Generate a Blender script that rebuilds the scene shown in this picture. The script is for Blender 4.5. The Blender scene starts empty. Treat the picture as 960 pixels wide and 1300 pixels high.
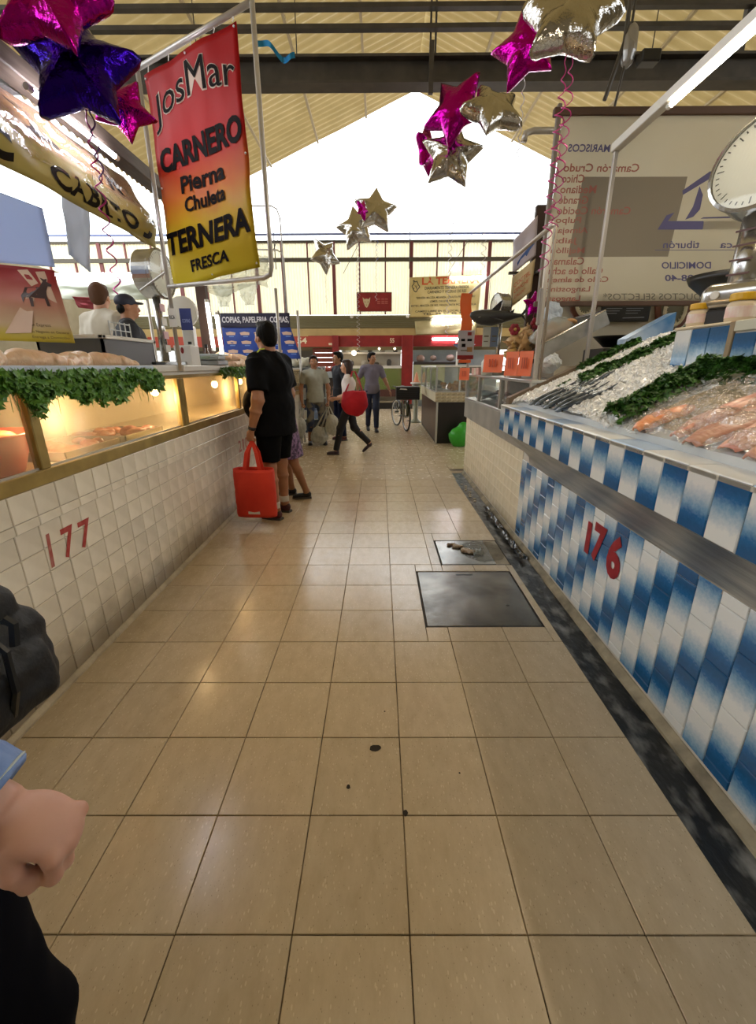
import bpy, bmesh, math, random
import numpy as np
from mathutils import Vector, Matrix, Euler, noise

random.seed(7)
SC = bpy.context.scene
COL = SC.collection
# ---------------------------------------------------------------- camera, sky, exposure
cam = bpy.data.cameras.new('camera')
camo = bpy.data.objects.new('camera', cam)
COL.objects.link(camo)
SC.camera = camo
cam.sensor_fit = 'HORIZONTAL'
cam.sensor_width = 36.0
cam.lens = 534.7 / 960 * 36.0
cam.shift_y = -10 / 960
cam.clip_start = 0.02
cam.clip_end = 300
camo.matrix_world = (Matrix.Translation((0, 0, 1.4694)) @ Matrix.Rotation(0.0042, 4, 'Z')
                     @ Matrix.Rotation(math.radians(90 - 18.197), 4, 'X') @ Matrix.Rotation(-0.0041, 4, 'Z'))
world = bpy.data.worlds.new('overcast sky')
SC.world = world
world.use_nodes = True
wn = world.node_tree.nodes
wn['Background'].inputs[0].default_value = (0.93, 0.97, 1.0, 1)
wn['Background'].inputs[1].default_value = 2.6
SC.view_settings.view_transform = 'Standard'
SC.view_settings.look = 'None'
SC.view_settings.gamma = 1
SC.view_settings.exposure = 0.85
# ---------------------------------------------------------------- helpers
R = math.radians


def rgb(h):
    h = h.lstrip('#')
    v = [int(h[i:i + 2], 16) / 255 for i in (0, 2, 4)]
    return tuple(x / 12.92 if x <= 0.04045 else ((x + 0.055) / 1.055) ** 2.4 for x in v) + (1,)


MATS = {}


def mat(name, col, rough=0.5, metal=0.0, col2=None, scale=8.0, bump=0.0, bscale=40.0, vary=0.0, trans=0.0, coat=0.0,
        emit=0.0, stretch=None, aniso=0.0, spec=0.5, contrast=(0.35, 0.65), sheen=0.0, sss=0.0):
    """one procedural principled material: two-tone noise colour, noise bump, per-object value change"""
    if name in MATS:
        return MATS[name]
    m = bpy.data.materials.new(name)
    MATS[name] = m
    m.use_nodes = True
    nt = m.node_tree
    b = nt.nodes['Principled BSDF']
    b.inputs['Roughness'].default_value = rough
    b.inputs['Metallic'].default_value = metal
    b.inputs['Specular IOR Level'].default_value = spec
    b.inputs['Coat Weight'].default_value = coat
    b.inputs['Coat Roughness'].default_value = 0.12
    b.inputs['Transmission Weight'].default_value = trans
    if sheen:
        b.inputs['Sheen Weight'].default_value = sheen
    if sss:
        b.inputs['Subsurface Weight'].default_value = sss
        b.inputs['Subsurface Scale'].default_value = 0.02
    tc = nt.nodes.new('ShaderNodeTexCoord')
    src = tc.outputs['Object']
    if stretch:
        mp = nt.nodes.new('ShaderNodeMapping')
        mp.inputs['Scale'].default_value = stretch
        nt.links.new(src, mp.inputs['Vector'])
        src = mp.outputs['Vector']
    out = None
    c1 = rgb(col) if isinstance(col, str) else col
    if col2:
        n = nt.nodes.new('ShaderNodeTexNoise')
        n.inputs['Scale'].default_value = scale
        n.inputs['Detail'].default_value = 6
        nt.links.new(src, n.inputs['Vector'])
        r = nt.nodes.new('ShaderNodeValToRGB')
        r.color_ramp.elements[0].position = contrast[0]
        r.color_ramp.elements[1].position = contrast[1]
        r.color_ramp.elements[0].color = c1
        r.color_ramp.elements[1].color = rgb(col2)
        nt.links.new(n.outputs['Fac'], r.inputs['Fac'])
        out = r.outputs['Color']
    if vary:
        oi = nt.nodes.new('ShaderNodeObjectInfo')
        mr = nt.nodes.new('ShaderNodeMapRange')
        mr.inputs['To Min'].default_value = 1 - vary
        mr.inputs['To Max'].default_value = 1 + vary
        nt.links.new(oi.outputs['Random'], mr.inputs['Value'])
        hs = nt.nodes.new('ShaderNodeHueSaturation')
        hs.inputs['Color'].default_value = c1
        if out:
            nt.links.new(out, hs.inputs['Color'])
        nt.links.new(mr.outputs['Result'], hs.inputs['Value'])
        out = hs.outputs['Color']
    b.inputs['Base Color'].default_value = c1
    if out:
        nt.links.new(out, b.inputs['Base Color'])
    if bump:
        n2 = nt.nodes.new('ShaderNodeTexNoise')
        n2.inputs['Scale'].default_value = bscale
        n2.inputs['Detail'].default_value = 4
        nt.links.new(src, n2.inputs['Vector'])
        bp = nt.nodes.new('ShaderNodeBump')
        bp.inputs['Strength'].default_value = bump
        bp.inputs['Distance'].default_value = 0.02
        nt.links.new(n2.outputs['Fac'], bp.inputs['Height'])
        nt.links.new(bp.outputs['Normal'], b.inputs['Normal'])
    if emit:
        b.inputs['Emission Color'].default_value = c1
        b.inputs['Emission Strength'].default_value = emit
    return m


def point(parent, co, watt, col, r=.03):
    l = bpy.data.lights.new('bulb_light', 'POINT')
    l.energy = watt
    l.color = rgb(col)[:3]
    l.shadow_soft_size = r
    o = bpy.data.objects.new('bulb_light', l)
    COL.objects.link(o)
    o.parent = parent
    o.location = co


def lamp_mat(name, col, strength):
    if name in MATS:
        return MATS[name]
    m = bpy.data.materials.new(name)
    MATS[name] = m
    m.use_nodes = True
    nt = m.node_tree
    nt.nodes.remove(nt.nodes['Principled BSDF'])
    e = nt.nodes.new('ShaderNodeEmission')
    e.inputs[0].default_value = rgb(col)
    e.inputs[1].default_value = strength
    nt.links.new(e.outputs[0], nt.nodes['Material Output'].inputs[0])
    return m


def film_mat(name, tint, clear, rough, haze=0.0, bump=0.0, bscale=20.0, hazecol='#ffffff', gloss=0.12):
    """thin sheet of glass or plastic: see-through + mirror + a little haze"""
    if name in MATS:
        return MATS[name]
    m = bpy.data.materials.new(name)
    MATS[name] = m
    m.use_nodes = True
    nt = m.node_tree
    nt.nodes.remove(nt.nodes['Principled BSDF'])
    t = nt.nodes.new('ShaderNodeBsdfTransparent')
    t.inputs[0].default_value = rgb(tint)
    g = nt.nodes.new('ShaderNodeBsdfGlossy')
    g.inputs['Roughness'].default_value = rough
    d = nt.nodes.new('ShaderNodeBsdfTranslucent')
    d.inputs[0].default_value = rgb(hazecol)
    d2 = nt.nodes.new('ShaderNodeBsdfDiffuse')
    d2.inputs[0].default_value = rgb(hazecol)
    md = nt.nodes.new('ShaderNodeMixShader')
    md.inputs[0].default_value = 0.5
    nt.links.new(d.outputs[0], md.inputs[1])
    nt.links.new(d2.outputs[0], md.inputs[2])
    m1 = nt.nodes.new('ShaderNodeMixShader')
    m1.inputs[0].default_value = haze
    nt.links.new(t.outputs[0], m1.inputs[1])
    nt.links.new(md.outputs[0], m1.inputs[2])
    fr = nt.nodes.new('ShaderNodeLayerWeight')
    pw = nt.nodes.new('ShaderNodeMath')
    pw.operation = 'POWER'
    pw.inputs[1].default_value = 4.5
    nt.links.new(fr.outputs['Facing'], pw.inputs[0])
    ad = nt.nodes.new('ShaderNodeMath')
    ad.operation = 'MULTIPLY_ADD'
    ad.inputs[1].default_value = 0.6
    ad.inputs[2].default_value = gloss
    nt.links.new(pw.outputs[0], ad.inputs[0])
    m2 = nt.nodes.new('ShaderNodeMixShader')
    nt.links.new(ad.outputs[0], m2.inputs[0])
    nt.links.new(m1.outputs[0], m2.inputs[1])
    nt.links.new(g.outputs[0], m2.inputs[2])
    nt.links.new(m2.outputs[0], nt.nodes['Material Output'].inputs[0])
    if bump:
        tc = nt.nodes.new('ShaderNodeTexCoord')
        n2 = nt.nodes.new('ShaderNodeTexNoise')
        n2.inputs['Scale'].default_value = bscale
        n2.inputs['Detail'].default_value = 3
        n2.inputs['Distortion'].default_value = 1.5
        nt.links.new(tc.outputs['Object'], n2.inputs['Vector'])
        bp = nt.nodes.new('ShaderNodeBump')
        bp.inputs['Strength'].default_value = bump
        bp.inputs['Distance'].default_value = 0.03
        nt.links.new(n2.outputs['Fac'], bp.inputs['Height'])
        nt.links.new(bp.outputs['Normal'], g.inputs['Normal'])
        nt.links.new(bp.outputs['Normal'], fr.inputs['Normal'])
    return m


class B:
    """collects shapes in one bmesh"""

    def __init__(s):
        s.bm = bmesh.new()
        s.prims = []      # the same shapes as distance fields, for blob()
        s.warps = []
        s.k = 0.012       # how softly the next shapes melt into the others
        s.dry = False     # True: only fields, no faces

    def box(s, lo, hi, bevel=0.0, mtx=None):
        lo, hi = [min(a, b) for a, b in zip(lo, hi)], [max(a, b) for a, b in zip(lo, hi)]
        s.prims.append(('box', lo, hi, bevel, s.k))
        if s.dry:
            return s
        vs = [s.bm.verts.new((x, y, z)) for x in (lo[0], hi[0]) for y in (lo[1], hi[1]) for z in (lo[2], hi[2])]
        fs = []
        for q in ((0, 1, 3, 2), (4, 6, 7, 5), (0, 4, 5, 1), (2, 3, 7, 6), (0, 2, 6, 4), (1, 5, 7, 3)):
            fs.append(s.bm.faces.new([vs[i] for i in q]))
        if bevel:
            es = list({e for f in fs for e in f.edges})
            r = bmesh.ops.bevel(s.bm, geom=es, offset=bevel, segments=1, affect='EDGES', profile=0.5)
            vs = [v for v in vs if v.is_valid] + [v for v in r['verts']]
        if mtx is not None:
            for v in set(vs):
                v.co = mtx @ v.co
        return s

    def tube(s, pts, r, seg=8, caps=True, closed=False):
        """sweep a circle (radius number or list) along points"""
        pts = [Vector(p) for p in pts]
        n = len(pts)
        rs = r if isinstance(r, (list, tuple)) else [r] * n
        rings = []
        up = None
        for i, p in enumerate(pts):
            a = pts[i - 1] if i else (pts[-1] if closed else p)
            b = pts[(i + 1) % n] if (i < n - 1 or closed) else p
            d = (b - a)
            if d.length < 1e-9:
                d = Vector((0, 0, 1))
            d.normalize()
            if up is None:
                up = Vector((0, 0, 1)) if abs(d.z) < 0.9 else Vector((1, 0, 0))
            x = d.cross(up)
            if x.length < 1e-6:
                x = d.orthogonal()
            x.normalize()
            y = x.cross(d).normalized()
            up = y
            rings.append([s.bm.verts.new(p + (x * math.cos(k * 2 * math.pi / seg) + y * math.sin(k * 2 * math.pi / seg)) * rs[i])
                          for k in range(seg)])
        m = n if closed else n - 1
        for i in range(m):
            A, C = rings[i], rings[(i + 1) % n]
            for k in range(seg):
                s.bm.faces.new((A[k], A[(k + 1) % seg], C[(k + 1) % seg], C[k]))
        if caps and not closed:
            s.bm.faces.new(rings[0][::-1])
            s.bm.faces.new(rings[-1])
        return s

    def cone(s, p0, p1, r0, r1, seg=12, sy=1.0):
        s.prims.append(('cone', Vector(p0), Vector(p1), r0, r1, sy, s.k))
        return s if s.dry else s.tube([p0, p1], [r0, r1], seg)

    def ball(s, c, r, rot=None, seg=14, rings=9):
        r = r if isinstance(r, (list, tuple)) else (r, r, r)
        M = rot.to_3x3() if rot is not None else Matrix.Identity(3)
        c = Vector(c)
        s.prims.append(('ball', c, r, M.copy(), s.k))
        if s.dry:
            return s
        put = lambda x, y, z: s.bm.verts.new(c + M @ Vector((x * r[0], y * r[1], z * r[2])))
        R_ = []
        for i in range(1, rings):
            a = math.pi * i / rings
            R_.append([put(math.sin(a) * math.cos(2 * math.pi * k / seg), math.sin(a) * math.sin(2 * math.pi * k / seg), math.cos(a)) for k in range(seg)])
        t, b = put(0, 0, 1), put(0, 0, -1)
        for k in range(seg):
            k2 = (k + 1) % seg
            s.bm.faces.new((t, R_[0][k], R_[0][k2]))
            s.bm.faces.new((b, R_[-1][k2], R_[-1][k]))
            for A, C in zip(R_, R_[1:]):
                s.bm.faces.new((A[k], C[k], C[k2], A[k2]))
        return s

    def lathe(s, prof, seg=24, mtx=None):
        """prof: list of (radius, height) turned about z"""
        M = mtx or Matrix.Identity(4)
        rings = []
        for r, h in prof:
            if r < 1e-6:
                rings.append([s.bm.verts.new(M @ Vector((0, 0, h)))])
            else:
                rings.append([s.bm.verts.new(M @ Vector((r * math.cos(2 * math.pi * k / seg), r * math.sin(2 * math.pi * k / seg), h))) for k in range(seg)])
        for A, C in zip(rings, rings[1:]):
            for k in range(seg):
                k2 = (k + 1) % seg
                if len(A) == 1 and len(C) == 1:
                    continue
                if len(A) == 1:
                    s.bm.faces.new((A[0], C[k2], C[k]))
                elif len(C) == 1:
                    s.bm.faces.new((A[k], A[k2], C[0]))
                else:
                    s.bm.faces.new((A[k], A[k2], C[k2], C[k]))
        return s

    def poly(s, pts, thick=None, d=(0, 0, 1)):
        """flat polygon, optionally extruded along d by thick"""
        v = [s.bm.verts.new(p) for p in pts]
        f = s.bm.faces.new(v)
        if thick:
            d = Vector(d).normalized() * thick
            w = [s.bm.verts.new(Vector(p) + d) for p in pts]
            s.bm.faces.new(w[::-1])
            n = len(v)
            for i in range(n):
                s.bm.faces.new((v[(i + 1) % n], v[i], w[i], w[(i + 1) % n]))
        return s

    def grid(s, fn, nu, nv):
        """surface fn(u,v) with a uv map"""
        uvl = s.bm.loops.layers.uv.verify()
        g = [[s.bm.verts.new(fn(i / nu, j / nv)) for j in range(nv + 1)] for i in range(nu + 1)]
        for i in range(nu):
            for j in range(nv):
                f = s.bm.faces.new((g[i][j], g[i + 1][j], g[i + 1][j + 1], g[i][j + 1]))
                for l, (a, b) in zip(f.loops, ((i, j), (i + 1, j), (i + 1, j + 1), (i, j + 1))):
                    l[uvl].uv = (a / nu, b / nv)
        return s

    def warp(s, fn):
        s.warps.append(fn)
        for v in s.bm.verts:
            v.co = fn(v.co)
        return s

    def mesh(s, name, m=None, smooth=False):
        bmesh.ops.recalc_face_normals(s.bm, faces=s.bm.faces)
        me = bpy.data.meshes.new(name)
        s.bm.to_mesh(me)
        s.bm.free()
        if m:
            me.materials.append(m)
        if smooth:
            me.polygons.foreach_set('use_smooth', [True] * len(me.polygons))
        return me

    def obj(s, name, m, parent=None, smooth=False, solid=0.0, **kw):
        o = link(name, s.mesh(name, m, smooth), parent, **kw)
        if solid:
            md = o.modifiers.new('thickness', 'SOLIDIFY')
            md.thickness = solid
            md.offset = 0
        return o


def link(name, me, parent=None, label=None, cat=None, group=None, kind=None):
    o = bpy.data.objects.new(name, me)
    COL.objects.link(o)
    if parent is not None:
        o.parent = parent
    for k, v in (('label', label), ('category', cat), ('group', group), ('kind', kind)):
        if v:
            o[k] = v
    return o


def thing(name, label, cat, loc=(0, 0, 0), rz=0.0, group=None):
    o = link(name, None, None, label, cat, group)
    o.location = loc
    o.rotation_euler = (0, 0, rz)
    o.empty_display_size = 0.1
    return o


def copy_tree(o, loc=None, rz=None, label=None, parent=None):
    c = o.copy()
    COL.objects.link(c)
    c.parent = parent
    if loc is not None:
        c.location = loc
    if rz is not None:
        c.rotation_euler = (0, 0, rz)
    if label:
        c['label'] = label
    for ch in list(o.children):
        copy_tree(ch, parent=c)
    return c


def remeshed(b, voxel, smooth=2, wrinkle=0.0, wscale=9.0, name='blob'):
    """one continuous skin round the overlapping shapes in b (blended distance fields, surface nets)"""
    P = b.prims
    warps = b.warps
    b.bm.free()
    ext = []
    for p in P:
        if p[0] == 'ball':
            r_ = max(p[2])
            ax = [math.sqrt(sum((p[3][i][j] * p[2][j]) ** 2 for j in range(3))) for i in range(3)]
            ext.append(([p[1][i] - ax[i] for i in range(3)], [p[1][i] + ax[i] for i in range(3)]))
        elif p[0] == 'cone':
            r_ = max(p[3], p[4])
            ext.append(([min(p[1][i], p[2][i]) - r_ for i in range(3)], [max(p[1][i], p[2][i]) + r_ for i in range(3)]))
        else:
            ext.append((list(p[1]), list(p[2])))
    pad = voxel * 3
    lo = np.array([min(e[0][i] for e in ext) - pad for i in range(3)])
    hi = np.array([max(e[1][i] for e in ext) + pad for i in range(3)])
    n = np.ceil((hi - lo) / voxel).astype(int) + 1
    D = np.full(n, 1e3, np.float32)
    axs = [lo[i] + np.arange(n[i]) * voxel for i in range(3)]
    for p, e in zip(P, ext):
        k = max(p[-1], 1e-4)
        m = k + voxel * 2
        sl = []
        for i in range(3):
            a = max(0, int((e[0][i] - m - lo[i]) / voxel))
            c = min(n[i], int((e[1][i] + m - lo[i]) / voxel) + 2)
            sl.append(slice(a, c))
        X, Y, Z = np.meshgrid(axs[0][sl[0]], axs[1][sl[1]], axs[2][sl[2]], indexing='ij', sparse=True)
        if p[0] == 'ball':
            c, r_, M = p[1], p[2], p[3]
            q = [(M[0][j] * (X - c[0]) + M[1][j] * (Y - c[1]) + M[2][j] * (Z - c[2])) / r_[j] for j in range(3)]
            k0 = np.sqrt(q[0] ** 2 + q[1] ** 2 + q[2] ** 2)
            k1 = np.sqrt((q[0] / r_[0]) ** 2 + (q[1] / r_[1]) ** 2 + (q[2] / r_[2]) ** 2)
            d = k0 * (k0 - 1) / np.maximum(k1, 1e-6)
        elif p[0] == 'cone':
            a, c, r0, r1, sy = p[1], p[2], p[3], p[4], p[5]
            ab = c - a
            L = max(ab.length, 1e-6)
            u = ab / L
            ry = (Y - a[1]) / sy + 0 * X + 0 * Z
            rx, rz = X - a[0] + 0 * ry, Z - a[2] + 0 * ry
            t = rx * u[0] + ry * u[1] + rz * u[2]
            rad = np.sqrt(np.maximum((rx - t * u[0]) ** 2 + (ry - t * u[1]) ** 2 + (rz - t * u[2]) ** 2, 0))
            d = np.maximum(rad - (r0 + (r1 - r0) * np.clip(t / L, 0, 1)), np.maximum(-t, t - L))
        else:
            h = p[3]
            q = [np.abs(v - (p[1][i] + p[2][i]) / 2) - ((p[2][i] - p[1][i]) / 2 - h) for i, v in enumerate((X, Y, Z))]
            d = np.sqrt(np.maximum(q[0], 0) ** 2 + np.maximum(q[1], 0) ** 2 + np.maximum(q[2], 0) ** 2) + np.minimum(np.maximum(np.maximum(q[0], q[1]), q[2]), 0) - h
        o = D[sl[0], sl[1], sl[2]]
        hh = np.maximum(k - np.abs(o - d), 0) / k
        D[sl[0], sl[1], sl[2]] = np.minimum(o, d) - hh * hh * k * 0.25
    S_ = D < 0
    # a vertex in every cell the surface passes, at the mean of its edge crossings
    acc = np.zeros(tuple(n - 1) + (3,), np.float32)
    cnt = np.zeros(tuple(n - 1), np.float32)
    for ax in range(3):
        o1, o2 = [i for i in range(3) if i != ax]
        for d1 in (0, 1):
            for d2 in (0, 1):
                s0 = [None] * 3
                s1 = [None] * 3
                s0[ax], s1[ax] = slice(0, n[ax] - 1), slice(1, n[ax])
                for o_, d_ in ((o1, d1), (o2, d2)):
                    s0[o_] = s1[o_] = slice(d_, n[o_] - 1 + d_)
                A, C = D[tuple(s0)], D[tuple(s1)]
                x = (A < 0) != (C < 0)
                t = np.where(x, A / np.where(x, A - C, 1), 0)
                cnt += x
                acc[..., ax] += t
                acc[..., o1] += x * d1
                acc[..., o2] += x * d2
    act = cnt > 0
    idx = np.full(act.shape, -1, np.int64)
    idx[act] = np.arange(act.sum())
    cell = np.argwhere(act)
    co = (cell + acc[act] / cnt[act][:, None]) * voxel + lo
    quads = []
    for ax in range(3):
        o1, o2 = (ax + 1) % 3, (ax + 2) % 3
        s0 = [slice(1, n[i] - 1) for i in range(3)]
        s1 = list(s0)
        s0[ax], s1[ax] = slice(0, n[ax] - 1), slice(1, n[ax])
        A, C = S_[tuple(s0)], S_[tuple(s1)]
        e = np.argwhere(A != C)
        if not len(e):
            continue
        fl = A[tuple(e.T)]
        g = e + 1
        g[:, ax] -= 1
        cs = []
        for d1, d2 in ((1, 1), (0, 1), (0, 0), (1, 0)):
            q = g.copy()
            q[:, o1] -= d1
            q[:, o2] -= d2
            cs.append(idx[tuple(q.T)])
        q = np.stack(cs, 1)
        q[~fl] = q[~fl][:, ::-1]
        quads.append(q)
    F = np.concatenate(quads)
    # relax a little
    if smooth:
        E = np.concatenate([F[:, [i, (i + 1) % 4]] for i in range(4)])
        for _ in range(smooth):
            sm = np.zeros_like(co)
            ct = np.zeros(len(co))
            np.add.at(sm, E[:, 0], co[E[:, 1]])
            np.add.at(ct, E[:, 0], 1)
            co = co * 0.5 + 0.5 * sm / np.maximum(ct, 1)[:, None]
    out = bpy.data.meshes.new(name)
    out.vertices.add(len(co))
    out.vertices.foreach_set('co', co.astype(np.float32).ravel())
    out.loops.add(F.size)
    out.loops.foreach_set('vertex_index', F.ravel().astype(np.int32))
    out.polygons.add(len(F))
    out.polygons.foreach_set('loop_start', np.arange(0, F.size, 4, dtype=np.int32))
    out.update(calc_edges=True)
    if warps or wrinkle:
        nr = np.zeros(len(co) * 3, np.float32)
        out.vertices.foreach_get('normal', nr)
        nr = nr.reshape(-1, 3)
        new = []
        for c_, n_ in zip(co, nr):
            p = Vector(c_)
            for w in warps:
                p = w(p)
            if wrinkle:
                nz = noise.noise(Vector((p.x * wscale, p.y * wscale, p.z * wscale * 0.55))) + 0.5 * noise.noise(p * wscale * 2.3)
                p = p + Vector(n_) * nz * wrinkle
            new.extend(p)
        out.vertices.foreach_set('co', new)
        out.update()
    out.polygons.foreach_set('use_smooth', [True] * len(out.polygons))
    return out


def blob(name, b, m, parent=None, voxel=0.01, smooth=2, wrinkle=0.0, wscale=9.0, **kw):
    me = remeshed(b, voxel, smooth, wrinkle, wscale, name)
    me.materials.clear()
    me.materials.append(m)
    return link(name, me, parent, **kw)


_TXT = {}


def text_geo(s, bold=0.0, shear=0.0):
    k = (s, bold, shear)
    if k not in _TXT:
        cu = bpy.data.curves.new('t', 'FONT')
        cu.body = s
        cu.offset = bold
        cu.shear = shear
        cu.resolution_u = 3
        o = bpy.data.objects.new('t', cu)
        COL.objects.link(o)
        dg = bpy.context.evaluated_depsgraph_get()
        me = bpy.data.meshes.new_from_object(o.evaluated_get(dg))
        vs = [tuple(v.co) for v in me.vertices]
        fs = [tuple(p.vertices) for p in me.polygons]
        bpy.data.objects.remove(o)
        bpy.data.curves.remove(cu)
        bpy.data.meshes.remove(me)
        x0, x1 = min(v[0] for v in vs), max(v[0] for v in vs)
        y0, y1 = min(v[1] for v in vs), max(v[1] for v in vs)
        _TXT[k] = ([((v[0] - x0) / (x1 - x0), (v[1] - y0) / (y1 - y0)) for v in vs], fs)
    return _TXT[k]


def letters(s, surf, rect, m, parent, bold=0.0, mirror=False, name='lettering', bend=None, shear=0.0):
    """flat print: text filling rect=(u0,v0,u1,v1) on surf(u,v)->point"""
    vs, fs = text_geo(s, bold, shear)
    u0, v0, u1, v1 = rect
    b = B()
    out = []
    for x, y in vs:
        if mirror:
            x = 1 - x
        u = u0 + (u1 - u0) * x
        v = v0 + (v1 - v0) * y
        if bend:
            u, v = bend(x, y, u, v)
        out.append(b.bm.verts.new(surf(u, v)))
    for f in fs:
        try:
            b.bm.faces.new([out[i] for i in f])
        except ValueError:
            pass
    me = bpy.data.meshes.new(name)
    b.bm.to_mesh(me)
    b.bm.free()
    me.materials.append(m)
    return link(name, me, parent)


def flat_surf(p00, p10, p11, p01, off=0.0, wave=0.0, seed=0.0, wx=3.0, wy=2.0):
    """bilinear patch with soft waves; off moves print proud of it"""
    P = [Vector(p) for p in (p00, p10, p11, p01)]
    n = (P[1] - P[0]).cross(P[3] - P[0]).normalized()

    def f(u, v):
        p = P[0] * (1 - u) * (1 - v) + P[1] * u * (1 - v) + P[2] * u * v + P[3] * (1 - u) * v
        w = 0.0
        if wave:
            w = wave * (noise.noise(Vector((u * wx + seed, v * wy, seed))) + 0.35 * noise.noise(Vector((u * wx * 3 + seed, v * wy * 2.5, seed + 4))))
        return p + n * (w + off)
    return f


def banner(name, label, cat, corners, m, wave=0.0, seed=0.0, wx=3.0, wy=2.0, res=(24, 24), group=None, parent=None, solid=0.003, part='cloth'):
    """a hanging sheet as a thing with one cloth part; returns (thing, print surface)"""
    t = parent or thing(name, label, cat, (0, 0, 0), group=group)
    b = B()
    b.grid(flat_surf(*corners, 0, wave, seed, wx, wy), *res)
    b.obj(part, m, t, smooth=True, solid=solid)
    return t, flat_surf(*corners, solid / 2 + 0.0025, wave, seed, wx, wy)


def tile_mesh(name, w, h, d, m, ch=0.004, axis='x'):
    """a ceramic tile, face towards -x (or +x, +z), centred on its face plane"""
    b = B()
    a, c = w / 2, h / 2
    lay = [(a, c, 0.0), (a, c, d - ch), (a - ch, c - ch, d)]
    rings = [[b.bm.verts.new((x, y, z)) for x, y in ((-i, -j), (i, -j), (i, j), (-i, j))] for i, j, z in lay]
    for A, C in zip(rings, rings[1:]):
        for k in range(4):
            b.bm.faces.new((A[k], A[(k + 1) % 4], C[(k + 1) % 4], C[k]))
    b.bm.faces.new(rings[-1])
    if axis == '-x':    # width along y, height along z, facing -x
        b.warp(lambda p: Vector((-p.z, p.x, p.y)))
    elif axis == '+x':
        b.warp(lambda p: Vector((p.z, -p.x, p.y)))
    elif axis == '-y':
        b.warp(lambda p: Vector((p.x, -p.z, p.y)))
    return b.mesh(name, m)
# ---------------------------------------------------------------- materials of the hall
def world_noise_mat(name, c1, c2, c3, rough, scale=3.0, fleck=True, bump=0.06, vary=0.06, streak=(1, 1, 1), rvar=0.15):
    m = bpy.data.materials.new(name)
    MATS[name] = m
    m.use_nodes = True
    nt = m.node_tree
    N, L = nt.nodes.new, nt.links.new
    b = nt.nodes['Principled BSDF']
    g = N('ShaderNodeNewGeometry')
    mp = N('ShaderNodeMapping')
    mp.inputs['Scale'].default_value = streak
    L(g.outputs['Position'], mp.inputs['Vector'])
    n = N('ShaderNodeTexNoise')
    n.inputs['Scale'].default_value = scale
    n.inputs['Detail'].default_value = 7
    n.inputs['Roughness'].default_value = 0.65
    L(mp.outputs[0], n.inputs['Vector'])
    r = N('ShaderNodeValToRGB')
    r.color_ramp.elements[0].position = 0.3
    r.color_ramp.elements[1].position = 0.7
    r.color_ramp.elements[0].color = rgb(c1)
    r.color_ramp.elements[1].color = rgb(c2)
    L(n.outputs['Fac'], r.inputs['Fac'])
    col = r.outputs['Color']
    if fleck:
        for sc, lim, cc in ((38, 0.16, c3), (60, 0.1, '#4a3d2c')):
            v = N('ShaderNodeTexVoronoi')
            v.inputs['Scale'].default_value = sc
            L(mp.outputs[0], v.inputs['Vector'])
            n3 = N('ShaderNodeTexNoise')
            n3.inputs['Scale'].default_value = sc * 0.4
            L(mp.outputs[0], n3.inputs['Vector'])
            mu = N('ShaderNodeMath')
            mu.operation = 'MULTIPLY'
            L(n3.outputs['Fac'], mu.inputs[0])
            mu.inputs[1].default_value = lim * 2.2
            lt = N('ShaderNodeMath')
            lt.operation = 'LESS_THAN'
            L(v.outputs['Distance'], lt.inputs[0])
            L(mu.outputs[0], lt.inputs[1])
            fx = N('ShaderNodeMath')
            fx.operation = 'MULTIPLY'
            L(lt.outputs[0], fx.inputs[0])
            fx.inputs[1].default_value = 0.45
            mx = N('ShaderNodeMix')
            mx.data_type = 'RGBA'
            L(fx.outputs[0], mx.inputs['Factor'])
            L(col, mx.inputs['A'])
            mx.inputs['B'].default_value = rgb(cc)
            col = mx.outputs['Result']
    oi = N('ShaderNodeObjectInfo')
    mr = N('ShaderNodeMapRange')
    mr.inputs['To Min'].default_value = 1 - vary
    mr.inputs['To Max'].default_value = 1 + vary
    L(oi.outputs['Random'], mr.inputs['Value'])
    hs = N('ShaderNodeHueSaturation')
    L(col, hs.inputs['Color'])
    L(mr.outputs['Result'], hs.inputs['Value'])
    L(hs.outputs['Color'], b.inputs['Base Color'])
    rr = N('ShaderNodeMapRange')
    rr.inputs['To Min'].default_value = rough - rvar
    rr.inputs['To Max'].default_value = rough + rvar
    n4 = N('ShaderNodeTexNoise')
    n4.inputs['Scale'].default_value = 14
    n4.inputs['Detail'].default_value = 5
    L(g.outputs['Position'], n4.inputs['Vector'])
    L(n4.outputs['Fac'], rr.inputs['Value'])
    L(rr.outputs['Result'], b.inputs['Roughness'])
    if bump:
        bp = N('ShaderNodeBump')
        bp.inputs['Strength'].default_value = bump
        bp.inputs['Distance'].default_value = 0.01
        n5 = N('ShaderNodeTexNoise')
        n5.inputs['Scale'].default_value = 22
        n5.inputs['Detail'].default_value = 5
        L(g.outputs['Position'], n5.inputs['Vector'])
        L(n5.outputs['Fac'], bp.inputs['Height'])
        L(bp.outputs['Normal'], b.inputs['Normal'])
    return m


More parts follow.
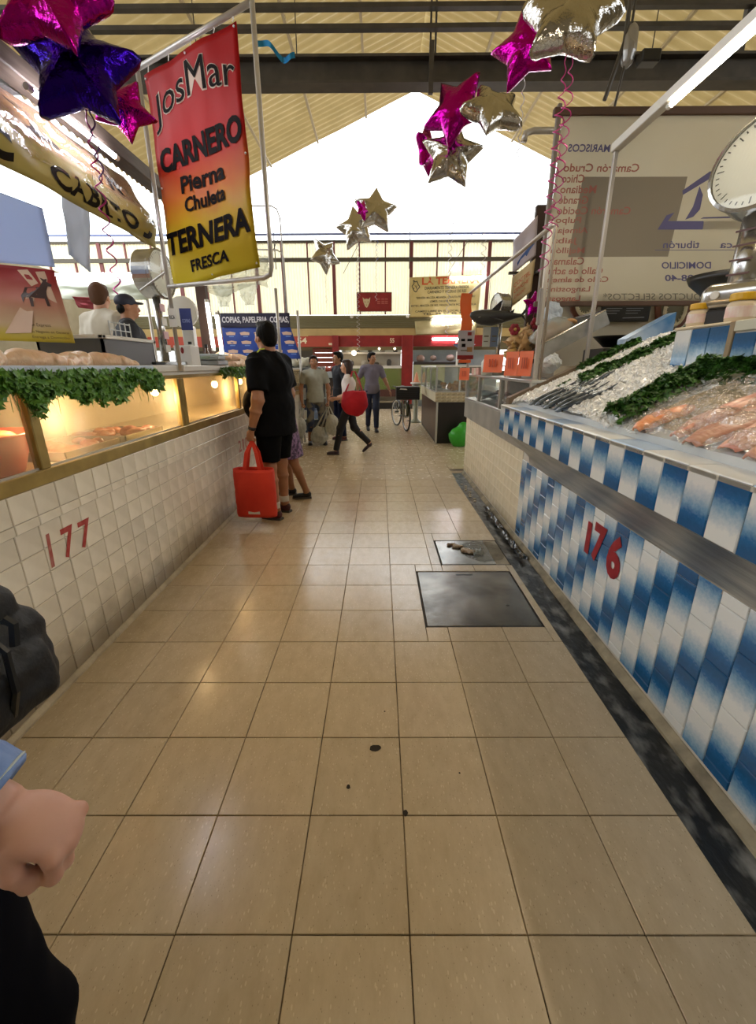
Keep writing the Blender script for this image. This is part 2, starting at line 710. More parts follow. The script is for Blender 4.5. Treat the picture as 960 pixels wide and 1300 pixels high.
def grimy_tile_mat(name, c1, c2, dirt, base_h=0.22, vary=0.05):
    """glazed wall tile, splashed with floor dirt in an uneven skirt along its foot"""
    m = mat(name, c1, 0.22, col2=c2, scale=5, vary=vary, bump=0.03, bscale=12)
    nt = m.node_tree
    N, L = nt.nodes.new, nt.links.new
    b = nt.nodes['Principled BSDF']
    old = b.inputs['Base Color'].links[0].from_socket
    g = N('ShaderNodeNewGeometry')
    sp = N('ShaderNodeSeparateXYZ')
    L(g.outputs['Position'], sp.inputs[0])
    n = N('ShaderNodeTexNoise')
    n.inputs['Scale'].default_value = 4.5
    n.inputs['Detail'].default_value = 7
    L(g.outputs['Position'], n.inputs['Vector'])
    a = N('ShaderNodeMath')
    a.operation = 'MULTIPLY'
    a.inputs[1].default_value = base_h * 2
    L(n.outputs['Fac'], a.inputs[0])
    mr = N('ShaderNodeMapRange')
    mr.interpolation_type = 'SMOOTHSTEP'
    L(sp.outputs['Z'], mr.inputs['Value'])
    mr.inputs['From Min'].default_value = 0.0
    L(a.outputs[0], mr.inputs['From Max'])
    mr.inputs['To Min'].default_value = 0.75
    mr.inputs['To Max'].default_value = 0.0
    mx = N('ShaderNodeMix')
    mx.data_type = 'RGBA'
    L(mr.outputs[0], mx.inputs['Factor'])
    L(old, mx.inputs['A'])
    mx.inputs['B'].default_value = rgb(dirt)
    L(mx.outputs['Result'], b.inputs['Base Color'])
    return m


M_floor = world_noise_mat('beige terrazzo floor tile', '#baa98e', '#cabaa0', '#e2d6bb', 0.21, scale=9, streak=(2.2, 1, 1), vary=0.05, rvar=.1, bump=.04)
M_floor_far = world_noise_mat('worn terrazzo far floor', '#b9a88d', '#cbbba1', '#d9cbaa', 0.26, scale=3, fleck=False, vary=0.0, bump=0.0, rvar=.06)
M_grout = mat('dirty floor grout', '#3a3126', 0.85, col2='#a39072', scale=3.2, contrast=(.42, .6))
M_cement = mat('grey cement', '#8d8576', 0.8, col2='#b0a794', scale=9, bump=0.3, bscale=30)
M_gutter = mat('wet dark gutter cement', '#1b1c1d', 0.3, col2='#8a8a88', scale=9, bump=0.35, bscale=18, contrast=(0.48, 0.74), stretch=(1.6, .8, 1))
M_white_tile = grimy_tile_mat('white wall tile', '#d6cdbb', '#e8e0d0', '#5f4f3b', 0.3, vary=.07)
M_tan_tile = grimy_tile_mat('cream wall tile', '#cfc3a8', '#dacfb6', '#7d6f58', 0.12)
M_roof = mat('tan fibreglass roof sheet', '#a8986c', 0.6, col2='#bdac82', scale=1.2, bump=0.25, bscale=5)
M_beam = mat('dark painted steel', '#3a352f', 0.5, col2='#4a443c', scale=6)
M_red = mat('dark red paint', '#8c1f1d', 0.45, col2='#7a1817', scale=4)
M_steel = mat('galvanised steel', '#a9a9a6', 0.38, 0.85, col2='#c4c4c1', scale=10)
M_pipe = mat('grey painted pipe', '#b9b4ae', 0.35, 0.4)
M_alu = mat('brushed aluminium', '#c8c9c8', 0.3, 0.8, bump=0.03, bscale=60)
M_gold = mat('yellowed aluminium frame', '#b49c5f', 0.35, 0.55, col2='#9b8550', scale=7)
M_glass = film_mat('case glass', '#f4f6f2', 1, 0.03, haze=0.07, gloss=0.05)
M_smeared = film_mat('smeared case glass', '#f4efe2', 1, 0.08, haze=0.16, gloss=0.05, hazecol='#e6d9bc')
M_dirty_glass = film_mat('steamed case glass', '#f2e8d2', 1, 0.12, haze=0.3, gloss=0.03, hazecol='#ead9b4')
M_white = mat('white paint', '#dcdad4', 0.5)
M_black = mat('black plastic', '#121212', 0.4)


def translucent(m, amount, col):
    """let part of the daylight on the far side through"""
    nt = m.node_tree
    b = nt.nodes['Principled BSDF']
    t = nt.nodes.new('ShaderNodeBsdfTranslucent')
    t.inputs[0].default_value = rgb(col)
    mx = nt.nodes.new('ShaderNodeMixShader')
    mx.inputs[0].default_value = amount
    nt.links.new(b.outputs[0], mx.inputs[1])
    nt.links.new(t.outputs[0], mx.inputs[2])
    nt.links.new(mx.outputs[0], nt.nodes['Material Output'].inputs[0])


translucent(M_roof, 0.15, '#a08a58')

# ---------------------------------------------------------------- floor
TS = 0.32
FX0, FY0 = 0.0785, 2.0022
HOLES = [(0.27, 2.14, 0.975, 2.85), (0.475, 2.955, 1.022, 3.44)]


def cut(rects, h):
    out = []
    for x0, y0, x1, y1 in rects:
        a0, b0, a1, b1 = max(x0, h[0]), max(y0, h[1]), min(x1, h[2]), min(y1, h[3])
        if a0 >= a1 or b0 >= b1:
            out.append((x0, y0, x1, y1))
            continue
        for q in ((x0, y0, a0, y1), (a1, y0, x1, y1), (a0, y0, a1, b0), (a0, b1, a1, y1)):
            if q[2] - q[0] > 0.03 and q[3] - q[1] > 0.03:
                out.append(q)
    return out


fb = B()
fb.box((-30, -25, -0.12), (30, 40, -0.007))
floor = fb.obj('floor', M_grout, kind='structure')
full = tile_mesh('floor_tile', TS - 0.0035, TS - 0.0035, 0.007, M_floor, 0.0016)
for j in range(-8, 11):
    for k in range(-5, 3):
        x0, y0 = FX0 + TS * k, FY0 + TS * j
        if k == 2:
            cell = [(x0, y0, 1.022, y0 + TS)]
        else:
            cell = [(x0, y0, x0 + TS, y0 + TS)]
        r = cell
        for h in HOLES:
            r = cut(r, h)
        for q in r:
            w, d = q[2] - q[0], q[3] - q[1]
            me = full if (abs(w - TS) < 1e-6 and abs(d - TS) < 1e-6) else tile_mesh('floor_tile', w - 0.0035, d - 0.0035, 0.007, M_floor, 0.0016)
            o = link('floor_tile', me, floor)
            o.location = ((q[0] + q[2]) / 2, (q[1] + q[3]) / 2, -0.007 + random.uniform(-0.0006, 0.0006))
fb = B()
for j in range(11, 45):
    sh = 0.16 if j in (14, 15, 19, 24) else 0.0
    for k in range(-16, 22):
        x0, y0 = FX0 + TS * k + sh, FY0 + TS * j
        if -5 <= k <= 2 or y0 > 5.9:
            fb.box((x0 + 0.002, y0 + 0.002, -0.007), (x0 + TS - 0.002, y0 + TS - 0.002, 0.0))
fb.obj('far_tile', M_floor_far, floor, kind='stuff')
# chips and stains in the near tiles
cb = B()
for (x, y, r, e) in ((-0.02, 1.31, 0.016, 1.6), (-0.118, 1.145, 0.0085, 1), (0.02, 1.5, 0.004, 1), (0.085, 1.05, 0.012, 0.8), (0.3, 1.2, 0.004, 1)):
    cb.poly([(x + r * e * math.cos(a) * random.uniform(.75, 1.1), y + r * math.sin(a) * random.uniform(.75, 1.1), 0.0008) for a in [i * math.pi / 6 for i in range(12)]])
cb.obj('chip', mat('dark pit', '#2a241c', 0.9), floor)

# gutter and kerbs at the right wall, kerb at the left wall
g = B()
g.grid(lambda u, v: Vector((1.02 + 0.155 * u, -1.5 + 7.4 * v, -0.001 - 0.004 * math.sin(math.pi * u) + 0.002 * noise.noise(Vector((u * 3, v * 30, 1))))), 6, 90)
g.obj('trim_1', M_gutter, kind='structure', smooth=True)
g = B()
for i in range(37):
    y = -1.5 + i * 0.2
    g.poly([(1.172 + random.uniform(-.004, .004), y, -0.01), (1.215, y, -0.01), (1.215, y, 0.04), (1.204, y, 0.038), (1.176, y, 0.012)], 0.2, (0, 1, 0))
g.obj('trim_2', mat('stained cement kerb', '#6d6656', 0.75, col2='#9d937c', scale=8, bump=0.3, bscale=30), kind='structure')
g = B()
g.poly([(-1.522, -1, 0), (-1.498, -1, 0), (-1.498, -1, 0.012), (-1.514, -1, 0.028), (-1.522, -1, 0.028)], 9.2, (0, 1, 0))
g.obj('trim_3', mat('pale skirting kerb', '#a89c86', 0.6, col2='#c2b7a0', scale=9, bump=0.2), kind='structure')

# ---------------------------------------------------------------- roof
RX, RZ, SL = 1.12, 9.4, 0.41


def roof_side(x_end):
    b = B()
    n = 560
    s = 1 if x_end > RX else -1

    def f(u, v):
        x = RX + (x_end - RX) * u
        y = -6 + 22 * v
        z = RZ - SL * abs(x - RX) + 0.035 * math.sin(y * 2 * math.pi / 0.24) + 0.05 * noise.noise(Vector((x * .5, y * .5, s)))
        return Vector((x, y, z))
    b.grid(f, 10, n)
    return b


ceil = roof_side(-6.6).obj('ceiling', M_roof, kind='structure', smooth=True)
roof_side(9.5).obj('roof_sheet', M_roof, ceil, smooth=True)
b = B()
b.box((-7, 5.9, 4.42), (9.6, 5.93, 4.66))
b.box((-7, 5.82, 4.64), (9.6, 6.01, 4.665))
b.box((-7, 5.82, 4.415), (9.6, 6.01, 4.44))
b.obj('roof_beam', M_beam, kind='structure')
b = B()
for z in (4.86, 5.03):
    b.box((-7, 5.80, z), (9.6, 5.87, z + 0.04))
b.obj('roof_beam', M_beam, kind='structure')
b = B()
for x in (-4.2, 3.9, 6.5):
    b.box((x, 5.86, 4.66), (x + 0.05, 5.92, 6.6))
b.obj('roof_beam', M_beam, kind='structure')
# purlins under the sheets
b = B()
for s, xe in ((-1, -6.6), (1, 9.5)):
    for d in (1.5, 3.0, 4.5, 6.0, 7.5):
        x = RX + s * d
        if (s < 0 and x < xe) or (s > 0 and x > xe):
            continue
        z = RZ - SL * d - 0.10
        b.box((x - 0.03, -6, z - 0.05), (x + 0.03, 15.9, z))
b.obj('roof_purlin', mat('tan painted purlin', '#9c8b63', 0.6), ceil)
# hangers from the ridge and a few loose stays
b = B()
b.tube([(0.565, 5.9, 4.66), (0.57, 5.9, 6.9), (1.05, 5.9, 9.2)], 0.012, 6)
b.tube([(0.62, 5.9, 4.66), (0.62, 5.9, 6.9), (1.1, 5.9, 9.2)], 0.012, 6)
b.box((0.545, 5.78, 4.3), (0.595, 5.82, 4.75))
b.obj('roof_hanger', M_beam, kind='structure')
b = B()
for x in (1.9, 2.05, 3.0, -0.9, -2.0):
    b.tube([(x, 5.95, 4.66), (x + 0.02, 5.95, 6.6)], 0.006, 5)
b.obj('roof_hanger', M_beam, kind='structure')

M_hall = mat('added hall wall', '#8f8468', .8, col2='#a0947a', scale=2)  # unseen hall walls, added to cut daylight from the sides and behind
B().box((-9.2, -6, 0), (-9.0, 16.3, 4.0)).obj('wall_left', M_hall, kind='structure')
B().box((10.0, -6, 0), (10.2, 16.3, 4.6)).obj('wall_right', M_hall, kind='structure')
B().box((-9.2, -6.2, 0), (10.2, -6.0, 9.4)).obj('wall_front', M_hall, kind='structure')
# ---------------------------------------------------------------- back wall of the hall
YB = 16.0
M_panel = mat('cream fibreglass panel', '#dcd5bc', 0.5, col2='#e8e2cc', scale=2)
translucent(M_panel, 0.42, '#efe6c4')
wall = B().box((-14, YB + 0.15, 2.0), (12, YB + 0.3, 3.16)).obj('wall_back', mat('olive shutter metal', '#6f6850', 0.6, col2='#7d7559', scale=3), kind='structure')
b = B()
for i in range(9):
    z = 2.74 + i * 0.042
    b.box((-14, YB - 0.01, z), (12, YB + 0.15, z + 0.034), 0.006)
b.obj('slat', mat('olive slat', '#77704f', 0.5), wall)
B().box((-14, YB, 2.44), (12, YB + 0.15, 2.72)).obj('panel', mat('ochre panel', '#b49a62', 0.6, col2='#c0a66c', scale=3), wall)
mx = [1.085 + 0.871 * k for k in range(-15, 12)]
for a, c in zip(mx, mx[1:]):
    bb = B()
    bb.grid(lambda u, v: Vector((a + (c - a) * u, YB + 0.06 + 0.02 * math.sin(u * 2 * math.pi * 9), 3.16 + 2.22 * v)), 72, 1)
    bb.obj('panel', M_panel, wall, smooth=True)
for i, x in enumerate(mx):
    t = 0.055 if (i - 15) % 3 == 0 else 0.022
    B().box((x - t, YB - 0.03, 3.16), (x + t, YB + 0.04, 5.38)).obj('mullion', mat('oxide red steel', '#6e3230', 0.55), wall)
b = B()
b.box((-14, YB - 0.1, 4.78), (12, YB - 0.03, 4.9))
b.box((-14, YB - 0.02, 5.36), (12, YB + 0.1, 5.43))
b.obj('rail', mat('dark olive rail', '#4a4232', 0.6), wall)
B().tube([(-14, YB - 0.4, 5.5), (12, YB - 0.4, 5.5)], 0.035, 8).obj('pipe', mat('blue grey pipe', '#6d7aa8', 0.4), wall)
b = B()
for x in (1.0, -3.4):
    b.tube([(x, YB - 0.4, 5.6), (x, YB - 0.38, 4.5)], 0.016, 6)
for x in (3.0, -3.2, -0.5):
    b.tube([(x, YB - 0.4, 5.48), (x - 0.7, YB - 0.2, 4.4)], 0.01, 5)
b.obj('brace', M_beam, wall)
# ---------------------------------------------------------------- shared builders
ORD = ['first', 'second', 'third', 'fourth', 'fifth', 'sixth', 'seventh', 'eighth', 'ninth', 'tenth']


def grad_mat(name, stops, rough=0.45, glow=0.0, horizontal=False, mottle=0.12):
    """print on a sheet: colour stops from the bottom (0) to the top (1) of its uv map"""
    m = bpy.data.materials.new(name)
    MATS[name] = m
    m.use_nodes = True
    nt = m.node_tree
    N, L = nt.nodes.new, nt.links.new
    b = nt.nodes['Principled BSDF']
    b.inputs['Roughness'].default_value = rough
    b.inputs['Specular IOR Level'].default_value = 0.12
    uv = N('ShaderNodeUVMap')
    sp = N('ShaderNodeSeparateXYZ')
    L(uv.outputs[0], sp.inputs[0])
    r = N('ShaderNodeValToRGB')
    els = r.color_ramp.elements
    while len(els) < len(stops):
        els.new(0.5)
    for e, (p, c) in zip(els, sorted(stops)):
        e.position = p
        e.color = rgb(c)
    ns = N('ShaderNodeTexNoise')
    ns.inputs['Scale'].default_value = 4
    L(uv.outputs[0], ns.inputs['Vector'])
    mr = N('ShaderNodeMapRange')
    mr.inputs['To Min'].default_value = -mottle / 2
    mr.inputs['To Max'].default_value = mottle / 2
    L(ns.outputs['Fac'], mr.inputs['Value'])
    ad = N('ShaderNodeMath')
    L(sp.outputs['X' if horizontal else 'Y'], ad.inputs[0])
    L(mr.outputs[0], ad.inputs[1])
    L(ad.outputs[0], r.inputs['Fac'])
    L(r.outputs['Color'], b.inputs['Base Color'])
    if glow:
        t = N('ShaderNodeBsdfTranslucent')
        L(r.outputs['Color'], t.inputs[0])
        mxx = N('ShaderNodeMixShader')
        mxx.inputs[0].default_value = glow
        L(b.outputs[0], mxx.inputs[1])
        L(t.outputs[0], mxx.inputs[2])
        L(mxx.outputs[0], nt.nodes['Material Output'].inputs[0])
    return m


def leaf_heap(fn, n, size, seed):
    """many small three-lobed leaves; fn(rng) gives (point, outward normal)"""
    rg = random.Random(seed)
    b = B()
    for _ in range(n):
        p, nn = fn(rg)
        nn = (Vector(nn) + Vector((rg.uniform(-.7, .7), rg.uniform(-.7, .7), rg.uniform(-.7, .7)))).normalized()
        t = nn.orthogonal().normalized()
        t = Matrix.Rotation(rg.uniform(0, 6.28), 3, nn) @ t
        s = nn.cross(t)
        a = size * rg.uniform(0.6, 1.25)
        c = Vector(p)
        pts = [c - t * a * .5, c - s * a * .5 + nn * a * .1, c - s * a * .18 + t * a * .12, c - s * a * .3 + t * a * .6 - nn * a * .12,
               c + t * a * .25, c + s * a * .3 + t * a * .6 - nn * a * .12, c + s * a * .18 + t * a * .12, c + s * a * .5 + nn * a * .1]
        v = [b.bm.verts.new(q) for q in pts]
        b.bm.faces.new((v[0], v[1], v[2], v[4]))
        b.bm.faces.new((v[0], v[4], v[6], v[7]))
        b.bm.faces.new((v[2], v[3], v[4]))
        b.bm.faces.new((v[4], v[5], v[6]))
    return b


M_leaf = mat('parsley green', '#3a6a22', 0.45, col2='#628f36', scale=30, spec=0.4)
M_leaf2 = mat('dark parsley green', '#24481a', 0.45, col2='#3d6b24', scale=30, spec=0.4)
M_stem = mat('parsley stem', '#5f7f35', 0.5)
M_chicken = mat('raw chicken skin', '#d8b592', 0.35, col2='#e3c3a6', scale=14, bump=0.25, bscale=60, sss=0.15, coat=0.2)
M_meat = mat('raw red meat', '#8d4030', 0.35, col2='#c08a70', scale=20, bump=0.3, bscale=30, coat=0.2)


def dial_scale(name, label, loc, rz, r, depth, pole, group=None, tilt=0.0, col=.2):
    """hanging-dial shop scale: drum with glass over a white face, needle, pole, foot"""
    t = thing(name, label, 'scale', loc, rz, group)
    M = Matrix.Translation((0, 0, pole + r * .95)) @ Matrix.Rotation(R(90) + tilt, 4, 'X')   # drum axis along -y (faces -y)
    B().lathe([(0, -depth), (r * .9, -depth), (r * .99, -depth * .9), (r * .99, -depth * .15), (r * 1.03, -depth * .1), (r * 1.03, 0.006), (r * .96, 0.012), (r * .95, -0.004), (0, -0.004)], 40, M).obj('drum', M_steel_shiny, t, smooth=False)
    B().lathe([(0, 0), (r * .94, 0)], 40, M).obj('dial', mat('white dial', '#e6e3da', 0.4), t)
    b = B()
    for k in range(40):
        a = k * math.pi / 20
        l = .14 if k % 5 == 0 else .07
        q = [Vector((math.cos(a + da) * rr * r, math.sin(a + da) * rr * r, 0.0015)) for rr, da in ((.88, -.015), (.88, .015), (.88 - l, .015), (.88 - l, -.015))]
        b.poly([M @ p for p in q])
    b.obj('tick_mark', M_black, t)
    b = B()
    b.poly([M @ Vector(p) for p in ((-.02 * r, -.2 * r, .004), (.02 * r, -.2 * r, .004), (.008 * r, .75 * r, .004), (-.008 * r, .75 * r, .004))])
    b.lathe([(r * .07, 0.003), (r * .07, 0.008), (0, 0.008)], 12, M)
    b.obj('needle', mat('dial red', '#9a2a22', 0.5), t)
    B().lathe([(0, 0.02), (r * .5, 0.017), (r * .96, 0.006)], 32, M).obj('cover', M_glass, t, smooth=True)
    B().tube([(0, depth * .5, 0.0), (0, depth * .5, pole + r * .1)], [r * col, r * col * .85], 16).obj('column', M_steel_shiny, t, smooth=True)
    return t


M_steel_shiny = mat('polished steel', '#b9b8b5', 0.22, 0.9, col2='#a5a4a1', scale=12)


def tube_light(name, label, p0, p1, m, r=0.014, group=None, holder=True):
    p0, p1 = Vector(p0), Vector(p1)
    t = thing(name, label, 'light', p0, 0, group)
    d = p1 - p0
    u = d.normalized()
    B().tube([u * 0.02, d - u * 0.02], r, 10).obj('tube', m, t, smooth=True)
    b = B()
    b.tube([Vector((0, 0, 0)), u * 0.03], r * 1.15, 10)
    b.tube([d - u * 0.03, d], r * 1.15, 10)
    b.obj('end_cap', M_white, t)
    return t


def crinkle(p, amp, sc, seed=0.0):
    q = Vector(p) * sc + Vector((seed, seed * 2, seed * 3))
    return amp * (noise.noise(q) + 0.6 * abs(noise.noise(q * 2.1)) + 0.3 * noise.noise(q * 4.7))
# ---------------------------------------------------------------- left stall: butcher counters
M_num = mat('red painted numeral', '#9c2a26', 0.6, col2='#b4524a', scale=25)
M_num_faded = mat('faded red paint', '#b98a80', 0.6, col2='#a8554c', scale=18)
M_glow_wall = mat('cream case lining', '#cdc4ac', 0.5, col2='#bfb59a', scale=2)
T_left = tile_mesh('tile', 0.1285, 0.112, 0.006, M_white_tile, 0.003, '+x')
T_up = tile_mesh('tile', 0.1285, 0.118, 0.006, M_white_tile, 0.003, '+x')
T_thin = tile_mesh('tile', 0.1285, 0.042, 0.006, M_white_tile, 0.003, '+x')


def counter(label, y0, y1, posts, t0, t1, glass):
    """tiled masonry base carrying a glazed case; t0..t1 is the stretch whose tiles are laid one by one"""
    t = thing('butcher_counter', label, 'counter', (-1.52, y0, 0))
    X0 = -1.52

    def bx(lo, hi, bev=0.0):
        return B().box((lo[0] - X0, lo[1] - y0, lo[2]), (hi[0] - X0, hi[1] - y0, hi[2]), bev)
    b = bx((-2.35, y0, 0), (-1.527, y1, 0.8))
    b.box((-2.35 - X0, 0, 0.8), (-1.512 - X0, y1 - y0, 0.965))
    b.obj('base', mat('tile grout', '#a39a88', 0.9), t)
    rest = B()
    k0 = math.floor((y0) / 0.132)
    for k in range(k0, int(y1 / 0.132)):
        yc = (k + 0.5) * 0.132 + 0.03
        if yc - 0.066 < y0 or yc + 0.066 > y1:
            continue
        near = t0 < yc < t1
        for j in range(9):
            if j < 7:
                zc, me, xo = 0.0575 + j * 0.1142, T_left, -1.526
            elif j == 7:
                zc, me, xo = 0.8225, T_thin, -1.511
            else:
                zc, me, xo = 0.905, T_up, -1.511
            if near:
                o = link('tile', me, t)
                o.location = (xo - X0 + random.uniform(-.0008, .0008), yc - y0, zc)
            else:
                h = 0.112 if j < 7 else (0.042 if j == 7 else 0.118)
                rest.box((xo - X0, yc - y0 - .0642, zc - h / 2), (xo - X0 + .006, yc - y0 + .0642, zc + h / 2))
    if len(rest.bm.verts):
        rest.obj('far_tile', M_white_tile, t, kind='stuff')
    else:
        rest.bm.free()
    bx((-1.56, y0, 0.965), (-1.507, y1, 1.03), 0.004).obj('frame_rail', M_gold, t)
    bx((-1.55, y0, 1.385), (-1.515, y1, 1.41), 0.003).obj('frame_rail', M_gold, t)
    for p, w in posts:
        bx((-1.555, p - w / 2, 1.03), (-1.512, p + w / 2, 1.385), 0.004).obj('post', M_gold, t)
    edges = [y0] + [p for p, w in posts] + [y1]
    for a, c in zip(edges, edges[1:]):
        if c - a < 0.15:
            continue
        bx((-1.537, a + 0.02, 1.03), (-1.533, c - 0.02, 1.385)).obj('glass_pane', glass, t)
        bx((-1.532, a + 0.03, 1.028), (-1.527, c - 0.03, 1.04)).obj('glazing_bead', M_alu, t)
    bx((-2.34, y0, 0.985), (-1.56, y1, 1.0)).obj('case_floor', M_glow_wall, t)
    bx((-2.36, y0, 1.0), (-2.3, y1, 1.4)).obj('case_back', M_glow_wall, t)
    bx((-2.36, y0, 1.41), (-1.515, y1, 1.43)).obj('case_top', mat('white laminate', '#cfccc4', 0.4), t)
    return t


c1 = counter('near white-tiled butcher counter painted with the number 177', 0.2, 3.33, [(1.87, 0.055), (3.30, 0.05)], 1.35, 3.34, M_smeared)
c2 = counter('far white-tiled butcher counter painted with the number 210, behind man in black', 3.3295, 8.4, [(3.36, 0.05), (4.70, 0.05), (6.1, 0.05), (7.4, 0.05)], 3.3, 6.2, M_dirty_glass)


def num_surf(o, y, z, s, x=-1.5185):
    # u runs along +y, v up, seen from the aisle
    return lambda u, v: Vector((x - o.location.x, y + u - o.location.y, z + v))


for ch, ya, za, w, h, m, sl in (('1', 1.755, 0.585, 0.035, 0.16, M_num_faded, 0.0), ('7', 1.85, 0.585, 0.09, 0.15, M_num, 0.0), ('7', 1.968, 0.585, 0.095, 0.14, M_num, 0.0)):
    letters(ch, lambda u, v, ya=ya, za=za: Vector((-1.5185 + 1.52, ya + u - c1.location.y, za + v)), (0, 0, w, h), m, c1, 0.02 if ch != '1' else 0.0, name='painted_numeral', shear=0.1)
for ch, ya in (('2', 4.50), ('1', 4.64), ('0', 4.72)):
    letters(ch, lambda u, v, ya=ya: Vector((-1.5185 + 1.52, ya + u - c2.location.y, 0.58 + v)), (0, 0, 0.05 if ch == '1' else 0.095, 0.125), M_num_faded, c2, 0.02, name='painted_numeral')

# raised floor the butchers stand on
B().box((-5.5, 0.2, -0.1), (-2.4, 9.0, 0.45)).obj('floor_2', M_cement, kind='structure')

# end blocks on the counter tops
M_lam = mat('white laminate', '#cfccc4', 0.4)
B().box((-1.80, 2.93, 1.431), (-1.5, 3.28, 1.478), 0.006).obj('cutting_board', M_lam, label='white slab on near butcher counter beside the sign post', cat='board')
B().box((-1.84, 3.40, 1.431), (-1.5, 4.42, 1.478), 0.006).obj('cutting_board', M_lam, label='white slab under the white carton and digital scale on far counter', cat='board')

# blue-white tray with raw chickens, garland of parsley in front
tr = thing('chicken_tray', 'pale blue tray of raw chicken on top of near butcher counter', 'tray', (-1.72, 2.05, 1.431))
b = B()
b.box((-0.23, -1.0, 0), (0.23, 0.86, 0.012))
for q in (((-0.23, -1.0, 0), (-0.215, 0.86, 0.045)), ((0.215, -1.0, 0), (0.235, 0.86, 0.045)), ((-0.23, 0.845, 0), (0.23, 0.86, 0.045)), ((-0.23, -1.0, 0), (0.23, -0.985, 0.045))):
    b.box(*q, 0.003)
b.obj('pan', mat('pale blue plastic', '#b9c6d6', 0.35), tr)


def chicken(seed):
    rg = random.Random(seed)
    b = B()
    b.ball((0, 0, 0.045), (0.062, 0.1, 0.045))
    b.ball((0.01, 0.06, 0.05), (0.055, 0.06, 0.042))
    b.cone((0.03, -0.06, 0.045), (0.055, -0.16, 0.03), 0.035, 0.018)
    b.ball((0.058, -0.165, 0.03), 0.022)
    b.cone((-0.035, -0.06, 0.045), (-0.05, -0.15, 0.03), 0.034, 0.018)
    b.ball((-0.052, -0.155, 0.03), 0.021)
    b.cone((0.055, 0.04, 0.04), (0.07, -0.02, 0.025), 0.022, 0.014)
    b.cone((0, 0.1, 0.05), (0.01, 0.17, 0.03), 0.028, 0.016)
    return remeshed(b, 0.008, 2, 0.006, 16, 'raw_chicken')


CH = [chicken(i) for i in range(2)]
for m in CH:
    m.materials.clear()
    m.materials.append(M_chicken)
for i, (y, x, z, rz, la) in enumerate((
        (1.28, -1.66, 1.445, 0.3, 'raw chicken at the near end of the pale blue tray'),
        (1.52, -1.62, 1.445, 2.9, 'raw chicken, second from near end of the blue tray'),
        (1.55, -1.80, 1.445, 0.1, 'raw chicken lying behind the row on the blue tray'),
        (1.80, -1.63, 1.445, 0.2, 'raw chicken, third along the blue tray under red banner'),
        (2.08, -1.62, 1.445, 3.0, 'raw chicken, fourth along the blue tray beyond red banner'),
        (1.95, -1.80, 1.445, 3.3, 'raw chicken at the back of the blue tray mid way'),
        (2.36, -1.63, 1.445, 0.15, 'raw chicken, fifth along the blue tray by steel trough'),
        (2.64, -1.62, 1.445, 2.8, 'raw chicken at the far end of the pale blue tray'))):
    o = link('raw_chicken', CH[i % 2], None, la, 'chicken', 'raw chickens on the blue tray')
    o.location = (x, y, z)
    o.rotation_euler = (0, 0, rz)
    o.scale = (1.0, 1.0, 1.15)
for i in range(9):
    o = link('raw_chicken', CH[i % 2], None, 'raw chicken in the pile above the far parsley garland, %s from its near end' % ORD[i], 'chicken', 'raw chickens on the far counter')
    o.location = (-1.66 + 0.05 * (i % 2), 4.45 + i * 0.2, 1.45 + (0.06 if i % 3 == 1 else 0.0))
    o.rotation_euler = (0, 0, 0.4 + i * 1.9)
    o.scale = (.85, .85, 1.1)


def garland(label, y0, y1, n, seed, drop):
    t = thing('parsley_garland', label, 'garland', (-1.51, y0, 1.42))

    def f(rg):
        y = rg.uniform(0, y1 - y0)
        d = drop * max(.25, 0.75 + 0.9 * noise.noise(Vector((y * 4.2, seed, 0))) + .8 * max(0, noise.noise(Vector((y * 9, seed + 5, 0)))))
        z = 0.03 - d * rg.random() ** 1.2
        x = 0.02 + 0.045 * rg.random() + (-0.05 * rg.random() if z > 0 else 0)
        return (x, y, z), (1, 0, .3)
    leaf_heap(f, n, 0.042, seed).obj('leaf', M_leaf, t, kind='stuff')
    b = B()
    rg = random.Random(seed)
    for _ in range(60):
        y = rg.uniform(0, y1 - y0)
        b.tube([(0.0, y, 0.02), (0.03, y + rg.uniform(-.02, .02), 0.0), (0.035, y + rg.uniform(-.03, .03), -drop * rg.uniform(.4, 1.1))], 0.0015, 4)
    b.obj('stem', M_stem, t, kind='stuff')
    return t


garland('parsley garland hanging over the glass of the near counter 177', 1.35, 2.95, 2900, 3, 0.15)
garland('parsley garland along the edge of far counter behind the man in black', 4.15, 6.6, 2300, 8, 0.09)

# bulbs in the cases
M_bulb = lamp_mat('warm bulb glass', '#ffd9a0', 26)
for (x, y, la) in ((-1.64, 2.0, 'glowing bulb at the left, above the red tub in the case'), (-1.64, 3.17, 'glowing bulb near the end post of counter 177'),
                   (-1.64, 4.35, 'glowing bulb behind the first pane of the far counter'), (-1.64, 5.15, 'glowing bulb behind second far pane near man in black')):
    t = thing('light_bulb', la, 'bulb', (x, y, 1.41))
    B().ball((0, 0, -0.11), (0.03, 0.03, 0.036)).obj('glass_bulb', M_bulb, t, smooth=True)
    B().tube([(0, 0, 0), (0, 0, -0.08)], [0.016, 0.018], 10).obj('socket', M_black, t)
    point(t, (0, 0, -.17), 5.5, '#ffe2bd')

